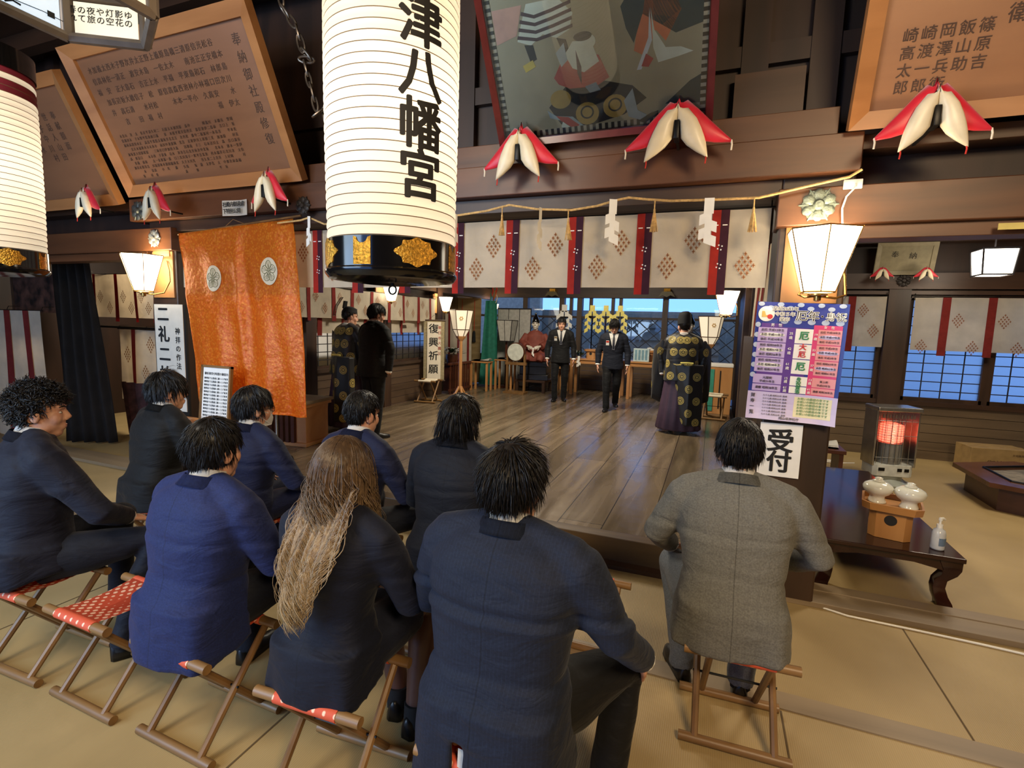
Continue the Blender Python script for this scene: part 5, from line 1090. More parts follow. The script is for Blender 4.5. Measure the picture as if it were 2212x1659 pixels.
# ================================================================== people
from mathutils.bvhtree import BVHTree
def remesh(bm, vox, it=3, fac=.5):
    bmesh.ops.recalc_face_normals(bm, faces=bm.faces); me = bpy.data.meshes.new('t'); bm.to_mesh(me); bm.free(); o = bpy.data.objects.new('t', me); COL.objects.link(o)
    r = o.modifiers.new('r', 'REMESH'); r.mode = 'VOXEL'; r.voxel_size = vox
    if it: s = o.modifiers.new('s', 'SMOOTH'); s.iterations = it; s.factor = fac
    out = bpy.data.meshes.new_from_object(o.evaluated_get(bpy.context.evaluated_depsgraph_get()))
    bpy.data.objects.remove(o); bpy.data.meshes.remove(me); out.shade_smooth(); return out
def bvh(me): return BVHTree.FromPolygons([v.co.copy() for v in me.vertices], [tuple(p.vertices) for p in me.polygons])
def suit(name, c, rough=.72, stripe=None):
    ma, nt, b = mk(name); c = S(c)
    mp, n, r = noise_col(nt, b, tuple(x * .8 for x in c[:3]) + (1,), tuple(x * 1.2 for x in c[:3]) + (1,), 160)
    b.inputs['Roughness'].default_value = rough; b.inputs['Sheen Weight'].default_value = .04; b.inputs['Sheen Roughness'].default_value = .5; b.inputs['Specular IOR Level'].default_value = .25
    tc = nt.nodes.new('ShaderNodeTexCoord'); n2 = nt.nodes.new('ShaderNodeTexNoise'); n2.inputs['Scale'].default_value = 9; n2.inputs['Detail'].default_value = 3; n2.inputs['Distortion'].default_value = 1.2
    m2 = nt.nodes.new('ShaderNodeMapping'); m2.inputs[3].default_value = (.6, .6, 1.6); nt.links.new(tc.outputs['Object'], m2.inputs[0]); nt.links.new(m2.outputs[0], n2.inputs['Vector']); bump(nt, b, n2.outputs['Fac'], .35, .03)
    xs = nt.nodes.new('ShaderNodeSeparateXYZ'); nt.links.new(tc.outputs['Object'], xs.inputs[0]); ab = nt.nodes.new('ShaderNodeMath'); ab.operation = 'ABSOLUTE'; nt.links.new(xs.outputs[0], ab.inputs[0]); gt = nt.nodes.new('ShaderNodeMath'); gt.operation = 'GREATER_THAN'; gt.inputs[1].default_value = .0016; nt.links.new(ab.outputs[0], gt.inputs[0])
    sm_ = nt.nodes.new('ShaderNodeMapRange'); sm_.inputs[3].default_value = .55; nt.links.new(gt.outputs[0], sm_.inputs[0]); ms_ = nt.nodes.new('ShaderNodeMixRGB'); ms_.blend_type = 'MULTIPLY'; ms_.inputs[0].default_value = 1; nt.links.new(r.outputs[0], ms_.inputs[1]); nt.links.new(sm_.outputs[0], ms_.inputs[2]); nt.links.new(ms_.outputs[0], b.inputs['Base Color']); r = ms_
    if stripe:
        wv = nt.nodes.new('ShaderNodeTexWave'); wv.inputs['Scale'].default_value = stripe[0]; wv.bands_direction = 'X'; nt.links.new(tc.outputs['Object'], wv.inputs['Vector'])
        rp = nt.nodes.new('ShaderNodeValToRGB'); rp.color_ramp.elements[0].position = .82; rp.color_ramp.elements[0].color = (1, 1, 1, 1); rp.color_ramp.elements[1].position = .95; rp.color_ramp.elements[1].color = (stripe[1],) * 3 + (1,)
        nt.links.new(wv.outputs['Fac'], rp.inputs[0]); mx = nt.nodes.new('ShaderNodeMixRGB'); mx.blend_type = 'MULTIPLY'; mx.inputs[0].default_value = 1
        nt.links.new(r.outputs[0], mx.inputs[1]); nt.links.new(rp.outputs[0], mx.inputs[2]); nt.links.new(mx.outputs[0], b.inputs['Base Color'])
    return ma
SKIN, nt, b = mk('skin'); noise_col(nt, b, S((196, 142, 116)), S((214, 164, 136)), 30); b.inputs['Roughness'].default_value = .5; b.inputs['Subsurface Weight'].default_value = .08; b.inputs['Subsurface Radius'].default_value = (.02, .008, .004)
HAIR, nt, b = mk('black_hair'); noise_col(nt, b, S((14, 12, 12)), S((28, 24, 22)), 60); b.inputs['Roughness'].default_value = .42; b.inputs['Specular IOR Level'].default_value = .35
BLOND, nt, b = mk('long_light_brown_hair'); tc = nt.nodes.new('ShaderNodeTexCoord'); sp = nt.nodes.new('ShaderNodeSeparateXYZ'); nt.links.new(tc.outputs['Object'], sp.inputs[0])
mr = nt.nodes.new('ShaderNodeMapRange'); mr.inputs[1].default_value = 1.24; mr.inputs[2].default_value = .75; nt.links.new(sp.outputs[2], mr.inputs[0]); n_ = nt.nodes.new('ShaderNodeTexNoise'); n_.inputs['Scale'].default_value = 55; nt.links.new(tc.outputs['Object'], n_.inputs['Vector'])
ad = nt.nodes.new('ShaderNodeMath'); ad.operation = 'MULTIPLY_ADD'; ad.inputs[1].default_value = .9; nt.links.new(n_.outputs['Fac'], ad.inputs[0]); ad.inputs[2].default_value = -.45
a2 = nt.nodes.new('ShaderNodeMath'); a2.operation = 'ADD'; nt.links.new(mr.outputs[0], a2.inputs[0]); nt.links.new(ad.outputs[0], a2.inputs[1])
cr = nt.nodes.new('ShaderNodeValToRGB'); cr.color_ramp.elements[0].color = S((76, 60, 47)); cr.color_ramp.elements[1].color = S((164, 140, 104)); cr.color_ramp.elements[0].position = .0; cr.color_ramp.elements[1].position = .9; e_ = cr.color_ramp.elements.new(.35); e_.color = S((110, 88, 66))
nt.links.new(a2.outputs[0], cr.inputs[0]); nt.links.new(cr.outputs[0], b.inputs['Base Color']); b.inputs['Roughness'].default_value = .38
SHIRT = plain('shirt_white', (236, 234, 230), .8, var=.03); SHOE = plain('black_shoe', (16, 15, 15), .35); EYEW = plain('eye_white', (226, 220, 212), .3); EYEB = plain('eye_dark', (20, 14, 12), .2); LIP = plain('lips', (176, 116, 100), .5); TIE = plain('dark_striped_tie', (44, 46, 60), .5, var=.6, scale=40)
HEADR = (.080, .101, .098); HEADC = V((0, -.014, .038))
def head_shapes(bm, M4):
    T = lambda p: M4 @ V(p)
    R3 = M4.to_3x3()
    def e(c, r, rot=None, sub=3): ico(bm, T(c), r, R3 if rot is None else R3 @ rot, sub)
    e((0, -.012, .035), (.075, .095, .088)); e((0, .034, -.035), (.060, .058, .085)); e((0, .058, -.100), (.034, .030, .026))
    for s in (-1, 1):
        e((s * .042, .012, -.070), (.022, .042, .040)); e((s * .036, .060, -.028), (.026, .026, .034)); e((s * .0, .07, -.07), (.034, .026, .03))
        e((s * .078, -.010, -.012), (.010, .024, .034), MX.Rotation(s * -.35, 3, 'Z')); e((s * .074, -.004, -.036), (.008, .010, .013)); e((s * .0115, .098, -.034), (.010, .011, .008), None, 2)
    tube(bm, [T((0, .084, .018)), T((0, .099, -.008)), T((0, .111, -.030))], [.009, .011, .0125], 8)
    tube(bm, [T((-.046, .070, .026)), T((-.02, .084, .028)), T((.02, .084, .028)), T((.046, .070, .026))], .0115, 8)
    e((0, .090, -.062), (.024, .012, .007), None, 2); e((0, .089, -.075), (.021, .012, .008), None, 2)
def hand(bm, wpos, fwd, pn, side, curl=.5, s=1.0):
    """palm at wpos reaching along fwd; pn = palm normal (towards what it touches); side=+1 thumb along fwd x pn"""
    f = V(fwd).normalized(); n = (V(pn) - f * V(pn).dot(f)).normalized(); t = f.cross(n) * side
    rot = MX((t, f, n)).transposed()
    ico(bm, V(wpos) + f * .048 * s, (.041 * s, .055 * s, .016 * s), rot, 3); tube(bm, [V(wpos) - f * .03, V(wpos) + f * .03], [.028 * s, .027 * s], 10)
    for i, L in enumerate((.068, .076, .071, .055)):
        o_ = (1.5 - i) * .0205 * s; p = V(wpos) + f * (.090 - .004 * abs(i - 1.2)) * s + t * o_; pts = [p - f * .015]; d = f.copy()
        for k in range(3):
            d = (d + n * (curl * (.55 + .1 * k))).normalized(); p = p + d * L * s * (.42, .33, .25)[k]; pts.append(p.copy())
        tube(bm, pts, [.0095 * s, .009 * s, .0085 * s, .007 * s], 8); ico(bm, pts[-1], .0072 * s, None, 1)
    p = V(wpos) + f * .028 * s + t * .034 * s; q1 = p + (f * .6 + t * .7 + n * .25).normalized() * .036 * s; q2 = q1 + (f * .9 + t * .25 + n * .4).normalized() * .03 * s
    tube(bm, [p - t * .01, p, q1, q2], [.013 * s, .013 * s, .0105 * s, .0085 * s], 8); ico(bm, q2, .0085 * s, None, 1)
def scalp_hair(M4, style, seed, n, ground=None):
    """a shaped cap plus tapering locks that follow the skull"""
    r = random.Random(seed); bm = BM(); st = dict(puff=.012, length=.055, curl=.0, nape=-.10, fringe=.052, rad=.0026, side=-.02, fall=.6, crown=(0, -.045, .13), lift=.25); st.update(style)
    g = bmesh.new(); bmesh.ops.create_icosphere(g, subdivisions=4, radius=1)
    def okroot(p, edge=0):   # p in head space
        y, z = p.y, p.z
        if z < st['nape'] - edge: return False
        if y > .02 and z < st['fringe'] - .35 * (.09 - abs(p.x)) * 0 - edge and y > -.01 + .9 * (z - st['side']) * .0 + .03: return False
        if y > -.015 and z < st['side'] - edge: return False
        if abs(p.x) > .045 and -.04 < y and z < st['side'] - edge: return False
        return True
    k = 1 + st['puff'] * 6
    bad = []
    for v in g.verts:
        q = HEADC + V((v.co.x * HEADR[0] * k, v.co.y * HEADR[1] * k, v.co.z * HEADR[2] * k))
        if not okroot(q): bad.append(v)
        nn = noise.noise(q * 22 + V((seed, 0, 0))) * st['puff'] * .45; v.co = M4 @ (q + (q - HEADC).normalized() * nn)
    bmesh.ops.delete(g, geom=bad, context='VERTS'); tm = bpy.data.meshes.new('t'); bmesh.ops.recalc_face_normals(g, faces=g.faces); g.to_mesh(tm); g.free(); bm.from_mesh(tm); bpy.data.meshes.remove(tm)
    dn = (M4.to_3x3().inverted() @ V((0, 0, -1)))
    cr = V(st['crown']); cnt = 0; tries = 0
    while cnt < n and tries < n * 8:
        tries += 1
        d = V((r.gauss(0, 1), r.gauss(0, 1), r.gauss(0, 1))).normalized(); p = HEADC + V((d.x * HEADR[0], d.y * HEADR[1], d.z * HEADR[2])) * (k - .03)
        if not okroot(p, -.004): continue
        cnt += 1
        nrm = V((d.x / HEADR[0], d.y / HEADR[1], d.z / HEADR[2])).normalized(); fl = (p - cr); fl = fl - nrm * fl.dot(nrm)
        fl = fl.normalized() if fl.length > 1e-4 else V((1, 0, 0)); cl = V((noise.noise(p * 30), noise.noise(p * 30 + V((9, 0, 0))), noise.noise(p * 30 + V((0, 9, 0))))); fl = (fl + cl * .55 + V((r.gauss(0, .10), r.gauss(0, .10), r.gauss(0, .10)))).normalized()
        L = st['length'] * r.uniform(.7, 1.25)
        if 'tail' in st and p.y < .03 and p.z < .05: L = st['tail'] * r.uniform(.7, 1.15)
        dr = (fl + nrm * st['lift']).normalized(); q = p.copy(); pts = [q.copy()]; m_ = st.get('seg', 5); wv = 7 * noise.noise(p * 24 + V((3, 0, 0))) + r.random() * .7
        for i in range(m_):
            dr = (dr + dn * st['fall'] * .5 + V((r.gauss(0, 1), r.gauss(0, 1), r.gauss(0, 1))) * (.05 + st['curl'])).normalized()
            if 'wave' in st and i > m_ * .38: ph = wv + i * .52; am_ = st['wave'] * min(1, (i - m_ * .38) / 5); dq = (dr + V((math.cos(ph), math.sin(ph) * .6, 0)) * am_).normalized(); dr = dr.lerp(dq, .75).normalized()
            q = q + dr * L / m_
            u = q - HEADC; rr = math.sqrt((u.x / HEADR[0]) ** 2 + (u.y / HEADR[1]) ** 2 + (u.z / HEADR[2]) ** 2); mn = k + .01 + st['puff'] * .8
            if rr < mn and q.z > -.09: q = HEADC + u * (mn / rr)
            if ground:
                w_ = ground(M4 @ q); q = M4.inverted() @ w_
            pts.append(q.copy())
        rad = st['rad'] * r.uniform(.7, 1.3)
        tube(bm, [M4 @ x for x in pts], [rad * .8] + [rad * (1 - .75 * (i / m_) ** 1.6) for i in range(1, m_)] + [rad * .12], 3, flat=.6)
    return bm
def ring(c, ax, ay, rx, ry, n=28, ex=2.3):
    out = []
    for i in range(n):
        a = 2 * PI * i / n; ca, sa = math.cos(a), math.sin(a)
        out.append(c + ax * rx * math.copysign(abs(ca) ** (2 / ex), ca) + ay * ry * math.copysign(abs(sa) ** (2 / ex), sa))
    return out
def person(label, loc, rz, P, N, head, pose, mats, hair, spec):
    """P pelvis, N base of neck, head=(yaw,pitch,tilt); pose gives elbows, wrists, knees, ankles for s=-1 (left of the body) and s=+1"""
    jm, tm_ = mats['jacket'], mats['trousers']; P, N = V(P), V(N); up = (N - P).normalized(); ax = V((1, 0, 0)); ay = up.cross(ax).normalized(); ay = ay if ay.y > 0 else -ay; Lt = (N - P).length
    bw = spec.get('bw', 1.0); bd = spec.get('bd', bw); seated = spec.get('seated', True)
    Hc = N + up * .03 + V((0, spec.get('hf', .035), .096)); M4 = MX.Translation(Hc) @ MX.Rotation(head[0], 4, 'Z') @ MX.Rotation(head[1], 4, 'X') @ MX.Rotation(head[2], 4, 'Y') @ MX.Scale(spec.get('hs', 1.0), 4)
    sh = {s: N + ax * s * .180 * bw - up * .062 for s in (-1, 1)}; el = {s: V(pose['elbow'][s]) for s in (-1, 1)}; wr = {s: V(pose['wrist'][s]) for s in (-1, 1)}
    kn = {s: V(pose['knee'][s]) for s in (-1, 1)}; an = {s: V(pose['ankle'][s]) for s in (-1, 1)}; hp = {s: P + V((s * .09 * bw, .01, .0)) for s in (-1, 1)}
    TR = [(-.02, .150, .105), (.12, .15, .10), (.30, .135, .095), (.5, .15, .10), (.72, .165, .10), (.88, .15, .085), (.98, .09, .07), (1.05, .055, .055)]
    # --- body, one continuous surface
    b = BM(); loft(b, [ring(P + up * Lt * t, ax, ay, rx * bw, ry * bd) for t, rx, ry in TR])
    tube(b, [N - up * .04, N + up * .03, Hc + (M4.to_3x3() @ V((0, -.02, -.06)))], [.06, .056, .056], 14); head_shapes(b, M4)
    for s in (-1, 1):
        tube(b, [sh[s] + V((-s * .03, 0, 0)), sh[s].lerp(el[s], .5), el[s], el[s].lerp(wr[s], .5), wr[s]], [.046, .043, .038, .036, .027], 10)
        hf, hn = pose['hand'][s]; hand(b, wr[s], hf, hn, s * pose.get('thumb', {}).get(s, 1), pose.get('curl', .45))
        tube(b, [hp[s], hp[s].lerp(kn[s], .5), kn[s], kn[s].lerp(an[s], .45), an[s]], [.075, .066, .052, .048, .034], 10)
        fd = V(pose['toe'][s]); tube(b, [an[s] + V((0, 0, .0)) - fd * .02, an[s] + fd * .05 + V((0, 0, -.05)), an[s] + fd * .14 + V((0, 0, -.066))], [.034, .024, .016], 8, flat=.75)
    body = obj('person', remesh(b, spec.get('vox', .007), 2, .4), SKIN); tag(body, label, 'person'); body.location = loc; body.rotation_euler = (0, 0, rz)
    # --- jacket
    def skirt_solid(b, P, Lt, bw, bd, spec):
        z1 = spec['hem']; vent = spec.get('vent', 0); sp_ = math.radians(spec.get('span', 112)); sd = spec.get('seed', 1)
        for lo, hi in (((-sp_, vent - .05), (vent + .055, sp_)) if vent is not None else ((-sp_, sp_),)):
            def sk(u, v):
                a = lo + (hi - lo) * u; zz = (P.z + .16 * Lt) * v + (z1 + .07 * max(0, abs(a) - 1.2)) * (1 - v); fl = 1 + .10 * (1 - v); rx, ry = .196 * bw * fl, .150 * bd * fl
                return V((P.x + rx * math.copysign(abs(math.sin(a)) ** .72, a), P.y - .012 - math.copysign(ry * abs(math.cos(a)) ** .55, math.cos(a)) - .010 * (1 - v) * math.sin(a * 6 + sd), zz))
            nu = 30; rings = []
            for i in range(nu + 1):
                o_ = [sk(i / nu, j / 6) for j in range(7)]; rings.append(o_ + [V((P.x + (p.x - P.x) * .88, P.y + (p.y - P.y) * .86, p.z)) for p in o_[::-1]])
            loft(b, rings, True)
    JR = spec.get('jr') or [(-.05, .212, .160, -.012), (.08, .205, .155, -.010), (.28, .182, .134, 0), (.48, .196, .138, 0), (.68, .212, .140, -.004), (.82, .210, .128, -.006), (.92, .180, .108, -.006), (.99, .118, .085, -.004), (1.035, .082, .074, 0)]
    b = BM(); loft(b, [ring(P + up * Lt * t + ay * yo, ax, ay, rx * bw, ry * bd, 32, 2.5) for t, rx, ry, yo in JR])
    for s in (-1, 1):
        d = (wr[s] - el[s]).normalized(); ce = wr[s] - d * .012
        tube(b, [sh[s] + V((-s * .05, 0, .012)), sh[s] + (el[s] - sh[s]) * .12, sh[s].lerp(el[s], .5), el[s], el[s].lerp(ce, .5), ce], [.066 * bw, .077 * bw, .068 * bw, .060, .054, .047], 14)
        tube(b, [N + up * .0 + ax * s * .03, N - up * .022 + ax * s * .09 * bw, sh[s] + ax * s * .0 + up * .006, sh[s] + ax * s * .05 * bw - up * .02], [.062, .066, .064 * bw, .05], 14)
    if spec.get('hem') is not None: skirt_solid(b, P, Lt, bw, bd, spec)
    me = remesh(b, spec.get('jvox', .011), 4, .5); sd = spec.get('seed', 1)
    for v, nrm in zip(me.vertices, [v.normal.copy() for v in me.vertices]):
        q = v.co; t = (q - P).dot(up) / Lt
        f = .0055 * noise.noise(V((q.x * 5, q.y * 5, q.z * 7)) + V((sd, 0, 0))) + .003 * noise.noise(V((q.x * 11 + q.z * 9, q.y * 11, q.z * 12 - q.x * 8)) + V((0, sd, 0)))
        for tt, sl, am in spec.get('creases', ((.60, .10, .004), (.33, -.12, .003))):
            if q.y < P.y + .12: f -= am * math.exp(-((t - tt - sl * abs(q.x)) / .022) ** 2) - am * .8 * math.exp(-((t - tt + .05 - sl * abs(q.x)) / .03) ** 2)
        v.co = q + nrm * f
    jk = obj('jacket', me, jm, body); 
    if spec.get('collar', True):
        b = BM()
        def co(u, v):
            a = -2.25 + 4.5 * u; r_ = .077 + .024 * v; drop = .055 * (abs(a) / 2.25) ** 2; return N + up * (.046 - .042 * v - drop * (.55 + .5 * v)) + ax * r_ * math.sin(a) * (1.06 + .12 * v) - ay * (r_ * math.cos(a) + .004)
        sheet(b, co, 26, 4, 0, .007); obj('jacket_collar', b, jm, body, 2)
        b = BM(); 
        def sc_(u, v):
            a = -2.7 + 5.4 * u; r_ = .065 + .006 * (1 - v); drop = .035 * (abs(a) / 2.7) ** 2; return N + up * (.028 + .040 * v - drop) + ax * r_ * math.sin(a) - ay * r_ * math.cos(a) + V((0, .012 * v, 0))
        sheet(b, sc_, 26, 3, 0, .004); obj('shirt_collar', b, SHIRT, body, 2)
    for s in (-1, 1):
        d = (wr[s] - el[s]).normalized(); b = BM(); tube(b, [wr[s] - d * .03, wr[s] + d * .004], [.041, .041], 12); obj('shirt_cuff', b, SHIRT, body)
    # --- trousers
    if not spec.get('skirt') and not spec.get('robe'):
        b = BM(); loft(b, [ring(P + up * Lt * t, ax, ay, rx * bw, ry * bd) for t, rx, ry in ((-.12, .13, .10), (-.06, .172, .125), (.06, .172, .125), (.2, .152, .112))])
        for s in (-1, 1): tube(b, [hp[s], hp[s].lerp(kn[s], .35), hp[s].lerp(kn[s], .75), kn[s], kn[s].lerp(an[s], .4), an[s] + V((0, 0, .01)), an[s] + V((0, -.012, -.042))], [.100 * bw, .094 * bw, .080, .074, .064, .060, .060], 14); ico(b, kn[s], (.072, .074, .072), None, 3)
        me = remesh(b, .010, 4, .5)
        for v, nrm in zip(me.vertices, [v.normal.copy() for v in me.vertices]): q = v.co; v.co = q + nrm * (.006 * noise.noise(V((q.x * 9, q.y * 9, q.z * 12)) + V((sd, 2, 0))))
        obj('trousers', me, tm_, body)
    elif spec.get('skirt'):
        b = BM(); loft(b, [ring(P + up * Lt * t, ax, ay, rx * bw, ry * bd) for t, rx, ry in ((-.06, .185, .13), (.06, .18, .125), (.2, .15, .11))])
        for s in (-1, 1): tube(b, [hp[s], hp[s].lerp(kn[s], .4), hp[s].lerp(kn[s], .72)], [.105, .10, .088], 14)
        tube(b, [hp[-1].lerp(hp[1], .5), (hp[-1].lerp(kn[-1], .7)).lerp(hp[1].lerp(kn[1], .7), .5)], [.09, .08], 12); obj('skirt', remesh(b, .010, 5, .5), tm_, body)
        b = BM()
        for s in (-1, 1): tube(b, [hp[s].lerp(kn[s], .5), kn[s], kn[s].lerp(an[s], .4), an[s]], [.077, .066, .060, .043], 14); ico(b, kn[s], (.062, .064, .064), None, 3)
        obj('stockings', remesh(b, .008, 3, .5), mats['stockings'], body)
    for s in (-1, 1):
        if spec.get('robe') == 2: break
        fd = V(pose['toe'][s]).normalized(); sd_ = V((-fd.y, fd.x, 0)); g = an[s]; b = BM(); z0 = spec.get('floor', 0) + .004
        rr = []
        for t, w, h_ in ((-.065, .020, .075), (-.055, .032, .088), (-.01, .036, .10), (.05, .038, .078), (.11, .044, .056), (.16, .040, .048), (.195, .024, .036), (.205, .010, .028)):
            c = V((g.x, g.y, 0)) + fd * t; rr.append([c + sd_ * w * math.cos(2 * PI * i / 14) + V((0, 0, (z0 if math.sin(2 * PI * i / 14) < 0 else 0) + (z0 * 0 + h_ * max(0, math.sin(2 * PI * i / 14)) + (z0 if math.sin(2 * PI * i / 14) >= 0 else 0)))) for i in range(14)])
        loft(b, rr); bmesh.ops.transform(b, matrix=MX.Translation((0, 0, pose.get('lift', {}).get(s, 0))), verts=b.verts); obj('shoe', b, mats.get('shoe', SHOE), body, 2)
        b = BM(); tube(b, [an[s] + V((0, -.005, .03)), an[s] + V((0, -.012, -.055))], .045, 10); obj('sock', b, BLACKC, body)
    # --- face details
    if spec.get('face', True):
        for s in (-1, 1):
            b = BM(); ico(b, M4 @ V((s * .031, .0755, .002)), (.0115, .0085, .0055), M4.to_3x3().normalized(), 2); obj('eye', b, EYEW, body)
            b = BM(); ico(b, M4 @ V((s * .031, .0806, .002)), (.0058, .0045, .0053), M4.to_3x3().normalized(), 2); obj('iris', b, EYEB, body)
            b = BM(); tube(b, [M4 @ V((s * .014, .094, .027)), M4 @ V((s * .032, .090, .034)), M4 @ V((s * .05, .074, .028))], [.003, .0042, .002], 6); obj('eyebrow', b, HAIR, body)
        b = BM(); ico(b, M4 @ V((0, .0965, -.062)), (.018, .005, .004), M4.to_3x3().normalized(), 2); ico(b, M4 @ V((0, .0955, -.0715)), (.016, .005, .0045), M4.to_3x3().normalized(), 2); obj('lips', b, LIP, body)
    if hair is not None: obj('hair', scalp_hair(M4, hair, sd, spec.get('strands', 1300), spec.get('ground')), mats.get('hair', HAIR), body, 2)
    if spec.get('front'):   # shirt front, tie and badge laid on the chest
        T = bvh(me if False else jk.data)
        def fr(x, z, off): 
            h = T.ray_cast(V((x, 1.5, z)), V((0, -1, 0))); return V((x, (h[0].y if h[0] else .1) + off, z))
        zt, zb_ = N.z + .01, N.z - .27
        b = BM(); sheet(b, lambda u, v: fr((u - .5) * .02 + (u - .5) * .15 * v, zb_ + (zt - zb_) * v, .004), 8, 12, 0, .003); obj('shirt_front', b, SHIRT, body, 2)
        b = BM(); sheet(b, lambda u, v: fr((u - .5) * (.052 - .03 * v if v < .88 else .042), zb_ - .01 + (zt - zb_ + .01) * v, .009), 3, 14, 0, .004); obj('tie', b, TIE, body, 2)
        for s in (-1, 1):
            b = BM(); sheet(b, lambda u, v: fr(s * (.008 + .078 * v + .045 * u * math.sin(PI * min(1, v * 1.15 + .05)) ), zb_ + (zt - zb_) * v, .0075), 4, 12, 0, .004); obj('lapel', b, jm, body, 2)
        b = BM(); x = spec['front']; sheet(b, lambda u, v: fr(x + (u - .5) * .055, N.z - .20 + .085 * v, .008), 2, 3, 0, .002); obj('name_badge', b, WHITEP, body, label='white name badge')
        b = BM(); sheet(b, lambda u, v: fr(x + (u - .5) * .05, N.z - .152 + .03 * v, .0105), 2, 2, 0, .001); obj('badge_photo', b, spec.get('badge', CARD), body)
    return body, M4, T_(me) if False else jk
def seated(ztop, lean=.10, lx=0, sw=.30, kneew=.17, **k):
    k_ = (ztop - .42) / .905; P = V((lx * 0, -.01, .505)); Lt = .545 * k_; N = P + V((lx, Lt * math.sin(lean), Lt * math.cos(lean)))
    hz = N.z
    d = dict(elbow={s: V((s * sw, N.y + .02 + .05, N.z - .34 * k_)) for s in (-1, 1)}, wrist={s: V((s * (kneew + .015), .285, .625)) for s in (-1, 1)}, knee={s: V((s * kneew, .40, .53)) for s in (-1, 1)}, ankle={s: V((s * (kneew - .01), .36, .10)) for s in (-1, 1)}, toe={s: V((s * .18, 1, 0)).normalized() for s in (-1, 1)}, hand={s: (V((-s * .15, .85, -.35)), V((0, -.3, -1))) for s in (-1, 1)}, curl=.35)
    for a, c in k.items():
        if isinstance(c, dict) and a in d: d[a].update({s: (V(x) if a != 'hand' else x) for s, x in c.items()})
        else: d[a] = c
    return P, N, d
def crane(lean): return -lean * .4
M_ROYAL = suit('royal_blue_wool', (27, 37, 80)); M_NAVY = suit('navy_wool', (15, 18, 34)); M_DNAVY = suit('dark_navy_wool', (16, 20, 32)); M_BLK = suit('black_wool', (13, 13, 15)); M_SLATE = suit('slate_navy_pinstripe', (21, 28, 45), .75, (26, 1.25)); M_GREY = suit('grey_tweed', (104, 103, 98), .85, (9, .95)); M_NAVY2 = suit('blue_navy_wool', (19, 25, 54)); M_WNAVY = suit('ink_navy_wool', (15, 19, 34))
STK, nt, b = mk('brown_stockings'); b.inputs['Base Color'].default_value = S((92, 62, 54)); b.inputs['Roughness'].default_value = .4
at_st = lambda k, dx=0, dy=0: (STOOLS[k][0] + dx, STOOLS[k][1] + dy, 0)
SHORT = dict(puff=.010, length=.045, nape=-.085, lift=.2)
P, N, d = seated(1.355, .08, -.07, .31, knee={1: (.26, .42, .54), -1: (-.14, .38, .56)}, ankle={1: (.33, .26, .10)}, elbow={1: (.30, .20, .74)}, wrist={1: (.14, .34, .64)})
person('person with curly black hair and a navy suit sitting in profile at the left edge', at_st('A', -.06), -.30, P, N, (-.30, -.08, 0), d, dict(jacket=M_NAVY, trousers=M_DNAVY), dict(puff=.022, length=.05, curl=.75, nape=-.055, side=-.005, fringe=.055, lift=.9, fall=.1, rad=.0042), dict(hem=.44, vent=None, bw=1.10, seed=11, strands=1900))
P, N, d = seated(1.26, .13, .01, .29)
person('person with slicked black hair in a royal blue jacket, seated in front of the row', at_st('B', -.05), -.02, P, N, (.02, -.06, 0), d, dict(jacket=M_ROYAL, trousers=M_DNAVY), dict(puff=.011, length=.06, nape=-.085, lift=.12, fall=.35, crown=(.0, -.03, .13)), dict(hem=.355, vent=-.85, bw=1.07, seed=21, strands=2000))
P, N, d = seated(1.30, .16)
person('person in a black suit with a full fringe, seated by the etiquette sign', at_st('C', .0), -.12, P, N, (-.36, -.05, 0), d, dict(jacket=M_BLK, trousers=M_BLK), dict(puff=.022, length=.075, nape=-.085, fringe=.018, lift=.35, fall=.5), dict(hem=.40, vent=None, seed=31, strands=1500))
P, N, d = seated(1.235, .14)
bd_, HM, jk_ = person('person wearing glasses and a white face mask in a navy suit', at_st('D', -.05), -.05, P, N, (-.34, -.05, 0), d, dict(jacket=M_NAVY2, trousers=M_NAVY2), dict(puff=.015, length=.06, nape=-.08, fringe=.04, lift=.35), dict(hem=.40, vent=None, seed=41, bw=.97))
b = BM(); sheet(b, lambda u, v: HM @ V(((u - .5) * .125, .118 - .30 * abs(u - .5) ** 1.7 - .012 * abs(v - .45) * 2, -.105 + .088 * v)), 14, 6, 0, .003); obj('face_mask', b, WHITEP, bd_, 2)
b = BM()
for s in (-1, 1): 
    tube(b, [HM @ V(p) for p in ((s * .056, .072, -.025), (s * .075, .02, -.010), (s * .082, -.012, -.006))], .0018, 5); tube(b, [HM @ V(p) for p in ((s * .056, .07, -.085), (s * .074, .02, -.05), (s * .082, -.012, -.03))], .0018, 5)
obj('ear_loop', b, WHITEP, bd_)
b = BM()
for s in (-1, 1):
    tube(b, [HM @ V((s * .033 + .024 * math.cos(2 * PI * i / 18), .102, .002 + .019 * math.sin(2 * PI * i / 18))) for i in range(19)], .0018, 5); tube(b, [HM @ V(p) for p in ((s * .056, .10, .006), (s * .080, .05, .008), (s * .084, -.02, .004))], .0018, 5)
tube(b, [HM @ V((-.009, .104, .004)), HM @ V((.009, .104, .004))], .0018, 5); obj('glasses', b, IRON, bd_)
P, N, d = seated(1.275, .17, knee={1: (.27, .40, .52)}, ankle={1: (.30, .37, .10)}, toe={1: (.5, .85, 0)})
person('person with short black hair in a navy suit, right leg and black shoe showing', at_st('F', -.05), -.10, P, N, (-.14, -.16, 0), d, dict(jacket=M_NAVY2, trousers=M_DNAVY), dict(puff=.009, length=.04, nape=-.06, lift=.25, side=-.005), dict(hem=.40, vent=None, seed=51, bw=.98))
P, N, d = seated(1.325, .20, -.02)
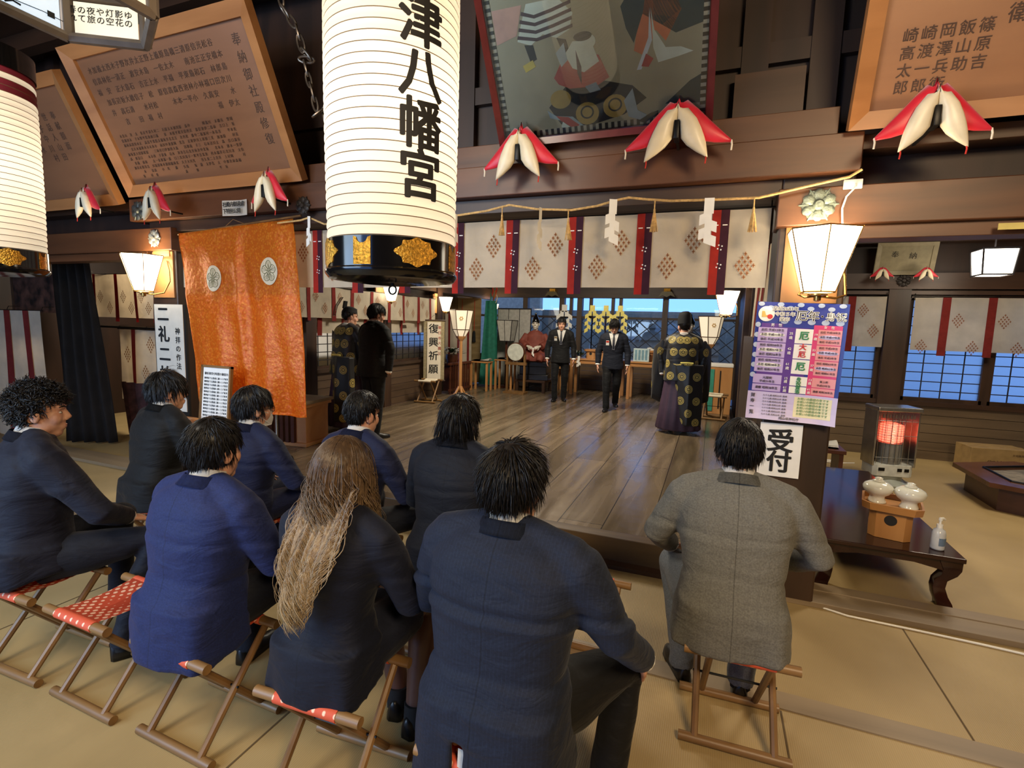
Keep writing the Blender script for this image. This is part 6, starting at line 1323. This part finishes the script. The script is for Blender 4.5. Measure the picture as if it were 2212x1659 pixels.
person('person with collar-length layered black hair in a dark navy suit', at_st('G', -.02), .04, P, N, (-.10, -.12, .03), d, dict(jacket=M_DNAVY, trousers=M_BLK), dict(puff=.020, length=.07, nape=-.10, tail=.135, lift=.30, fall=.55), dict(hem=.37, vent=None, seed=61, bw=1.02, strands=1900))
# the long-haired woman
P, N, d = seated(1.245, .10, .0, .265, .12, knee={1: (.16, .40, .54), -1: (-.08, .42, .53)}, ankle={1: (.17, .30, .10), -1: (.05, .36, .10)}, wrist={1: (.12, .27, .62), -1: (-.10, .27, .62)})
def drape(p):
    if p.z < 1.10:
        zs, ys = (1.10, 1.0, .92, .80, .60), (.01, -.055, -.112, -.160, -.178); lim = ys[-1]
        for a, c, ya, yc in zip(zs, zs[1:], ys, ys[1:]):
            if c <= p.z <= a: lim = ya + (yc - ya) * (a - p.z) / (a - c)
        if p.y > lim and p.y < .04: p = V((p.x, lim - .035 * abs(noise.noise(V((p.x * 55, p.z * 3, 1)))), p.z))
        p = V((.012 + (p.x - .012) * (.985 if p.z > .93 else .955), p.y, p.z))
    return p
person('person with very long wavy light brown hair in a navy jacket and skirt', at_st('E', -.02), .02, P, N, (-.06, -.05, 0), d, dict(jacket=M_WNAVY, trousers=M_WNAVY, stockings=STK, hair=BLOND), dict(puff=.016, length=.37, nape=-.085, fringe=.03, side=-.08, lift=.10, fall=.75, rad=.0027, seg=26, wave=.62, crown=(0, -.0, .135), curl=-.03), dict(hem=.40, vent=None, bw=.93, seed=71, skirt=True, collar=False, strands=4300, ground=drape, jr=[(-.05, .205, .16, -.012), (.08, .20, .155, -.01), (.26, .165, .125, 0), (.36, .160, .120, 0), (.52, .182, .132, 0), (.70, .200, .135, 0), (.84, .200, .12, 0), (.93, .165, .10, 0), (1.0, .105, .08, 0), (1.035, .078, .07, 0)]))
P, N, d = seated(1.325, .13, -.01, .34, knee={1: (.33, .35, .52), -1: (-.22, .38, .54)}, ankle={1: (.30, .22, .10)}, elbow={1: (.345, .08, .77)}, wrist={1: (.395, .27, .605)}, hand={1: (V((-.05, .62, -.78)), V((-1, -.2, -.2)))}, toe={1: (.5, .85, 0)})
bd_, _, _ = person('person in a slate navy pinstripe suit, the biggest figure, seated front and centre', at_st('H', -.01), -.04, P, N, (-.16, -.10, -.05), d, dict(jacket=M_SLATE, trousers=M_BLK), dict(puff=.020, length=.07, nape=-.085, lift=.28, fall=.35), dict(hem=.30, vent=-.10, bw=1.16, bd=1.12, seed=81, strands=2400, creases=((.62, .02, .011), (.30, -.12, .004))))
b = BM(); sheet(b, lambda u, v: V((-.045 + .035 * u, -.172 - .012 * (1 - v), .30 + .17 * v)), 3, 6, 0, .004); obj('shirt_tail', b, SHIRT, bd_, 2, label='white shirt tail showing in the jacket vent')
P, N, d = seated(1.325, .20, .0, .31, knee={-1: (-.24, .34, .53), 1: (.16, .36, .54)}, ankle={-1: (-.17, .25, .10), 1: (.09, .22, .10)}, elbow={-1: (-.32, .12, .76), 1: (.33, .10, .76)}, wrist={-1: (-.26, .30, .64), 1: (.2, .30, .64)}, toe={-1: (-.35, .9, 0), 1: (.05, 1, 0)})
person('person in a grey tweed suit seen squarely from behind, seated at right', at_st('I', -.04), .02, P, N, (.05, -.22, 0), d, dict(jacket=M_GREY, trousers=suit('grey_blue_trousers', (112, 116, 118), .8)), dict(puff=.015, length=.055, nape=-.075, lift=.32, side=-.01), dict(hem=.40, vent=None, bw=1.08, seed=91, strands=2200))
# ---- standing men
def standing(h, lean=.02, wrist=None, **k):
    s_ = h / 1.72; P = V((0, 0, .93 * s_)); N = P + V((0, .52 * s_ * math.sin(lean), .52 * s_ * math.cos(lean)))
    d = dict(elbow={s: V((s * .255, N.y - .02, N.z - .33 * s_)) for s in (-1, 1)}, wrist={s: V((s * .26, .05, N.z - .58 * s_)) for s in (-1, 1)}, knee={s: V((s * .10, .02, .50 * s_)) for s in (-1, 1)}, ankle={s: V((s * .10, -.03, .09)) for s in (-1, 1)}, toe={s: V((s * .15, 1, 0)).normalized() for s in (-1, 1)}, hand={s: (V((0, .12, -1)), V((-s, 0, 0))) for s in (-1, 1)}, curl=.4)
    for a, c in k.items():
        if isinstance(c, dict) and a in d: d[a].update({s: (V(x) if a != 'hand' else x) for s, x in c.items()})
        else: d[a] = c
    return P, N, d
STJ = [(-.26, .205, .15, 0), (-.10, .20, .145, 0), (.08, .188, .135, 0), (.28, .176, .128, 0), (.5, .192, .135, 0), (.7, .205, .135, 0), (.84, .202, .122, 0), (.93, .170, .102, 0), (.99, .112, .082, 0), (1.035, .08, .072, 0)]
P, N, d = standing(1.70, .06, elbow={1: (.28, .06, 1.14), -1: (-.28, .06, 1.14)}, wrist={1: (.14, .27, 1.05), -1: (-.10, .27, 1.05)}, hand={1: (V((-.7, .6, -.1)), V((-.3, -.5, -.6))), -1: (V((.7, .6, -.1)), V((.3, -.5, -.6)))})
person('person in a black suit standing at the left of the platform, seen from behind', (-3.96, 5.30, ZP), -.30, P, N, (-.30, -.25, 0), d, dict(jacket=M_BLK, trousers=M_BLK), dict(puff=.014, length=.055, nape=-.07, lift=.2), dict(seated=False, jr=STJ, bw=1.06, seed=101, strands=1500))
P, N, d = standing(1.66, .03, knee={1: (.10, .05, .50), -1: (-.10, -.01, .5)}, ankle={1: (.09, .02, .09), -1: (-.09, -.10, .10)})
person('person in a black suit, striped tie and badge, left of two walking forward', (-2.77, 9.71, ZP), PI + .27, P, N, (0, -.22, 0), d, dict(jacket=M_BLK, trousers=M_BLK), dict(puff=.010, length=.04, nape=-.06, fringe=.062, lift=.3), dict(seated=False, jr=STJ, bw=.96, seed=111, front=.105, vox=.007))
P, N, d = standing(1.63, .05, knee={1: (.09, .10, .49), -1: (-.09, -.02, .49)}, ankle={1: (.08, .12, .09), -1: (-.08, -.20, .14)}, lift={-1: .05})
person('person in a dark suit walking forward with head bowed, right of the two', (-1.63, 9.12, ZP), PI + .18, P, N, (.05, -.42, 0), d, dict(jacket=M_DNAVY, trousers=M_BLK), dict(puff=.016, length=.06, nape=-.07, fringe=.035, lift=.3), dict(seated=False, jr=STJ, bw=.96, seed=121, front=.105, badge=REDC))
# ---- robed priests
ROBE = plain('black_silk_robe', (15, 14, 17), .5, sheen=.15); HAKAMA = plain('purple_hakama', (64, 44, 62), .6); MEDAL = plain('gold_thread', (176, 156, 84), .6, var=.3, scale=80)
def medallions(body, me, rows, seed=1, rad=.058):
    T = bvh(me); bgold = BM(); n = 20
    for z, azs in rows:
        for a in azs:
            a = math.radians(a); dr = V((math.cos(a), math.sin(a), 0)); h = T.ray_cast(V((0, 0, z)) + dr * 1.5, -dr)
            if not h[0]: continue
            nn = h[1].normalized(); ex = V((0, 0, 1)).cross(nn).normalized(); ey = nn.cross(ex)
            def pj(r, k): 
                p = h[0] + (ex * math.cos(2 * PI * k / n) + ey * math.sin(2 * PI * k / n)) * r; q = T.find_nearest(p); return (q[0] + q[1] * .003) if q[0] and (q[0] - p).length < .05 else p + nn * .003
            for r0_, r1_ in ((.80, 1.0), (.46, .70), (.0, .30)):
                A = [bgold.verts.new(pj(rad * r1_, k)) for k in range(n)]
                if r0_: B_ = [bgold.verts.new(pj(rad * r0_, k)) for k in range(n)]; [bgold.faces.new((A[k], A[(k + 1) % n], B_[(k + 1) % n], B_[k])) for k in range(n)]
                else: bgold.faces.new(A)
            for k in range(4): t = k * PI / 2 + PI / 4; c = [pj(rad * .4, 0)] ; 
    obj('gold_medallions', bgold, MEDAL, body, False)
def robed(label, loc, rz, head, hs, hat, train, seed):
    P, N, d = standing(1.66, .05, elbow={-1: (-.30, .06, 1.12), 1: (.30, .06, 1.12)}, wrist={-1: (-.24, .25, 1.08), 1: (.16, .28, 1.08)}, hand={1: (V((-.6, .7, -.1)), V((-.5, -.3, -.3))), -1: (V((.6, .7, -.1)), V((.5, -.3, -.3)))})
    RJ = [(-.30, .24, .19, 0), (-.05, .235, .18, 0), (.2, .22, .165, 0), (.5, .222, .16, 0), (.75, .215, .15, 0), (.9, .18, .12, 0), (.99, .115, .09, 0), (1.03, .085, .078, 0)]
    body, HM, jk = person(label, loc, rz, P, N, head, d, dict(jacket=ROBE, trousers=HAKAMA), dict(puff=.006, length=.03, nape=-.07, side=-.01), dict(seated=False, jr=RJ, seed=seed, robe=2, collar=False, strands=260))
    jk.name = 'robe'
    b = BM()
    for s in (-1, 1):   # deep hanging sleeves
        x = s * .27; rr = []
        for t in range(9):
            u = t / 8; c = V((s * (.24 + .10 * math.sin(PI * u * .6)), -.02 + .26 * u, 0)); zt, zb_ = 1.32 - .22 * u, 1.20 - .78 * min(1, u * 1.8)
            w2 = .05 + .02 * math.sin(PI * u); rr.append([V((c.x + w2 * cx_, c.y, zt if cz_ > 0 else zb_)) + V((0, 0, .03 * cx_ * s)) for cx_, cz_ in ((-1, 1), (-.3, 1), (.3, 1), (1, 1), (1.2, 0), (1, -1), (.3, -1), (-.3, -1), (-1, -1), (-1.2, 0))])
        for q in rr:
            for i in (4, 9): q[i].z = (q[0].z + q[8].z) / 2
        loft(b, rr)
    if train: loft(b, [[V((x, y, z)) for x, y in ((-.10 + dx, -.17), (.10, -.23 - dx), (.28 + dx * .5, -.17), (.29, -.08), (.1, -.14), (-.10 + dx, -.12))] for z, dx in ((1.0, 0), (.6, .03), (.14, .05))])
    b2 = BM(); tm2 = remesh(b, .014, 3, .5)
    for v, nrm in zip(tm2.vertices, [v.normal.copy() for v in tm2.vertices]): v.co = v.co + nrm * .008 * noise.noise(V((v.co.x * 9, v.co.y * 9, v.co.z * 3)) + V((seed, 0, 0)))
    obj('robe_sleeves', tm2, ROBE, body)
    g = bmesh.new(); g.from_mesh(jk.data); g.from_mesh(tm2); allm = bpy.data.meshes.new('t'); g.to_mesh(allm); g.free()
    rows = [(z, range(180 + (0 if i % 2 else 22), 545, 45)) for i, z in enumerate((1.34, 1.17, 1.0, .83, .66, .49, .32, .19))]
    medallions(body, allm, rows, seed); bpy.data.meshes.remove(allm)
    b = BM(); rr = []
    for z, rx, ry in ((1.0, .19, .14), (.75, .22, .17), (.4, .26, .21), (.07, .31, .25), (.05, .30, .24)):
        rr.append([V((rx * math.cos(a) * (1 + .035 * math.cos(a * 14)), ry * math.sin(a) * (1 + .035 * math.cos(a * 14)), z)) for a in [2 * PI * i / 70 for i in range(70)]])
    loft(b, rr); obj('hakama', b, HAKAMA, body, 2)
    for s in (-1, 1): b = BM(); ico(b, (s * .10, .05, .035), (.05, .13, .034), None, 3); obj('white_sock', b, WHITEP, body, 2)
    b = BM(); sheet(b, lambda u, v: N + V(((.07 + .02 * (1 - v)) * math.sin(-2.6 + 5.2 * u), -(.07 + .02 * (1 - v)) * math.cos(-2.6 + 5.2 * u), -.01 + .06 * v - .05 * (abs(u - .5) * 2) ** 2)), 24, 3, 0, .006); obj('white_under_collar', b, SHIRT, body, 2)
    b = BM(); tube(b, [(-.03, -.21, 1.02), (.06, -.22, 1.025), (.14, -.20, 1.02)], .014, 6); obj('sash_cord', b, GOLDP, body)
    b = BM()
    if hat == 'cap': loft(b, [[HM @ V((r * .092 * math.cos(2 * PI * i / 24), -.012 + dy + r2 * .11 * math.sin(2 * PI * i / 24), z)) for i in range(24)] for z, r, r2, dy in ((.035, 1, 1, 0), (.09, 1.02, 1.02, 0), (.15, .96, .98, -.01), (.19, .85, .9, -.015), (.21, .55, .7, -.02), (.215, .1, .2, -.02))])
    else: 
        loft(b, [[HM @ V((r * .085 * math.cos(2 * PI * i / 20), -.012 + r * .10 * math.sin(2 * PI * i / 20), z)) for i in range(20)] for z, r in ((.06, 1), (.12, .9), (.14, .3))]); loft(b, [[HM @ V((.035 * cx_, -.09 + cy_ * .02, z)) for cx_, cy_ in ((-1, -1), (1, -1), (1, 1), (-1, 1))] for z in (.10, .20)])
    obj('black_court_cap', b, BLACKC, body, True)
    if hat != 'cap':
        GA, nt, bb = mk('black_gauze'); bb.inputs['Base Color'].default_value = S((30, 26, 26)); bb.inputs['Alpha'].default_value = .62; bb.inputs['Roughness'].default_value = .6
        b = BM(); sheet(b, lambda u, v: HM @ V((-.02 + (u - .5) * .12, -.14 - .07 * math.sin(PI * v * .6), .24 - .26 * v)), 8, 10, 0, .002); obj('gauze_tail', b, GA, body, 2)
        b = BM(); tube(b, [HM @ V((-.02 + (u - .5) * .12, -.14 - .07 * math.sin(PI * v * .6), .24 - .26 * v)) for u, v in ((0, 1), (0, .5), (0, 0), (.5, 0), (1, 0), (1, .5), (1, 1), (.5, 1), (0, 1))], .004, 5); obj('gauze_rim', b, LACQ, body)
    return body
robed('person in a black priest robe with gold medallions and tall cap, right of the platform', (-.38, 7.68, ZP), .10, (.25, -.12, 0), 1, 'cap', True, 131)
robed('person in a black priest robe and gauze-tailed cap, half hidden behind the standing man', (-4.62, 5.62, ZP), -.25, (-.35, -.15, 0), 1, 'net', True, 141)
# ---- seated guardian statues
def statue(label, loc, rz, robe, face):
    o = thing('guardian_statue', label, 'statue', loc, rz)
    b = BM()
    for z0, z1, w2 in ((0, .12, .34), (.12, .30, .30), (.30, .40, .33)): bx(b, -w2, w2, -w2 * .8, w2 * .8, z0, z1)
    obj('stepped_base', b, LACQ, o, False, .008)
    b = BM(); loft(b, [ring(V((0, y, z)), V((1, 0, 0)), V((0, 1, 0)), rx, ry) for z, rx, ry, y in ((.41, .34, .26, -.02), (.52, .36, .27, -.02), (.60, .25, .2, .02), (.80, .22, .16, .03), (.98, .21, .14, .03), (1.06, .14, .1, .03), (1.10, .06, .06, .02))])
    for s in (-1, 1): tube(b, [(s * .19, .02, 1.0), (s * .29, -.04, .82), (s * .16, -.20, .74)], [.075, .09, .085], 12); tube(b, [(s * .10, -.1, .54), (s * .16, -.26, .50), (s * .14, -.30, .42)], [.1, .09, .07], 12)
    obj('robe', remesh(b, .014, 4, .5), robe, o)
    b = BM(); M4 = MX.Translation((0, .0, 1.24)) @ MX.Rotation(PI, 4, 'Z'); head_shapes(b, M4); tube(b, [(0, .02, 1.05), (0, .01, 1.2)], .05, 12); obj('head', remesh(b, .007, 2, .4), face, o)
    for s in (-1, 1): b = BM(); ico(b, M4 @ V((s * .031, .082, .006)), (.012, .008, .006), None, 2); obj('eye', b, EYEB, o); b = BM(); tube(b, [M4 @ V((s * .012, .094, .03)), M4 @ V((s * .05, .078, .036))], .005, 5); obj('eyebrow', b, HAIR, o)
    b = BM(); loft(b, [[V((r * .082 * math.cos(2 * PI * i / 20), .012 + r * .1 * math.sin(2 * PI * i / 20), z)) for i in range(20)] for z, r in ((1.26, 1.02), (1.31, 1.05), (1.37, .75), (1.42, .4), (1.48, .3), (1.49, .05))]); obj('black_cap', b, LACQ, o, True)
    for s in (-1, 1): b = BM(); hand(b, V((s * .13, -.24, .74)), V((-s * .6, -.6, -.2)), V((-s, 0, -.3)), s, .6, .9); obj('hand', remesh(b, .006, 2, .4), face, o)
    b = BM(); streamer(b, V((0, -.32, .72)), .03, 2, .1); obj('paper_strip', b, WHITEP, o, False)
    return o
statue('seated guardian statue in a red-brown robe with a white face, behind the left walking man', (-3.70, 10.86, ZP + .28), .2, plain('statue_red', (122, 58, 46), .7), plain('statue_face', (214, 206, 192), .5))
statue('seated dark-robed guardian statue behind the priest, only its pale face showing', (-.45, 11.52, ZP + .34), -.1, plain('statue_dark', (44, 38, 34), .7), bpy.data.materials['statue_face'])
for nm, x, y, z in (('left', -3.70, 10.86, .277), ('right', -.45, 11.52, .337)):
    o = thing('statue_bench', 'dark low bench carrying the seated statue on the ' + nm, 'bench', (x, y, ZP)); b = BM(); bx(b, -.35, .35, -.28, .28, z - .05, z); obj('bench_top', b, DARKX, o, False, .004)
    for sx in (-.31, .31):
        for sy in (-.24, .24): b = BM(); bx(b, sx - .03, sx + .03, sy - .03, sy + .03, 0, z - .05); obj('leg', b, DARKZ, o, False)
# ================================================================== pieces that belong to a part
PAIRS = {'gilt_plate': 'bottom_ring', 'pull_ring': 'bottom_ring', 'shade_frame': 'shade', 'iris': 'eye', 'jacket_collar': 'jacket', 'shirt_cuff': 'jacket', 'badge_photo': 'name_badge', 'lapel': 'jacket', 'round_opening': 'foot_box', 'controls': 'tank_case', 'crest_leaves': 'crest_disc', 'crest_print': 'cloth', 'drum_skin': 'drum_body', 'border': 'frame', 'wire_cage': 'glowing_element', 'copper_edge': 'hearth_rim', 'sash_cord': 'robe', 'label_patch': 'bottle_body', 'printed_stripes': 'box_body', 'tape': 'box_body', 'flower_crest': 'lamp_shade', 'lattice': 'window_frame', 'white_sock': 'hakama', 'gauze_rim': 'gauze_tail', 'top_grille': 'top_plate', 'pump': 'bottle_body', 'lips': None}
def base(o): return o.name.split('.')[0]
for root in [o for o in COL.objects if o.parent is None and o.children]:
    kids = sorted(root.children, key=lambda o: o.name); by = {}
    for k in kids: by.setdefault(base(k), []).append(k)
    for nm, par in PAIRS.items():
        if not par or nm not in by or par not in by: continue
        for i, k in enumerate(by[nm]): k.parent = by[par][i] if len(by[par]) == len(by[nm]) else by[par][0]
